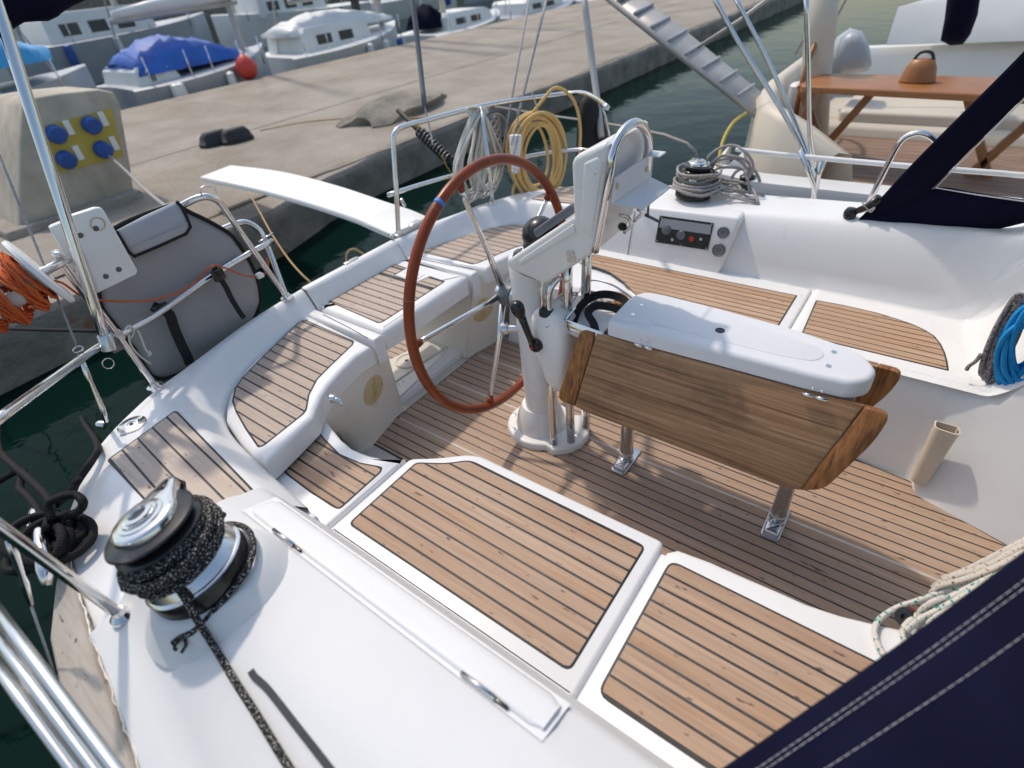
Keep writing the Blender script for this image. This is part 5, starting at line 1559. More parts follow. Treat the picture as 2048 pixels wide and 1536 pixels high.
# coils on the port rail
wc = thing("white_rope_coil", "off-white rope coil hanging in long loops from the port stern rail", "rope", (-2.27, 2.562, 0.5748))
paths = []
for k in range(13):
    left = k < 8
    cx0 = 956 + rnd.uniform(-7, 5) if left else 972 + rnd.uniform(-6, 6)
def coil(cx0, cy0, lx, rx, by, jit, depth):
    """one hanging loop described on the plane of the rail"""
    return [(cx0, cy0), (lerp(cx0, lx, 0.55), cy0 + 0.28 * (by - cy0)), (lx, cy0 + 0.62 * (by - cy0)), (lerp(lx, rx, 0.28), by - 0.06 * (by - cy0)), (lerp(lx, rx, 0.55), by), (lerp(lx, rx, 0.85), by - 0.09 * (by - cy0)), (rx, cy0 + 0.6 * (by - cy0)), (lerp(cx0, rx, 0.5), cy0 + 0.25 * (by - cy0))]
O_, U_, W_ = Vector((-2.215, 2.597, 1.074)), (Vector((-2.215, 2.827, 1.023)) - Vector((-2.215, 2.597, 1.074))) / 50.0, (Vector((-2.215, 2.503, 0.6178)) - Vector((-2.215, 2.597, 1.074))) / 170.0
def hang(px, py, dx=0.0):
    return O_ + U_ * (px - 955) + W_ * (py - 225) + Vector((dx, 0, 0))
paths = []
for k in range(9):
    q = coil(953 + rnd.uniform(-4, 6), 222 + rnd.uniform(0, 8), 906 + rnd.uniform(0, 22), 962 + rnd.uniform(-10, 16), 392 + rnd.uniform(-14, 12), 0, 0)
    dx = rnd.uniform(-0.03, 0.03)
    paths.append([hang(x, y, dx + rnd.uniform(-0.004, 0.004)) for x, y in q])
for k in range(7):
    q = coil(962 + rnd.uniform(-4, 8), 226 + rnd.uniform(0, 8), 940 + rnd.uniform(0, 26), 1000 + rnd.uniform(-14, 10), 390 + rnd.uniform(-16, 10), 0, 0)
    dx = rnd.uniform(-0.03, 0.03)
    paths.append([hang(x, y, dx + rnd.uniform(-0.004, 0.004)) for x, y in q])
multi_tube("loop", paths, 0.0076, "rope_white", wc, 7, 5, True)
multi_tube("wrap", [[hang(948 + 4 * k + 9 * math.cos(a), 222 + 7 * math.sin(a), 0.02 * math.cos(a)) for a in [2 * math.pi * j / 10 for j in range(10)]] for k in range(4)], 0.0066, "rope_white", wc, 7, 3, True)
gc = thing("grey_rope_bundle", "grey rope bundle hitched to the port rail beside the white coil", "rope", (-2.2, 2.729, 0.7163))
paths = []
for k in range(6):
    ph = rnd.uniform(0, 6)
    paths.append([hang(986 + 12 * math.sin(ph + j * 0.9) + j * 1.8, 232 + j * 15, 0.012 * math.cos(ph + j)) for j in range(8)])
paths.append([hang(978, 232), hang(996, 228), hang(1012, 240), hang(1016, 262)])
multi_tube("strand", paths, 0.0062, "rope_grey", gc, 7, 4)

hs = thing("yellow_hose_coil", "yellow water hose coiled in big ovals on the port stern rail", "hose", (-2.02, 2.843, 0.5198))
O2 = Vector((-2.02, 2.872, 0.7771))
U2 = (Vector((-1.93, 3.015, 0.7455)) - O2) / 50.0
W2 = (Vector((-2.02, 2.845, 0.5384)) - O2) / 80.0
paths = []
for k in range(11):
    rx = 28 + 2.7 * k + rnd.uniform(-2, 2)
    ry = 62 + 2.3 * k + rnd.uniform(-3, 3)
    cx0, cy0 = rnd.uniform(-3, 4), 2 + rnd.uniform(-3, 3)
    d = rnd.uniform(-0.03, 0.03)
    paths.append([O2 + U2 * (cx0 + rx * math.sin(a)) + W2 * (cy0 + ry * math.cos(a)) + Vector((d + 0.012 * math.sin(2 * a + k), 0, 0)) for a in [2 * math.pi * j / 18 for j in range(18)]])
multi_tube("loop", paths, 0.0098, "hose_yellow", hs, 8, 2, True)
multi_tube("tail", [[O2 + U2 * a + W2 * b_ for a, b_ in ((-8, -78), (12, -102), (30, -122), (46, -124), (66, -112), (80, -88), (88, -50), (88, 0), (86, 30))], [O2 + U2 * a + W2 * b_ for a, b_ in ((-32, 40), (-44, 60), (-46, 78), (-38, 92))]], 0.0098, "hose_yellow", hs, 8, 5)
tube("tie", [O2 + U2 * a + W2 * b_ for a, b_ in ((-10, -120), (-4, -104), (2, -88), (0, -66))], 0.004, "rope_white", hs, 6, 4)

lamp = thing("stern_light", "white tapered stern lamp on the port rail above the wheel", "lamp", (-1.93, 2.536, 0.8157))
lp0, lp1 = Vector((-1.93, 2.535, 0.8078)), Vector((-1.93, 2.561, 0.9875))
ax = (lp1 - lp0)
lathe("housing", [(0.022, 0.0), (0.024, ax.length * 0.3), (0.031, ax.length * 0.6), (0.0355, ax.length * 0.88), (0.033, ax.length * 0.97), (0.0, ax.length)], lp0, "white_plastic", lamp, 24, ax)
box("bracket", lp0 + Vector((0, 0, -0.01)), (0.03, 0.05, 0.02), "alloy", lamp, 0.004)
multi_tube("cable", [[(-1.92, 2.499, 0.9471), (-1.92, 2.546, 1.007), (-1.92, 2.581, 1.055), (-1.92, 2.578, 1.1), (-1.92, 2.626, 1.114)], [(-1.9, 2.47, 0.878), (-1.9, 2.505, 0.9211), (-1.9, 2.548, 0.9878), (-1.9, 2.576, 1.057)]], 0.0032, "cable_grey", lamp, 6, 5)
stays = []
for lab, a, b_, r_ in (("grey twin stay running up from the port rail, nearer the wheel", (-2.22, 2.82, 0.7185), (-2.35, 3.595, 1.565), 0.0085), ("grey twin stay running up from the port rail, beside the white coil", (-2.22, 2.774, 0.7621), (-2.42, 3.495, 1.577), 0.0065)):
    s_ = thing("stay", lab, "stay", tuple(a), "stays at the port rail")
    tube("wire", [a, Vector(a).lerp(Vector(b_), 0.5), b_], r_, "wire_steel", s_, 8)
dk = thing("stay", "dark thick stay rising behind the port rail to the top edge", "stay", (-2.6, 2.578, 1.085))
tube("sleeve", [(-2.6, 2.568, 1.098), (-2.75, 2.744, 1.336), (-2.9, 2.925, 1.674)], 0.016, "grey_plastic", dk, 10, 4)
tube("lower_wire", [(-2.6, 2.568, 1.098), (-2.52, 2.503, 0.9613), (-2.48, 2.464, 0.9118)], 0.005, "wire_steel", dk, 8, 3)
fp_ = thing("grey_flagpole", "grey tube standing above the port quarter behind the pod", "pole", (-1.75, 3.22, 0.8073))
tube("tube", [(-1.78, 3.262, 0.8064), (-1.95, 3.466, 1.115), (-2.1, 3.594, 1.553)], 0.021, "mast_grey", fp_, 14, 4)
tube("strut", [(-1.74, 3.314, 0.7628), (-1.78, 3.29, 0.9426), (-1.84, 3.321, 1.018)], 0.008, "stainless", fp_, 10, 3)
bb = thing("black_cover", "tall narrow black cover with small white print on the port quarter", "cover", (-1.86, 3.324, 0.3572))
cv = [Vector(p) for p in [(-1.86, 3.108, 0.438), (-1.86, 3.127, 0.6652), (-1.86, 3.151, 0.8983), (-1.86, 3.184, 1.018), (-1.86, 3.245, 1.047), (-1.86, 3.332, 1.013), (-1.86, 3.425, 0.909), (-1.86, 3.476, 0.7907), (-1.86, 3.502, 0.6564), (-1.86, 3.476, 0.5641), (-1.86, 3.396, 0.3398)]]
pillow("fabric", cv, (0.9, -0.4, 0.2), "black_webbing", bb, 0.035, 4, 0.05, 0.003)
for px in [(-1.818, 3.107, 0.766), (-1.818, 3.113, 0.7284), (-1.818, 3.119, 0.6903), (-1.818, 3.17, 0.7493), (-1.818, 3.176, 0.7049), (-1.818, 3.182, 0.6598), (-1.818, 3.208, 0.6079), (-1.818, 3.131, 0.6372)]:
    box("print", px, (0.002, 0.004, rnd.uniform(0.012, 0.026)), "print_white", bb, 0)

mg = thing("mooring_spring", "dark steel mooring snubber spring on a black line outside the port rail", "spring", (-2.75, 2.893, 0.6616))
p0, p1 = Vector((-3.05, 2.893, 0.8679)), Vector((-2.75, 2.896, 0.6507))
d = (p1 - p0)
Rm = frame(d)
hel = []
for k in range(0, 14 * 11):
    a = 2 * math.pi * k / 14
    t = k / 154
    hel.append(p0 + d * (0.08 + 0.84 * t) + Rm @ Vector((math.cos(a) * 0.032, math.sin(a) * 0.032, 0)))
multi_tube("coil", [hel], 0.0085, "dark_steel", mg, 6, 0)
tube("core", [p0 - d * 0.5, p0, p1, p1 + d * 0.45], 0.017, "black_rubber", mg, 10)
yl = thing("yellow_line", "thin yellow line tied to the mooring snubber", "line", (-2.8, 2.817, 0.6617))
multi_tube("strand", [[(-3, 2.795, 0.9454), (-3, 2.863, 0.8912), (-3, 2.926, 0.8433)], [(-2.75, 2.802, 0.7372), (-2.75, 2.825, 0.6644), (-2.75, 2.87, 0.5896), (-2.75, 2.922, 0.5317)], [(-3, 2.795, 0.9137), (-3, 2.905, 0.8615), (-3, 2.976, 0.7975)]], 0.004, "line_yellow", yl, 6, 4)

# ================================================================ starboard side deck: stanchion, stay, cleat, ropes, tubes
sta = thing("stanchion", "short bare stainless stanchion with round foot on the near side deck", "stanchion", (-1.214, -0.05961, 0.627))
S0, S1 = Vector((-1.214, -0.05961, 0.627)), Vector((-1.226, -0.09451, 1))
tube("tube", [S0, S0.lerp(S1, 0.5), S1, S1 + (S1 - S0) * 0.2], 0.0122, "stainless", sta, 14)
lathe("foot", [(0.026, -0.004), (0.026, 0.005), (0.020, 0.011), (0.0145, 0.015), (0.0135, 0.028)], S0, "stainless", sta, 28)
ls = thing("lifeline_tackle", "bright turnbuckle and wire hanging outside the deck edge at far left", "turnbuckle", (-1.306, -0.2178, 0.56))
tube("wire", [(-1.281, -0.2212, 0.56), (-1.302, -0.1599, 0.74)], 0.0026, "wire_steel", ls, 8)
tube("turnbuckle", [(-1.302, -0.1599, 0.74), (-1.3, -0.1399, 0.8), (-1.297, -0.1332, 0.82), (-1.293, -0.115, 0.88), (-1.284, -0.1055, 0.92)], [0.005, 0.0085, 0.0055, 0.0085, 0.005], "stainless", ls, 10)
cl = thing("mooring_cleat", "polished mooring cleat on the starboard quarter under black ropes", "cleat", (-1.707, -0.09682, 0.575))
tube("horns", [(-1.874, -0.04909, 0.605), (-1.769, -0.06186, 0.628), (-1.632, -0.09029, 0.635), (-1.53, -0.1185, 0.628), (-1.502, -0.1373, 0.605)], [0.010, 0.019, 0.019, 0.02, 0.012], "stainless", cl, 14, 0)
for p in ((-1.74, -0.07955, 0.6), (-1.617, -0.1076, 0.6)):
    lathe("pillar", [(0.022, -0.04), (0.016, -0.01), (0.015, 0.028)], p, "stainless", cl, 16)
bk = thing("black_mooring_rope", "heap of black mooring rope made fast on the left-hand cleat", "rope", (-1.728, -0.09805, 0.56))
cb = Vector((-1.669, -0.09231, 0.61))
paths = []
for k in range(11):
    ph, el = rnd.uniform(0, 6.28), rnd.uniform(0.5, 1.0)
    c = cb + Vector((rnd.uniform(-0.05, 0.06), rnd.uniform(-0.02, 0.05), rnd.uniform(-0.03, 0.03)))
    ex = Vector((math.cos(ph * 0.3), math.sin(ph * 0.3), rnd.uniform(-0.3, 0.3))).normalized()
    ey = ex.cross(Vector((rnd.uniform(-0.5, 0.5), rnd.uniform(-0.5, 0.5), 1))).normalized()
    r1 = rnd.uniform(0.05, 0.085)
    paths.append([c + ex * r1 * math.cos(a) + ey * r1 * el * math.sin(a) for a in [2 * math.pi * j / 9 for j in range(9)]])
multi_tube("turn", paths, 0.0115, "rope_black", bk, 8, 4, True)
multi_tube("line", [[(-3.4, -1.6, -0.3), (-2.7, -0.7, 0.2), (-2.738, -0.007235, 0.52), (-2.291, -0.03092, 0.58), (-1.966, -0.01942, 0.62), (-1.752, -0.01917, 0.65), (-1.647, -0.06484, 0.65)], [(-1.657, -0.04101, 0.66), (-1.683, -0.02532, 0.69), (-1.67, 0.003533, 0.7), (-1.655, 0.03346, 0.69), (-1.62, 0.03576, 0.68), (-1.624, 0.01584, 0.66), (-1.653, -0.01751, 0.65)], [(-1.774, -0.01494, 0.62), (-1.805, 0.03144, 0.61), (-1.863, 0.07634, 0.6), (-1.921, 0.1366, 0.598), (-1.994, 0.172, 0.58), (-2.309, 0.2103, 0.45), (-2.876, 0.2636, 0.2), (-3.945, 0.3732, -0.3)], [(-3.2, -1.9, -0.3), (-2.5, -0.8, 0.25)] + [(-2.182, -0.07902, 0.55), (-1.979, -0.05423, 0.6), (-1.814, -0.04901, 0.63), (-1.687, -0.06187, 0.64)]], 0.0115, "rope_black", bk, 8, 5)
box("knot", (-1.836, 0.06382, 0.612), (0.02, 0.03, 0.016), "black_webbing", bk, 0.006)
for i, (a, b_, lab) in enumerate((((-1.134, -0.1608, 1), (-0.6196, -0.1546, 0.92), "uppermost of the stainless frame tubes crossing the bottom left corner"), ((-1.113, -0.1839, 0.97), (-0.6662, -0.1771, 0.89), "middle one of the stainless frame tubes crossing the bottom left corner"), ((-1.083, -0.2091, 0.94), (-0.7186, -0.2035, 0.86), "lowest of the stainless frame tubes crossing the bottom left corner"))):
    s_ = thing("frame_tube", lab, "tube", tuple(b_), "frame tubes in the bottom left corner")
    tube("tube", [a, Vector(a).lerp(Vector(b_), 0.5), b_, Vector(b_) + (Vector(b_) - Vector(a)) * 0.4], 0.0088, "stainless", s_, 14)
fs = thing("dark_flat_strap", "dark grey flat strap lying on the near white coaming", "strap", (-0.6649, 0.02945, 0.714))
strap_mesh("webbing", drape([(-0.7847, 0.03947, 0.705), (-0.7675, 0.03736, 0.705), (-0.7324, 0.03877, 0.705), (-0.6859, 0.03592, 0.705), (-0.6269, 0.03131, 0.705), (-0.5473, 0.02538, 0.705), (-0.4599, 0.01839, 0.705)], 0.002), 0.0125, "slate_strap", fs, (0, 0, 1), 0.002)

# ================================================================ sprayhood: near side bottom right, far side top right
hood = thing("sprayhood", "navy blue canvas sprayhood, near side at bottom right and far side window at right edge", "sprayhood", (0.1, 0.35, 0.70))
he = catmull([(-0.002353, 0.3564, 0.7), (0.02846, 0.402, 0.73), (0.06939, 0.4645, 0.775), (0.1314, 0.5603, 0.84), (0.196, 0.664, 0.905), (0.2835, 0.8165, 0.975), (0.3712, 0.9714, 1.04)], 5)
hf = catmull([(0.1832, 0.2908, 0.7), (0.2471, 0.349, 0.73), (0.294, 0.4042, 0.77), (0.3452, 0.4681, 0.83), (0.4151, 0.5597, 0.89), (0.5008, 0.6863, 0.96), (0.5865, 0.8095, 1.03)], 5)
def hs_pt(i, s, bulge=0.02):
    p = he[i].lerp(hf[i], s)
    n = Vector((-0.3, -0.75, 0.5)).normalized()
    return p + n * (bulge * math.sin(s * math.pi) + 0.004 * math.sin(s * 23 + i * 0.5) * min(1, s * 4))
rows = []
for i in range(len(he)):
    r = [he[i] + Vector((0.006, 0.012, -0.012)), he[i] + Vector((0.0, 0.006, -0.004))]
    r += [hs_pt(i, s) for s in (0.0, 0.01, 0.03, 0.06, 0.10, 0.15, 0.22, 0.30, 0.40, 0.55, 0.75, 1.0)]
    rows.append(r)
sh_ = loft("near_side", rows, "navy_canvas", hood)
def stitches(name, s, w=0.00042, step=0.0125, gap=0.22):
    """a row of separate thread stitches following the hem"""
    P = [hs_pt(i, s) for i in range(len(he))]
    fine = catmull(P, 10)
    vs, fs_ = [], []
    acc = 0.0
    n = Vector((-0.3, -0.75, 0.5)).normalized()
    start = fine[0]
    for a, b_ in zip(fine, fine[1:]):
        seg = (b_ - a).length
        acc += seg
        if acc >= step:
            d = (b_ - start)
            e0, e1 = start.lerp(b_, gap / 2), start.lerp(b_, 1 - gap / 2)
            t_ = d.normalized().cross(n).normalized() * w
            k = len(vs)
            for q in (e0, e1):
                vs += [q - t_ + n * 0.0012, q + n * 0.0022, q + t_ + n * 0.0012]
            fs_ += [(k, k + 1, k + 4, k + 3), (k + 1, k + 2, k + 5, k + 4)]
            start = b_
            acc = 0.0
    o = mk(name, vs, fs_, "thread_white", sh_, False)
    o["kind"] = "stuff"
stitches("stitching", 0.10)
stitches("stitching", 0.128)
stitches("stitching", 0.29)
stitches("stitching", 0.62)
# far side with its clear window
fa = [(-0.2183, 2.765, 0.695), (-0.1612, 2.755, 0.8005), (-0.1165, 2.745, 0.901), (-0.05316, 2.72, 1.034), (0.01342, 2.69, 1.168), (0.07194, 2.66, 1.286), (0.1153, 2.63, 1.381), (0.1744, 2.58, 1.526)]
fw = [(-0.07773, 2.77, 0.7594), (-0.02288, 2.765, 0.8157), (0.008311, 2.755, 0.8722), (0.05247, 2.735, 0.976), (0.1037, 2.7, 1.096), (0.1537, 2.67, 1.21), (0.1931, 2.64, 1.309), (0.2459, 2.59, 1.461)]
fa, fw = catmull(fa, 4), catmull(fw, 4)
rows = []
for a, b_ in zip(fa, fw):
    d = Vector((0.0, 0.012, 0.0))
    rows.append([a + d, a, a.lerp(b_, 0.1) - d * 0.4, a.lerp(b_, 0.5) - d * 0.3, b_, b_ + d])
loft("far_aft_band", rows, "navy_canvas", hood, closed=True, cap=True)
lo = catmull([(-0.2178, 2.765, 0.6928), (-0.1313, 2.77, 0.6865), (-0.0201, 2.775, 0.6873), (0.08552, 2.78, 0.6899), (0.183, 2.785, 0.7026), (0.2574, 2.79, 0.7218), (0.3344, 2.8, 0.7576), (0.4337, 2.81, 0.8128)], 4)
hi = catmull([(-0.2105, 2.765, 0.71), (-0.1338, 2.767, 0.7632), (-0.04157, 2.765, 0.8195), (0.02898, 2.762, 0.8684), (0.1289, 2.762, 0.8631), (0.2093, 2.762, 0.8579), (0.2982, 2.762, 0.8544), (0.4176, 2.762, 0.8502)], 4)
rows = []
for i, (a, b_) in enumerate(zip(lo, hi)):
    d = Vector((0.0, 0.012, 0.0))
    w = 0.006 * math.sin(i * 0.9)
    rows.append([a + d, a, a.lerp(b_, 0.35) - d + Vector((0, w, 0)), a.lerp(b_, 0.7) - d * 0.6 - Vector((0, w, 0)), b_, b_ + d])
loft("far_skirt", rows, "navy_canvas", hood, closed=True, cap=True)
wp = [(0.00633, 2.763, 0.8653), (0.104, 2.708, 1.095), (0.1936, 2.648, 1.308), (0.2467, 2.598, 1.461), (0.5145, 2.768, 0.8473), (0.2995, 2.768, 0.8506)]
mk("window", [Vector(p) for p in wp] + [Vector(p) + Vector((0, 0.0012, 0)) for p in wp], [(0, 1, 2, 3, 4, 5), (11, 10, 9, 8, 7, 6)] + [(i, (i + 1) % 6, 6 + (i + 1) % 6, 6 + i) for i in range(6)], "clear_vinyl", hood, False)
tube("window_seam", [Vector(p) + Vector((0, -0.004, 0)) for p in [(0.418, 2.76, 0.8491), (0.2987, 2.76, 0.8532), (0.1543, 2.76, 0.8591), (0.01542, 2.758, 0.8701), (0.05492, 2.735, 0.9687), (0.1061, 2.7, 1.09), (0.1618, 2.668, 1.217), (0.2086, 2.64, 1.332)]], 0.0025, "thread_white", hood, 6)
lathe("end_ball", [(0, 0.03), (0.018, 0.026), (0.027, 0.01), (0.027, -0.008), (0.02, -0.022), (0.0, -0.026)], (-0.2563, 2.77, 0.7149), "black_plastic", hood, 20)
tube("end_arm", [(-0.2493, 2.765, 0.7223), (-0.198, 2.765, 0.7569), (-0.1627, 2.76, 0.8029)], [0.012, 0.017, 0.02], "black_plastic", hood, 10)
multi_tube("lashing", [[(-0.2155, 2.745, 0.7702), (-0.1961, 2.745, 0.7553), (-0.1779, 2.745, 0.7447), (-0.1692, 2.745, 0.768), (-0.1839, 2.745, 0.7527), (-0.2037, 2.745, 0.7408)], [(-0.2226, 2.745, 0.7824), (-0.2058, 2.745, 0.7628), (-0.1864, 2.745, 0.7479)]], 0.003, "rope_white", hood, 6, 4)
# the roof of the hood, out of the picture to the right
top_a = [he[-1], Vector((0.30, 0.60, 1.52)), Vector((0.40, 1.0, 1.66)), Vector((0.43, 1.53, 1.70)), Vector((0.40, 2.05, 1.66)), fa[-1] + Vector((0.04, -0.12, 0.08)), fa[-1]]
rows = [[p, p + Vector((0.35, 0, 0.02)), p + Vector((0.8, 0, -0.12)), p + Vector((1.2, 0, -0.45))] for p in catmull(top_a, 4)]
loft("roof", rows, "navy_canvas", hood)

# ================================================================ ropes and gear at the companionway
blue = thing("blue_rope_coil", "bright blue rope coil hanging at the right edge over the port bench end", "rope", (0.4538, 2.14, 0.4074))
O3 = Vector((0.3723, 2.14, 0.5901))
U3 = (Vector((0.4183, 2.14, 0.6051)) - O3) / 40.0
W3 = (Vector((0.4276, 2.14, 0.4414)) - O3) / 80.0
paths = []
for k in range(11):
    rx, ry = 44 + rnd.uniform(-16, 10), 78 + rnd.uniform(-26, 14)
    cx0, cy0 = 24 + rnd.uniform(-14, 16), 2 + rnd.uniform(-16, 18)
    sk = rnd.uniform(0.1, 0.45)
    dx = rnd.uniform(-0.03, 0.03)
    paths.append([O3 + U3 * (cx0 + rx * math.cos(a) - sk * ry * math.sin(a) * 0.55) + W3 * (cy0 + ry * math.sin(a)) + Vector((0, dx + 0.010 * math.sin(2 * a + k), 0)) for a in [2 * math.pi * j / 14 for j in range(14)]])
multi_tube("loop", paths, 0.0085, "rope_blue", blue, 8, 3, True)
gcoil = thing("grey_rope_coil", "grey flecked rope coil hanging behind the blue coil at the right edge", "rope", (0.3728, 2.18, 0.415))
paths = []
for k in range(10):
    rx, ry = 17 + rnd.uniform(-6, 8), 72 + rnd.uniform(-20, 8)
    cx0, cy0 = -18 + rnd.uniform(-10, 14), -6 + rnd.uniform(-14, 18)
    dx = 0.03 + rnd.uniform(-0.02, 0.03)
    paths.append([O3 + U3 * (cx0 + rx * math.cos(a) - 0.50 * ry * math.sin(a)) + W3 * (cy0 + ry * math.sin(a)) + Vector((0, dx, 0)) for a in [2 * math.pi * j / 14 for j in range(14)]])
multi_tube("loop", paths, 0.0075, "rope_grey_red", gcoil, 8, 3, True)
multi_tube("tail", [[(0.3159, 2.15, 0.528), (0.3127, 2.15, 0.4969), (0.3017, 2.15, 0.4711), (0.3007, 2.15, 0.453)]], 0.0065, "rope_grey_red", gcoil, 8, 4)

hold = thing("winch_handle_pocket", "beige plastic winch handle pocket on the white bench front at right", "holder", (0.3047, 1.97, 0.0324))
t0, b0 = Vector((0.305, 1.985, 0.3056)), Vector((0.3016, 1.965, 0.04957))
ax = (t0 - b0)
rows_o, rows_i = [], []
outl = fillet([(-0.036, -0.022), (0.034, -0.026), (0.044, 0.0), (0.034, 0.03), (-0.036, 0.03)], [0.02, 0.008, 0.012, 0.006, 0.006], 3)
Rh = frame(ax, (1, 0, 0))
for t in (0.0, 0.5, 1.0):
    rows_o.append([b0 + ax * t + Rh @ Vector((x * lerp(0.7, 1.0, t), y, 0)) for x, y in outl])
inn = inset(outl, 0.0045)
if len(inn) == len(outl):
    if area2(outl) < 0:
        inn = inn[::-1]
    for t in (1.0, 0.15):
        rows_o.append([b0 + ax * t + Rh @ Vector((x * lerp(0.7, 1.0, t), y, 0.0005)) for x, y in inn])
loft("pocket", rows_o, "beige_plastic", hold, closed=True, cap=True, ang=50)
for k in (0.008, -0.012):
    lathe("screw", [(0, 0.002), (0.004, 0.0015), (0.005, 0)], t0 + Rh @ Vector((0.035, k, -0.006)), "dark_steel", hold, 8, Rh @ Vector((-1, 0, 0)))

gr = thing("green_flecked_rope", "cream rope with green flecks heaped on the near bench by the sprayhood", "rope", (0.2786, 1.058, 0.41))
paths = [[(0.2442, 0.9187, 0.42), (0.2284, 0.9399, 0.418), (0.2162, 0.9726, 0.417), (0.2204, 1.01, 0.418), (0.2471, 1.055, 0.43), (0.2832, 1.088, 0.45), (0.3267, 1.122, 0.49), (0.3644, 1.153, 0.54), (0.4301, 1.233, 0.6)],
         [(0.2785, 0.9719, 0.42), (0.2671, 1.001, 0.425), (0.2751, 1.029, 0.44), (0.2997, 1.063, 0.47), (0.3319, 1.093, 0.51), (0.3848, 1.151, 0.56), (0.4475, 1.236, 0.6)],
         [(0.2919, 0.9819, 0.43), (0.2812, 1.004, 0.45), (0.2894, 1.031, 0.47), (0.3127, 1.062, 0.49), (0.3147, 1.073, 0.51), (0.2932, 1.051, 0.5), (0.283, 1.035, 0.47), (0.3003, 1.025, 0.45), (0.322, 1.032, 0.47), (0.3467, 1.053, 0.53), (0.3961, 1.128, 0.58)],
         [(0.2997, 1.001, 0.46), (0.3051, 1.022, 0.49), (0.328, 1.043, 0.52), (0.356, 1.081, 0.55), (0.3972, 1.134, 0.6)],
         [(0.2696, 0.9936, 0.44), (0.2834, 1.015, 0.47), (0.3044, 1.035, 0.5), (0.3361, 1.073, 0.53), (0.3736, 1.121, 0.57), (0.4303, 1.21, 0.6)]]
multi_tube("strand", paths, 0.0072, "rope_green_fleck", gr, 8, 5)
rr_ = thing("pale_rope", "pale rope with small dark flecks running behind the green flecked rope", "rope", (0.3175, 1.15, 0.45))
multi_tube("strand", [[(0.3042, 1.14, 0.45), (0.3132, 1.144, 0.48), (0.3338, 1.148, 0.52), (0.366, 1.165, 0.56), (0.4224, 1.227, 0.62)], [(0.2999, 1.111, 0.46), (0.3073, 1.119, 0.49), (0.3368, 1.127, 0.53), (0.3807, 1.163, 0.57), (0.4312, 1.221, 0.62)], [(0.3116, 1.151, 0.48), (0.3394, 1.157, 0.53), (0.376, 1.188, 0.58), (0.4309, 1.256, 0.62)]], 0.0072, "rope_red_fleck", rr_, 8, 5)
pk = thing("rope_clutch", "dark rope clutch roller half hidden under the green flecked rope", "fitting", (0.2767, 1.053, 0.405))
lathe("roller", [(0.0, 0.012), (0.006, 0.012), (0.008, 0.02), (0.020, 0.02), (0.024, 0.014), (0.024, -0.004)], (0.2719, 1.043, 0.425), "black_plastic", pk, 20, (-0.5, -0.6, 0.6))
lathe("washer", [(0.024, 0.0), (0.027, 0.001), (0.027, -0.003)], (0.2727, 1.046, 0.421), "red_plastic", pk, 20, (-0.5, -0.6, 0.6))

# ================================================================ port guard rail and frame tubes
pg = thing("guard_rail", "white guard rail with a stanchion along our port side deck", "rail", (-0.4868, 3.1, 0.5498))
tube("rail", [(-0.892, 3.1, 0.8511), (-0.8449, 3.1, 0.8475), (-0.6701, 3.1, 0.8429), (-0.352, 3.1, 0.8413), (-0.03135, 3.1, 0.8414), (0.2958, 3.1, 0.8464), (0.4538, 3.1, 0.8519)], 0.0125, "white_plastic", pg, 12)
tube("stanchion", [(-0.4718, 3.1, 0.8299), (-0.4717, 3.1, 0.7624), (-0.4682, 3.1, 0.6576), (-0.4774, 3.1, 0.5513)], 0.0135, "stainless", pg, 12)
tube("stanchion_brace", [(-0.578, 3.08, 0.8779), (-0.5139, 3.08, 0.7761), (-0.4765, 3.08, 0.7137), (-0.4606, 3.08, 0.6449), (-0.45, 3.08, 0.5575)], 0.0115, "stainless", pg, 12)
lathe("foot", [(0.03, -0.03), (0.03, 0.006), (0.018, 0.012)], (-0.4762, 3.1, 0.5461), "stainless", pg, 18)
for lab, pts, r_ in (("left-hand grey frame tube slanting across the neighbouring yacht", [(-1.132, 3.12, 1.545), (-0.9549, 3.12, 1.32), (-0.7182, 3.12, 1.055), (-0.5519, 3.12, 0.8407), (-0.4827, 3.12, 0.7002)], 0.012),
                     ("middle grey frame tube slanting across the neighbouring yacht", [(-1.059, 3.2, 1.535), (-0.8522, 3.2, 1.266), (-0.6873, 3.2, 1.027), (-0.5652, 3.2, 0.8345), (-0.4893, 3.2, 0.6893)], 0.011),
                     ("right-hand upright frame tube in front of the neighbouring yacht", [(-0.7456, 3.3, 1.511), (-0.6736, 3.3, 1.229), (-0.5879, 3.3, 0.892), (-0.517, 3.3, 0.7098)], 0.012)):
    s_ = thing("frame_tube", lab, "tube", tuple(pts[-1]), "frame tubes at the port rail")
    tube("tube", pts, r_, "stainless", s_, 10, 3)
hp_ = thing("handhold_hoop", "bent stainless hoop standing on the port deck beside the sprayhood", "hoop", (-0.2125, 2.95, 0.6946))
tube("tube", [(-0.2152, 2.95, 0.6895), (-0.2031, 2.95, 0.7702), (-0.1861, 2.95, 0.8826), (-0.1722, 2.95, 0.9635), (-0.1523, 2.95, 1.002), (-0.1115, 2.95, 1.02), (-0.06536, 2.95, 1.008), (-0.03381, 2.95, 0.9747), (-0.01304, 2.95, 0.8997)], 0.0125, "stainless", hp_, 12, 4)

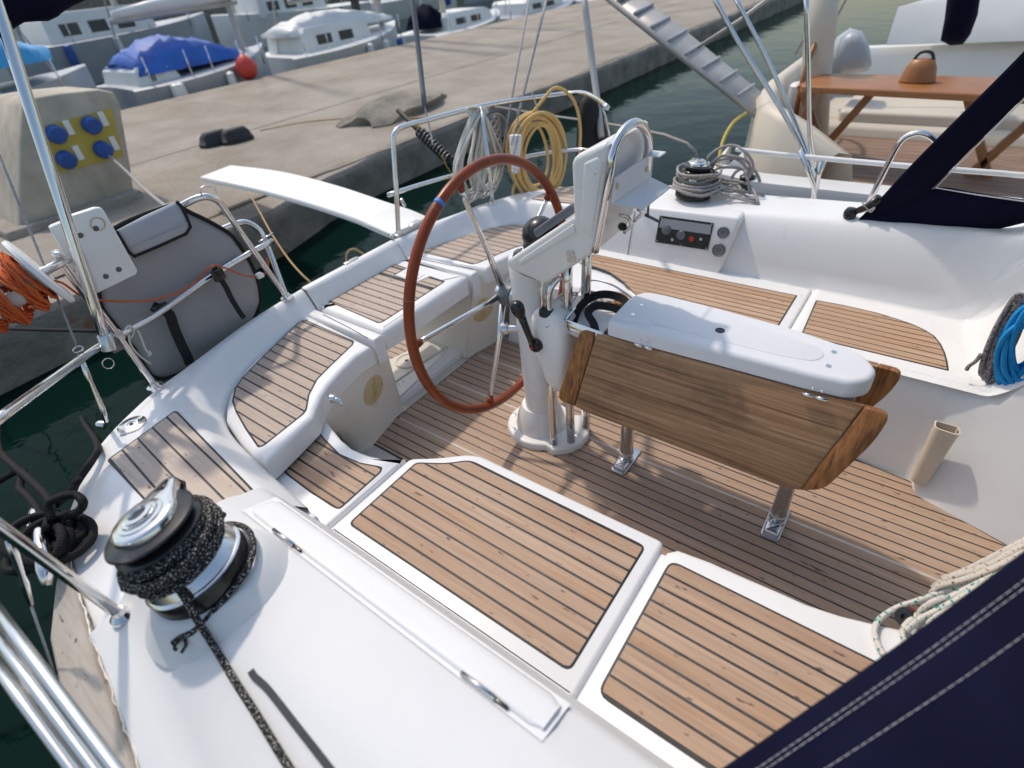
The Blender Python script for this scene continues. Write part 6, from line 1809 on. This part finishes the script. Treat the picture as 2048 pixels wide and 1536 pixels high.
# ================================================================ on the quay
bx0 = -6.3
pw = thing("shore_power_box", "tan shore power pedestal with yellow panel and four blue sockets on the quay", "power box", (-6.3, 1.403, 0.04226))
front = [(-6.3, 1.016, 0.189), (-6.3, 1.406, 0.8459), (-6.3, 1.586, 1.136), (-6.3, 1.683, 1.188), (-6.3, 1.903, 1.182), (-6.3, 2.218, 1.152), (-6.3, 2.318, 1.108), (-6.3, 2.326, 1.019), (-6.3, 2.161, 0.5042), (-6.3, 1.982, 0.02102), (-6.3, 1.952, 0.001187)]
rows = []
for g, dx in ((0.03, -0.85), (0.0, -0.80), (0.0, -0.04), (0.015, -0.01), (0.04, 0.0)):
    c = sum((Vector(p) for p in front), Vector()) / len(front)
    rows.append([Vector(p).lerp(c, g) + Vector((dx, 0, 0)) for p in front])
body = loft("housing", rows, "box_tan", pw, closed=True, cap=True, ang=45)
slab("plinth", [(-7.2, 0.95), (-6.2, 0.95), (-6.2, 2.1), (-7.2, 2.1)], 0.2, 0.30, "concrete", pw, 0.02)
yq = [Vector(p) + Vector((0.012, 0, 0)) for p in [(-6.3, 1.662, 0.9741), (-6.3, 2.231, 0.9932), (-6.3, 2.133, 0.5958), (-6.3, 1.553, 0.6069)]]
mk("socket_panel", yq + [p - Vector((0.03, 0, 0)) for p in yq], [(0, 1, 2, 3), (7, 6, 5, 4), (0, 4, 5, 1), (1, 5, 6, 2), (2, 6, 7, 3), (3, 7, 4, 0)], "socket_yellow", pw, False)
for p in [(-6.28, 1.703, 0.9048), (-6.28, 1.998, 0.9081), (-6.28, 1.671, 0.6999), (-6.28, 1.987, 0.7001)]:
    so = lathe("socket", [(0.075, 0.0), (0.075, 0.05), (0.06, 0.07), (0.0, 0.075)], p, "socket_blue", pw, 20, (1, 0, -0.2))
    box("socket_label", Vector(p) + Vector((0.0, 0.12, 0.02)), (0.01, 0.05, 0.12), "white_plastic", so, 0)
cb_ = thing("power_cable", "grey shore power cable drooping from the power box to the stern", "cable", (-6.2, 2.003, 0.614))
multi_tube("cable", [[(-6.2, 1.988, 0.645), (-5.6, 1.858, 0.6198), (-4.8, 1.648, 0.6366), (-3.6, 1.303, 0.7862), (-2.9, 1.095, 0.9143), (-2.45, 0.9869, 0.9896)]], 0.012, "cable_grey", cb_, 7, 5)
for k, (px, lab) in enumerate((((-7.382, 3.58, 0.23), "left shoe of the dark pair left on the quay"), ((-7.216, 3.767, 0.23), "right shoe of the dark pair left on the quay"))):
    s_ = thing("shoe", lab, "shoe", tuple(px), "dark shoes on the quay")
    c = Vector(px)
    sole = [(-0.06, -0.20), (0.06, -0.20), (0.085, -0.05), (0.075, 0.10), (0.05, 0.20), (-0.03, 0.22), (-0.075, 0.12), (-0.07, -0.05)]
    sp = fillet([(c.x + x * 1.25 + 0.2 * y, c.y + y * 0.95) for x, y in sole], 0.05)
    slab("sole", sp, ZQ + 0.004, ZQ + 0.05, "black_rubber", s_, 0.01)
    pillow("upper", [(x, y, ZQ + 0.05) for x, y in sp], (0, 0, 1), "black_rubber", s_, 0.13, 4, 0.0)
rk = thing("quay_block", "broken concrete lump on the quay edge near the port rail", "block", (-6.157, 5.597, 0.22))
bm = bmesh.new()
bmesh.ops.create_icosphere(bm, subdivisions=3, radius=0.5)
for v in bm.verts:
    v.co = Vector((v.co.x * 0.9, v.co.y * 1.7, v.co.z * 0.35)) * (1 + 0.25 * math.sin(v.co.x * 9 + v.co.y * 5) * math.cos(v.co.z * 7))
bmesh.ops.translate(bm, vec=Vector((-6.147, 5.594, 0.24)), verts=bm.verts)
from_bm("lump", bm, "concrete_wall", rk)

qr = thing("quay_rope", "thin yellowish rope lying along the quay behind the rail", "rope", (-6.53, 5.029, 0.235))
multi_tube("strand", [[(-7.42, 4.224, 0.235), (-7.192, 4.704, 0.235), (-6.742, 5.032, 0.235), (-6.201, 5.27, 0.235), (-5.554, 5.369, 0.235), (-5.279, 5.644, 0.235)]], 0.012, "rope_tan", qr, 6, 4)
for a, b_ in (((-4.75, -12), (-5.3, 26)), ((-7.6, -12), (-7.7, 30))):
    n_ = 60
    rows = [[(lerp(a[0], b_[0], i / n_) + rnd.uniform(-0.02, 0.02), lerp(a[1], b_[1], i / n_), ZQ + 0.0175), (lerp(a[0], b_[0], i / n_) + 0.03 + rnd.uniform(0, 0.02), lerp(a[1], b_[1], i / n_), ZQ + 0.0175)] for i in range(n_ + 1)]
    loft("slab_joint", rows, "concrete_wall", QUAY)

# ================================================================ boats across the quay
def hull(root, x, y0, y1, zt, beam, mat, sheer=0.25, bow=1):
    """boat lying along Y: bow at y1 when bow = 1"""
    rows = []
    n = 14
    for i in range(n + 1):
        t = i / n
        y = lerp(y0, y1, t)
        u = t if bow == 1 else 1 - t
        w = beam / 2 * (0.82 + 0.18 * math.sin(math.pi * min(u * 1.4, 1))) * (1 - max(0, (u - 0.55) / 0.45) ** 2.2 * 0.97)
        z = zt + sheer * u * u
        rows.append([(x + w * 0.72, y, ZW - 0.3), (x + w * 0.9, y, lerp(ZW, z, 0.4)), (x + w, y, z), (x + w * 0.96, y, z + 0.02), (x, y, z + 0.05), (x - w * 0.96, y, z + 0.02), (x - w, y, z), (x - w * 0.72, y, ZW - 0.3)])
    return loft("hull", rows, mat, root, closed=True, cap=True, ang=40)

def cabin(root, x, y0, y1, z0, z1, w, mat="hull_white"):
    rows = []
    for z, g in ((z0, 0.0), (lerp(z0, z1, 0.8), 0.12), (z1, 0.3)):
        rows.append([(x + w / 2 - g * 0.3, y0 + g * 0.5, z), (x + w / 2 - g * 0.3, y1 - g, z), (x - w / 2 + g * 0.3, y1 - g, z), (x - w / 2 + g * 0.3, y0 + g * 0.5, z)])
    c = loft("cabin", rows, mat, root, closed=True, cap=True, ang=30)
    zc = lerp(z0, z1, 0.45)
    h = (z1 - z0) * 0.2
    n = max(2, int((y1 - y0) / 0.9))
    for k in range(n):
        a = lerp(y0 + 0.3, y1 - 0.5, (k + 0.15) / n)
        b_ = lerp(y0 + 0.3, y1 - 0.5, (k + 0.8) / n)
        xx = x + w / 2 - 0.018
        mk("window", [(xx + 0.012, a, zc - h), (xx + 0.012, b_, zc - h), (xx, b_, zc + h), (xx, a, zc + h), (xx - 0.05, a, zc - h), (xx - 0.05, b_, zc - h), (xx - 0.05, b_, zc + h), (xx - 0.05, a, zc + h)], [(0, 1, 2, 3), (7, 6, 5, 4), (0, 4, 5, 1), (1, 5, 6, 2), (2, 6, 7, 3), (3, 7, 4, 0)], "dark_window", c, False)
    return c

def tarp(root, x, y0, y1, z0, z1, w, mat, name="tarpaulin"):
    rows = []
    n = 16
    for i in range(n + 1):
        t = i / n
        y = lerp(y0, y1, t)
        k = 0.35 + 0.65 * math.sin(math.pi * min(1, max(0, t)) ** 0.8)
        r = []
        for j in range(9):
            a = math.pi * j / 8
            r.append((x + math.cos(a) * w / 2 * (1 + rnd.uniform(-0.06, 0.06)), y + rnd.uniform(-0.05, 0.05), z0 + math.sin(a) ** 0.7 * (z1 - z0) * k * (1 + rnd.uniform(-0.1, 0.1))))
        rows.append(r)
    return loft(name, rows, mat, root, cap=True)

def mast(root, x, y, z0, h, r=0.06, mat="mast_grey"):
    m_ = lathe("mast", [(r, 0), (r, h * 0.6), (r * 0.8, h)], (x, y, z0), mat, root, 10)
    return m_

def boat(name, label, x, y0, y1, zt, beam, mat, bow=1, group="boats across the quay", cab=None, tarps=(), masts=(), rails=True):
    r = thing(name, label, "boat", (x, (y0 + y1) / 2, ZW), group)
    h = hull(r, x, y0, y1, zt, beam, mat, bow=bow)
    if cab:
        cabin(r, x, *cab)
    for tp in tarps:
        tarp(r, x, *tp)
    for mt in masts:
        mast(r, x, *mt)
    if rails:
        for y_ in (lerp(y0, y1, 0.12), lerp(y0, y1, 0.93)):
            tube("stay", [(x + rnd.uniform(-0.3, 0.3), y_, zt), (x, (y0 + y1) / 2, zt + 8)], 0.014, "mast_grey", r, 6)
        ym = lerp(y0, y1, 0.5)
        b_ = tube("boom", [(x + 0.2, ym - 1.3, zt + 1.05), (x + 0.1, ym + 1.4, zt + 1.1)], 0.05, "mast_grey", r, 8)
        tube("sail_cover", [(x + 0.2, ym - 1.2, zt + 1.14), (x + 0.16, ym - 0.4, zt + 1.2), (x + 0.13, ym + 0.5, zt + 1.24), (x + 0.1, ym + 1.3, zt + 1.3)], [0.07, 0.11, 0.13, 0.16], rnd.choice(["hull_white", "hull_white", "tarp_blue", "hull_cream"]), b_, 10)
        for q in range(5):
            yy = lerp(y0, y1, 0.1 + 0.18 * q) + rnd.uniform(-0.2, 0.2)
            tube("stanchion", [(x + beam * 0.42, yy, zt), (x + beam * 0.42, yy, zt + 0.5)], 0.014, "stainless", r, 6)
        for q in range(3):
            fy_ = lerp(y0, y1, rnd.uniform(0.15, 0.8))
            lathe("fender", [(0, -0.28), (0.08, -0.24), (0.1, 0), (0.08, 0.24), (0, 0.28)], (x + beam * 0.5, fy_, zt - 0.25), rnd.choice(["hull_white", "socket_blue", "black_rubber"]), r, 10)
    return r

boat("moored_boat", "grey boat with cyan and blue covers across the quay at far left", -13.2, -1.0, 4.6, 0.62, 2.6, "hull_grey", 1, cab=(0.5, 3.0, 0.65, 1.25, 1.6), tarps=((1.6, 3.9, 1.1, 1.75, 1.9, "tarp_cyan"), (-0.6, 1.3, 0.75, 1.5, 1.8, "tarp_blue")), masts=((2.8, 0.7, 9, 0.07),))
boat("moored_boat", "pale grey boat with a rolled blue cover across the quay, left of the red buoy", -13.4, 4.9, 8.4, 0.42, 2.4, "hull_grey", 1, cab=(5.1, 6.0, 0.4, 0.75, 1.5), tarps=((5.2, 7.4, 0.6, 1.15, 1.5, "tarp_blue"), (7.5, 8.0, 0.42, 0.62, 0.8, "tarp_cyan")), masts=((7.9, 0.4, 9, 0.06),))
boat("moored_boat", "white boat with heaped white sail covers across the quay, right of the red buoy", -14.0, 8.8, 13.2, 0.32, 2.6, "hull_white", 1, cab=(9.4, 11.6, 0.35, 0.85, 1.6), tarps=((9.2, 12.6, 0.7, 1.1, 1.2, "hull_white"),), masts=((11.9, 0.4, 10, 0.12, "dark_window"), (12.7, 0.4, 10, 0.10)))
boat("moored_boat", "white boat with a dark blue folded cover across the quay, centre top", -13.6, 13.4, 17.6, 0.16, 2.4, "hull_white", 1, cab=(14.2, 16.4, 0.2, 0.6, 1.5), tarps=((13.7, 14.6, 0.3, 0.9, 1.0, "navy_canvas"),), masts=((14.9, 0.3, 10, 0.09, "hull_cream"),))
boat("moored_boat", "low grey-blue boat across the quay near the top centre edge", -14.2, 18.0, 23.5, 0.05, 2.6, "hull_grey", 1, cab=(19.0, 21.5, 0.1, 0.5, 1.6), masts=((20.5, 0.1, 10, 0.08),))
boat("moored_boat", "white hull across the quay furthest right at the top edge", -14.6, 24.0, 31.0, 0.0, 3.0, "hull_white", 1, cab=(25.5, 29.0, 0.05, 0.55, 1.8), masts=((27.5, 0.1, 10, 0.09),))
for k, (y, zt, m_, lab) in enumerate(((2, 1.05, "hull_white", "white motor boat moored far behind, leftmost of the back row"), (9, 0.9, "hull_grey", "grey boat moored far behind, second of the back row"), (16.5, 0.75, "hull_white", "white boat moored far behind, third of the back row"), (24.5, 0.6, "hull_white", "white boat moored far behind, fourth of the back row"), (33, 0.45, "hull_grey", "grey boat moored far behind, last of the back row"))):
    boat("moored_boat", lab, -22.0 - k * 0.8, y - 3.4, y + 3.4, zt, 3.0, m_, 1 if k % 2 else 0, "boats far behind", cab=(y - 2, y + 1.2, zt, zt + 0.75, 2.0), masts=((y + 0.6, zt, 11, 0.09), (y - 2.4, zt, 6, 0.05)))
by = thing("red_buoy", "round red buoy fender hanging on the quay side of the grey boat", "buoy", (-12.1, 7.073, 0.4449))
lathe("ball", [(0, -0.22), (0.10, -0.20), (0.18, -0.12), (0.21, 0.0), (0.18, 0.12), (0.10, 0.19), (0.05, 0.24), (0.0, 0.25)], (-12.1, 7.073, 0.4449), "buoy_red", by, 24)
tube("rope", [Vector((-12.1, 7.073, 0.4449)) + Vector((0, 0, 0.24)), Vector((-12.3, 7.251, 0.6944))], 0.015, "rope_black", by, 6)
far = mk("far_quay", [(-60, -200, ZW - 0.5), (-60, 200, ZW - 0.5), (-60, 200, 4.6), (-60, -200, 4.6), (-75, -200, 5.2), (-75, 200, 5.2)], [(0, 1, 2, 3), (3, 2, 5, 4)], "concrete_wall", None, False)
far["kind"] = "structure"

# ================================================================ neighbouring yacht on the port side
ny_ = thing("neighbour_yacht", "cream and white yacht moored alongside to port with a wooden cockpit table", "yacht", (1.0, 5.3, ZW))
# hull and deck with an open cockpit well
rows = []
for x, w0, w1 in ((-1.30, 4.2, 6.6), (-1.22, 3.75, 7.0), (-0.9, 3.62, 7.15), (0.0, 3.55, 7.2), (1.5, 3.5, 7.3), (4.0, 3.5, 7.3)):
    zd = 0.50 + 0.03 * (x + 1.3)
    rows.append([(x + 0.1, w0 + 0.2, ZW - 0.3), (x, w0, zd - 0.06), (x, w0 + 0.01, zd), (x, w0 + 0.16, zd + 0.01), (x, w0 + 0.19, zd - 0.01), (x, w0 + 0.2, 0.36), (x, w1 - 0.75, 0.36), (x, w1 - 0.7, zd + 0.24), (x, w1 - 0.65, zd + 0.30), (x, w1 - 0.35, zd + 0.28), (x, w1 - 0.2, zd), (x, w1, zd - 0.06), (x + 0.1, w1 - 0.2, ZW - 0.3)])
loft("hull", rows, "hull_white", ny_, ang=50)
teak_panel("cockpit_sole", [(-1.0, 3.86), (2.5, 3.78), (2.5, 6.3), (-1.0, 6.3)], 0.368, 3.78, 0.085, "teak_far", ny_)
# cream stern coaming, curved
rows = []
for x, y in ((-1.28, 6.6), (-1.30, 6.0), (-1.28, 5.2), (-1.20, 4.6), (-1.05, 4.22), (-0.85, 4.08), (-0.55, 4.04)):
    k = 0.22 if y > 4.5 else 0.22 * smooth01((-0.5 - x) / 0.5)
    rows.append([(x - 0.05, y - 0.05, 0.40), (x - 0.03, y - 0.03, 0.56 + k), (x + 0.02, y, 0.60 + k), (x + 0.09, y + 0.03, 0.585 + k), (x + 0.14, y + 0.05, 0.40), (x + 0.16, y + 0.06, 0.06)])
loft("stern_coaming", rows, "hull_cream", ny_)
loft("bulkhead", [[(0.9, 4.1, 0.06), (0.9, 4.1, 0.75), (0.95, 4.1, 0.8)], [(0.9, 6.4, 0.06), (0.9, 6.4, 0.75), (0.95, 6.4, 0.8)]], "hull_cream", ny_)
cbn = loft("seat_front", [[(-1.0, 5.35, 0.06), (-1.0, 5.35, 0.42), (-1.0, 5.42, 0.45), (-1.0, 6.35, 0.45)], [(0.9, 5.35, 0.06), (0.9, 5.35, 0.42), (0.9, 5.42, 0.45), (0.9, 6.35, 0.45)]], "hull_cream", ny_)
rows = []
for y, z in ((6.4, 0.85), (6.48, 1.12), (6.8, 1.2), (8.5, 1.2)):
    rows.append([(-0.7 + (0.4 if z > 1.15 else 0.0), y, z), (0.6, y, z + 0.03), (4.0, y, z + 0.05)])
loft("coachroof", rows, "hull_white", ny_)
for k in range(3):
    box("roof_window", (0.7 + 0.55 * k, 6.445, 1.0), (0.36, 0.05, 0.09), "dark_window", ny_, 0.01)
nt_ = thing("wooden_table", "varnished wooden folding table in the neighbouring yacht's cockpit", "table", (-0.4, 4.75, 0.07))
slab("table_top", fillet([(-0.92, 4.42), (0.35, 4.30), (0.42, 4.42), (0.42, 4.72), (0.32, 4.82), (-0.82, 4.86), (-0.94, 4.76)], 0.06), 0.86, 0.90, "varnished_wood", nt_, 0.012)
for x in (-0.72, 0.22):
    for s in (-1, 1):
        box("leg", (x, 4.62, 0.46), (0.05, 0.055, 0.95), "varnished_wood", nt_, 0.006, Matrix.Rotation(s * 0.52, 3, 'Y'))
box("leg_board", (-0.86, 4.62, 0.50), (0.04, 0.28, 0.70), "varnished_wood", nt_, 0.01)
nw = thing("deck_hood", "grey oval hood on the neighbouring yacht's stern deck", "hood", (-0.8537, 5.8, 0.7961))
pillow("shell", [(-1.005, 5.8, 0.7204), (-1.026, 5.8, 0.8861), (-0.999, 5.8, 1.003), (-0.9224, 5.8, 1.06), (-0.8264, 5.8, 1.034), (-0.7423, 5.8, 0.9202), (-0.6905, 5.8, 0.7974), (-0.7145, 5.8, 0.7541), (-0.8721, 5.8, 0.7225)], (0.2, -1, 0.2), "hull_grey", nw, 0.18, 4, 0.1)
bd = thing("navy_sail_cover", "navy blue cover hanging on the neighbouring yacht at the top right", "cover", (-0.1687, 5.6, 0.9766))
pillow("fabric", [(-0.2772, 5.6, 0.9871), (-0.2955, 5.6, 1.116), (-0.3439, 5.6, 1.351), (-0.1523, 5.6, 1.34), (-0.1096, 5.6, 1.14), (-0.111, 5.6, 1.022), (-0.1338, 5.6, 0.9608), (-0.2063, 5.6, 0.9551)], (0, -1, 0.1), "navy_canvas", bd, 0.08, 3, 0.08)
ms = thing("mast", "broad cream mast foot standing on the neighbouring yacht's stern", "mast", (-1.007, 5.4, 0.8606))
tube("tube", [(-0.8055, 4.9, 0.2566), (-0.925, 4.9, 0.8797), (-0.9638, 4.9, 1.157), (-1.007, 4.9, 1.495)], 0.10, "hull_cream", ms, 14)
pl_ = thing("gangway_plank", "grey ribbed gangway raised from the neighbouring yacht's stern", "gangway", (-1.192, 4.3, 0.8124))
ga, gb = [(-2.418, 4.4, 1.506), (-1.889, 4.4, 1.177), (-1.529, 4.4, 0.9578), (-1.169, 4.4, 0.7376)], [(-2.419, 4.7, 1.537), (-1.864, 4.7, 1.2), (-1.509, 4.7, 0.9716), (-1.155, 4.7, 0.7474)]
rows = [[Vector(a), Vector(b_), Vector(b_) + Vector((0, 0, -0.05)), Vector(a) + Vector((0, 0, -0.05))] for a, b_ in zip(ga, gb)]
loft("board", rows, "mast_grey", pl_, closed=True, cap=True)
for k in range(10):
    t = k / 9
    a, b_ = Vector(ga[0]).lerp(Vector(ga[3]), t), Vector(gb[0]).lerp(Vector(gb[3]), t)
    tube("tread", [a + Vector((0, 0, 0.012)), b_ + Vector((0, 0, 0.012))], 0.012, "hull_grey", pl_, 6)
ns = thing("stern_stay", "thin grey stay crossing from the quay side to the neighbouring yacht", "stay", (-1.082, 4.4, 0.7801))
tube("wire", [(-1.641, 4.4, 1.129), (-1.37, 4.4, 1.285), (-1.148, 4.4, 1.437)], 0.012, "mast_grey", ns, 8)
nr = thing("neighbour_mooring_line", "yellowish mooring line hanging from the neighbouring yacht's stern into dark water", "rope", (-1.285, 3.9, 0.5319))
multi_tube("strand", [[(-1.221, 4.35, 0.733), (-1.257, 4.2, 0.7001), (-1.246, 4, 0.633), (-1.21, 3.85, 0.5204), (-1.176, 3.75, 0.3881)]], 0.011, "line_yellow", nr, 6, 5)
bw = thing("deck_winch", "small dark winch on the neighbouring yacht's side deck with black line", "winch", (-0.9556, 3.65, 0.4546))
lathe("drum", [(0.06, -0.02), (0.055, 0.03), (0.04, 0.06), (0.05, 0.10), (0.03, 0.115), (0, 0.12)], (-0.9603, 3.68, 0.425), "black_plastic", bw, 20)
box("plate", (-0.9001, 3.66, 0.4392), (0.08, 0.10, 0.03), "alloy", bw, 0.01)
multi_tube("line", [[(-5.0, 6.2, 0.22), (-3.6, 5.2, 0.42)] + [(-1.508, 3.62, 0.748), (-1.254, 3.62, 0.5827), (-1.111, 3.62, 0.4965), (-0.9111, 3.62, 0.4319), (-0.7632, 3.62, 0.3725)], [(-1.068, 3.64, 0.4211), (-1.031, 3.64, 0.5528), (-0.9453, 3.64, 0.5924), (-0.8929, 3.64, 0.5524), (-0.8585, 3.64, 0.4793)]], 0.010, "rope_grey", bw, 6, 4)

# gear of the neighbouring yacht: rails, wheel, bag on the table, cushions
nb = thing("brown_bag", "small dark brown bag standing on the neighbouring yacht's wooden table", "bag", (-0.28, 4.62, 0.90))
pillow("body", [(-0.28 + 0.10 * math.cos(a), 4.62 + 0.07 * math.sin(a), 0.91) for a in [2 * math.pi * k / 12 for k in range(12)]], (0, 0, 1), "varnished_wood", nb, 0.12, 4, 0.008)
tube("handle", [(-0.34, 4.62, 1.0), (-0.31, 4.62, 1.06), (-0.25, 4.62, 1.06), (-0.22, 4.62, 1.0)], 0.009, "black_rubber", nb, 6, 3)
nwh = thing("ship_wheel", "varnished wooden steering wheel on the neighbouring yacht behind the table", "steering wheel", (-0.98, 5.0, 0.37))
wc_ = Vector((-0.96, 5.0, 0.80))
rim2 = tube("rim", [wc_ + Vector((0, 0.34 * math.cos(a), 0.34 * math.sin(a))) for a in [2 * math.pi * k / 40 for k in range(40)]], 0.018, "varnished_wood", nwh, 8, 0, True)
for k in range(6):
    a = math.pi * k / 3
    tube("spoke", [wc_, wc_ + Vector((0, 0.34 * math.cos(a), 0.34 * math.sin(a)))], 0.011, "varnished_wood", nwh, 6)
lathe("pedestal", [(0.10, 0.0), (0.07, 0.05), (0.06, 0.43), (0.04, 0.45)], (-1.05, 5.0, 0.36), "hull_white", nwh, 16)
cu = thing("seat_cushion", "pale cushion on the far bench of the neighbouring yacht", "cushion", (0.0, 5.8, 0.45))
slab("cover", fillet([(-0.8, 5.45), (0.7, 5.45), (0.7, 6.2), (-0.8, 6.2)], 0.06), 0.451, 0.53, "hull_cream", cu, 0.03, 4)
for lab, a, b_ in (("thin stay of the neighbouring yacht crossing the cream mast", (-1.25, 5.6, 0.9), (0.6, 7.5, 6.0)), ("thin stay of the neighbouring yacht right of the cream mast", (-1.2, 6.4, 0.9), (0.4, 7.2, 6.0)), ("thin stay of the neighbouring yacht nearest the navy cover", (-0.6, 7.0, 0.9), (0.4, 7.3, 6.0))):
    s_ = thing("stay", lab, "stay", a, "stays of the neighbouring yacht")
    tube("wire", [a, b_], 0.010, "mast_grey", s_, 6)

# filler under the joint of coaming and quarter
slab("coaming_filler", [(-1.36, 0.33), (-1.19, 0.33), (-1.19, 0.432), (-1.36, 0.434)], 0.30, 0.485, "gelcoat", yacht, 0.01)
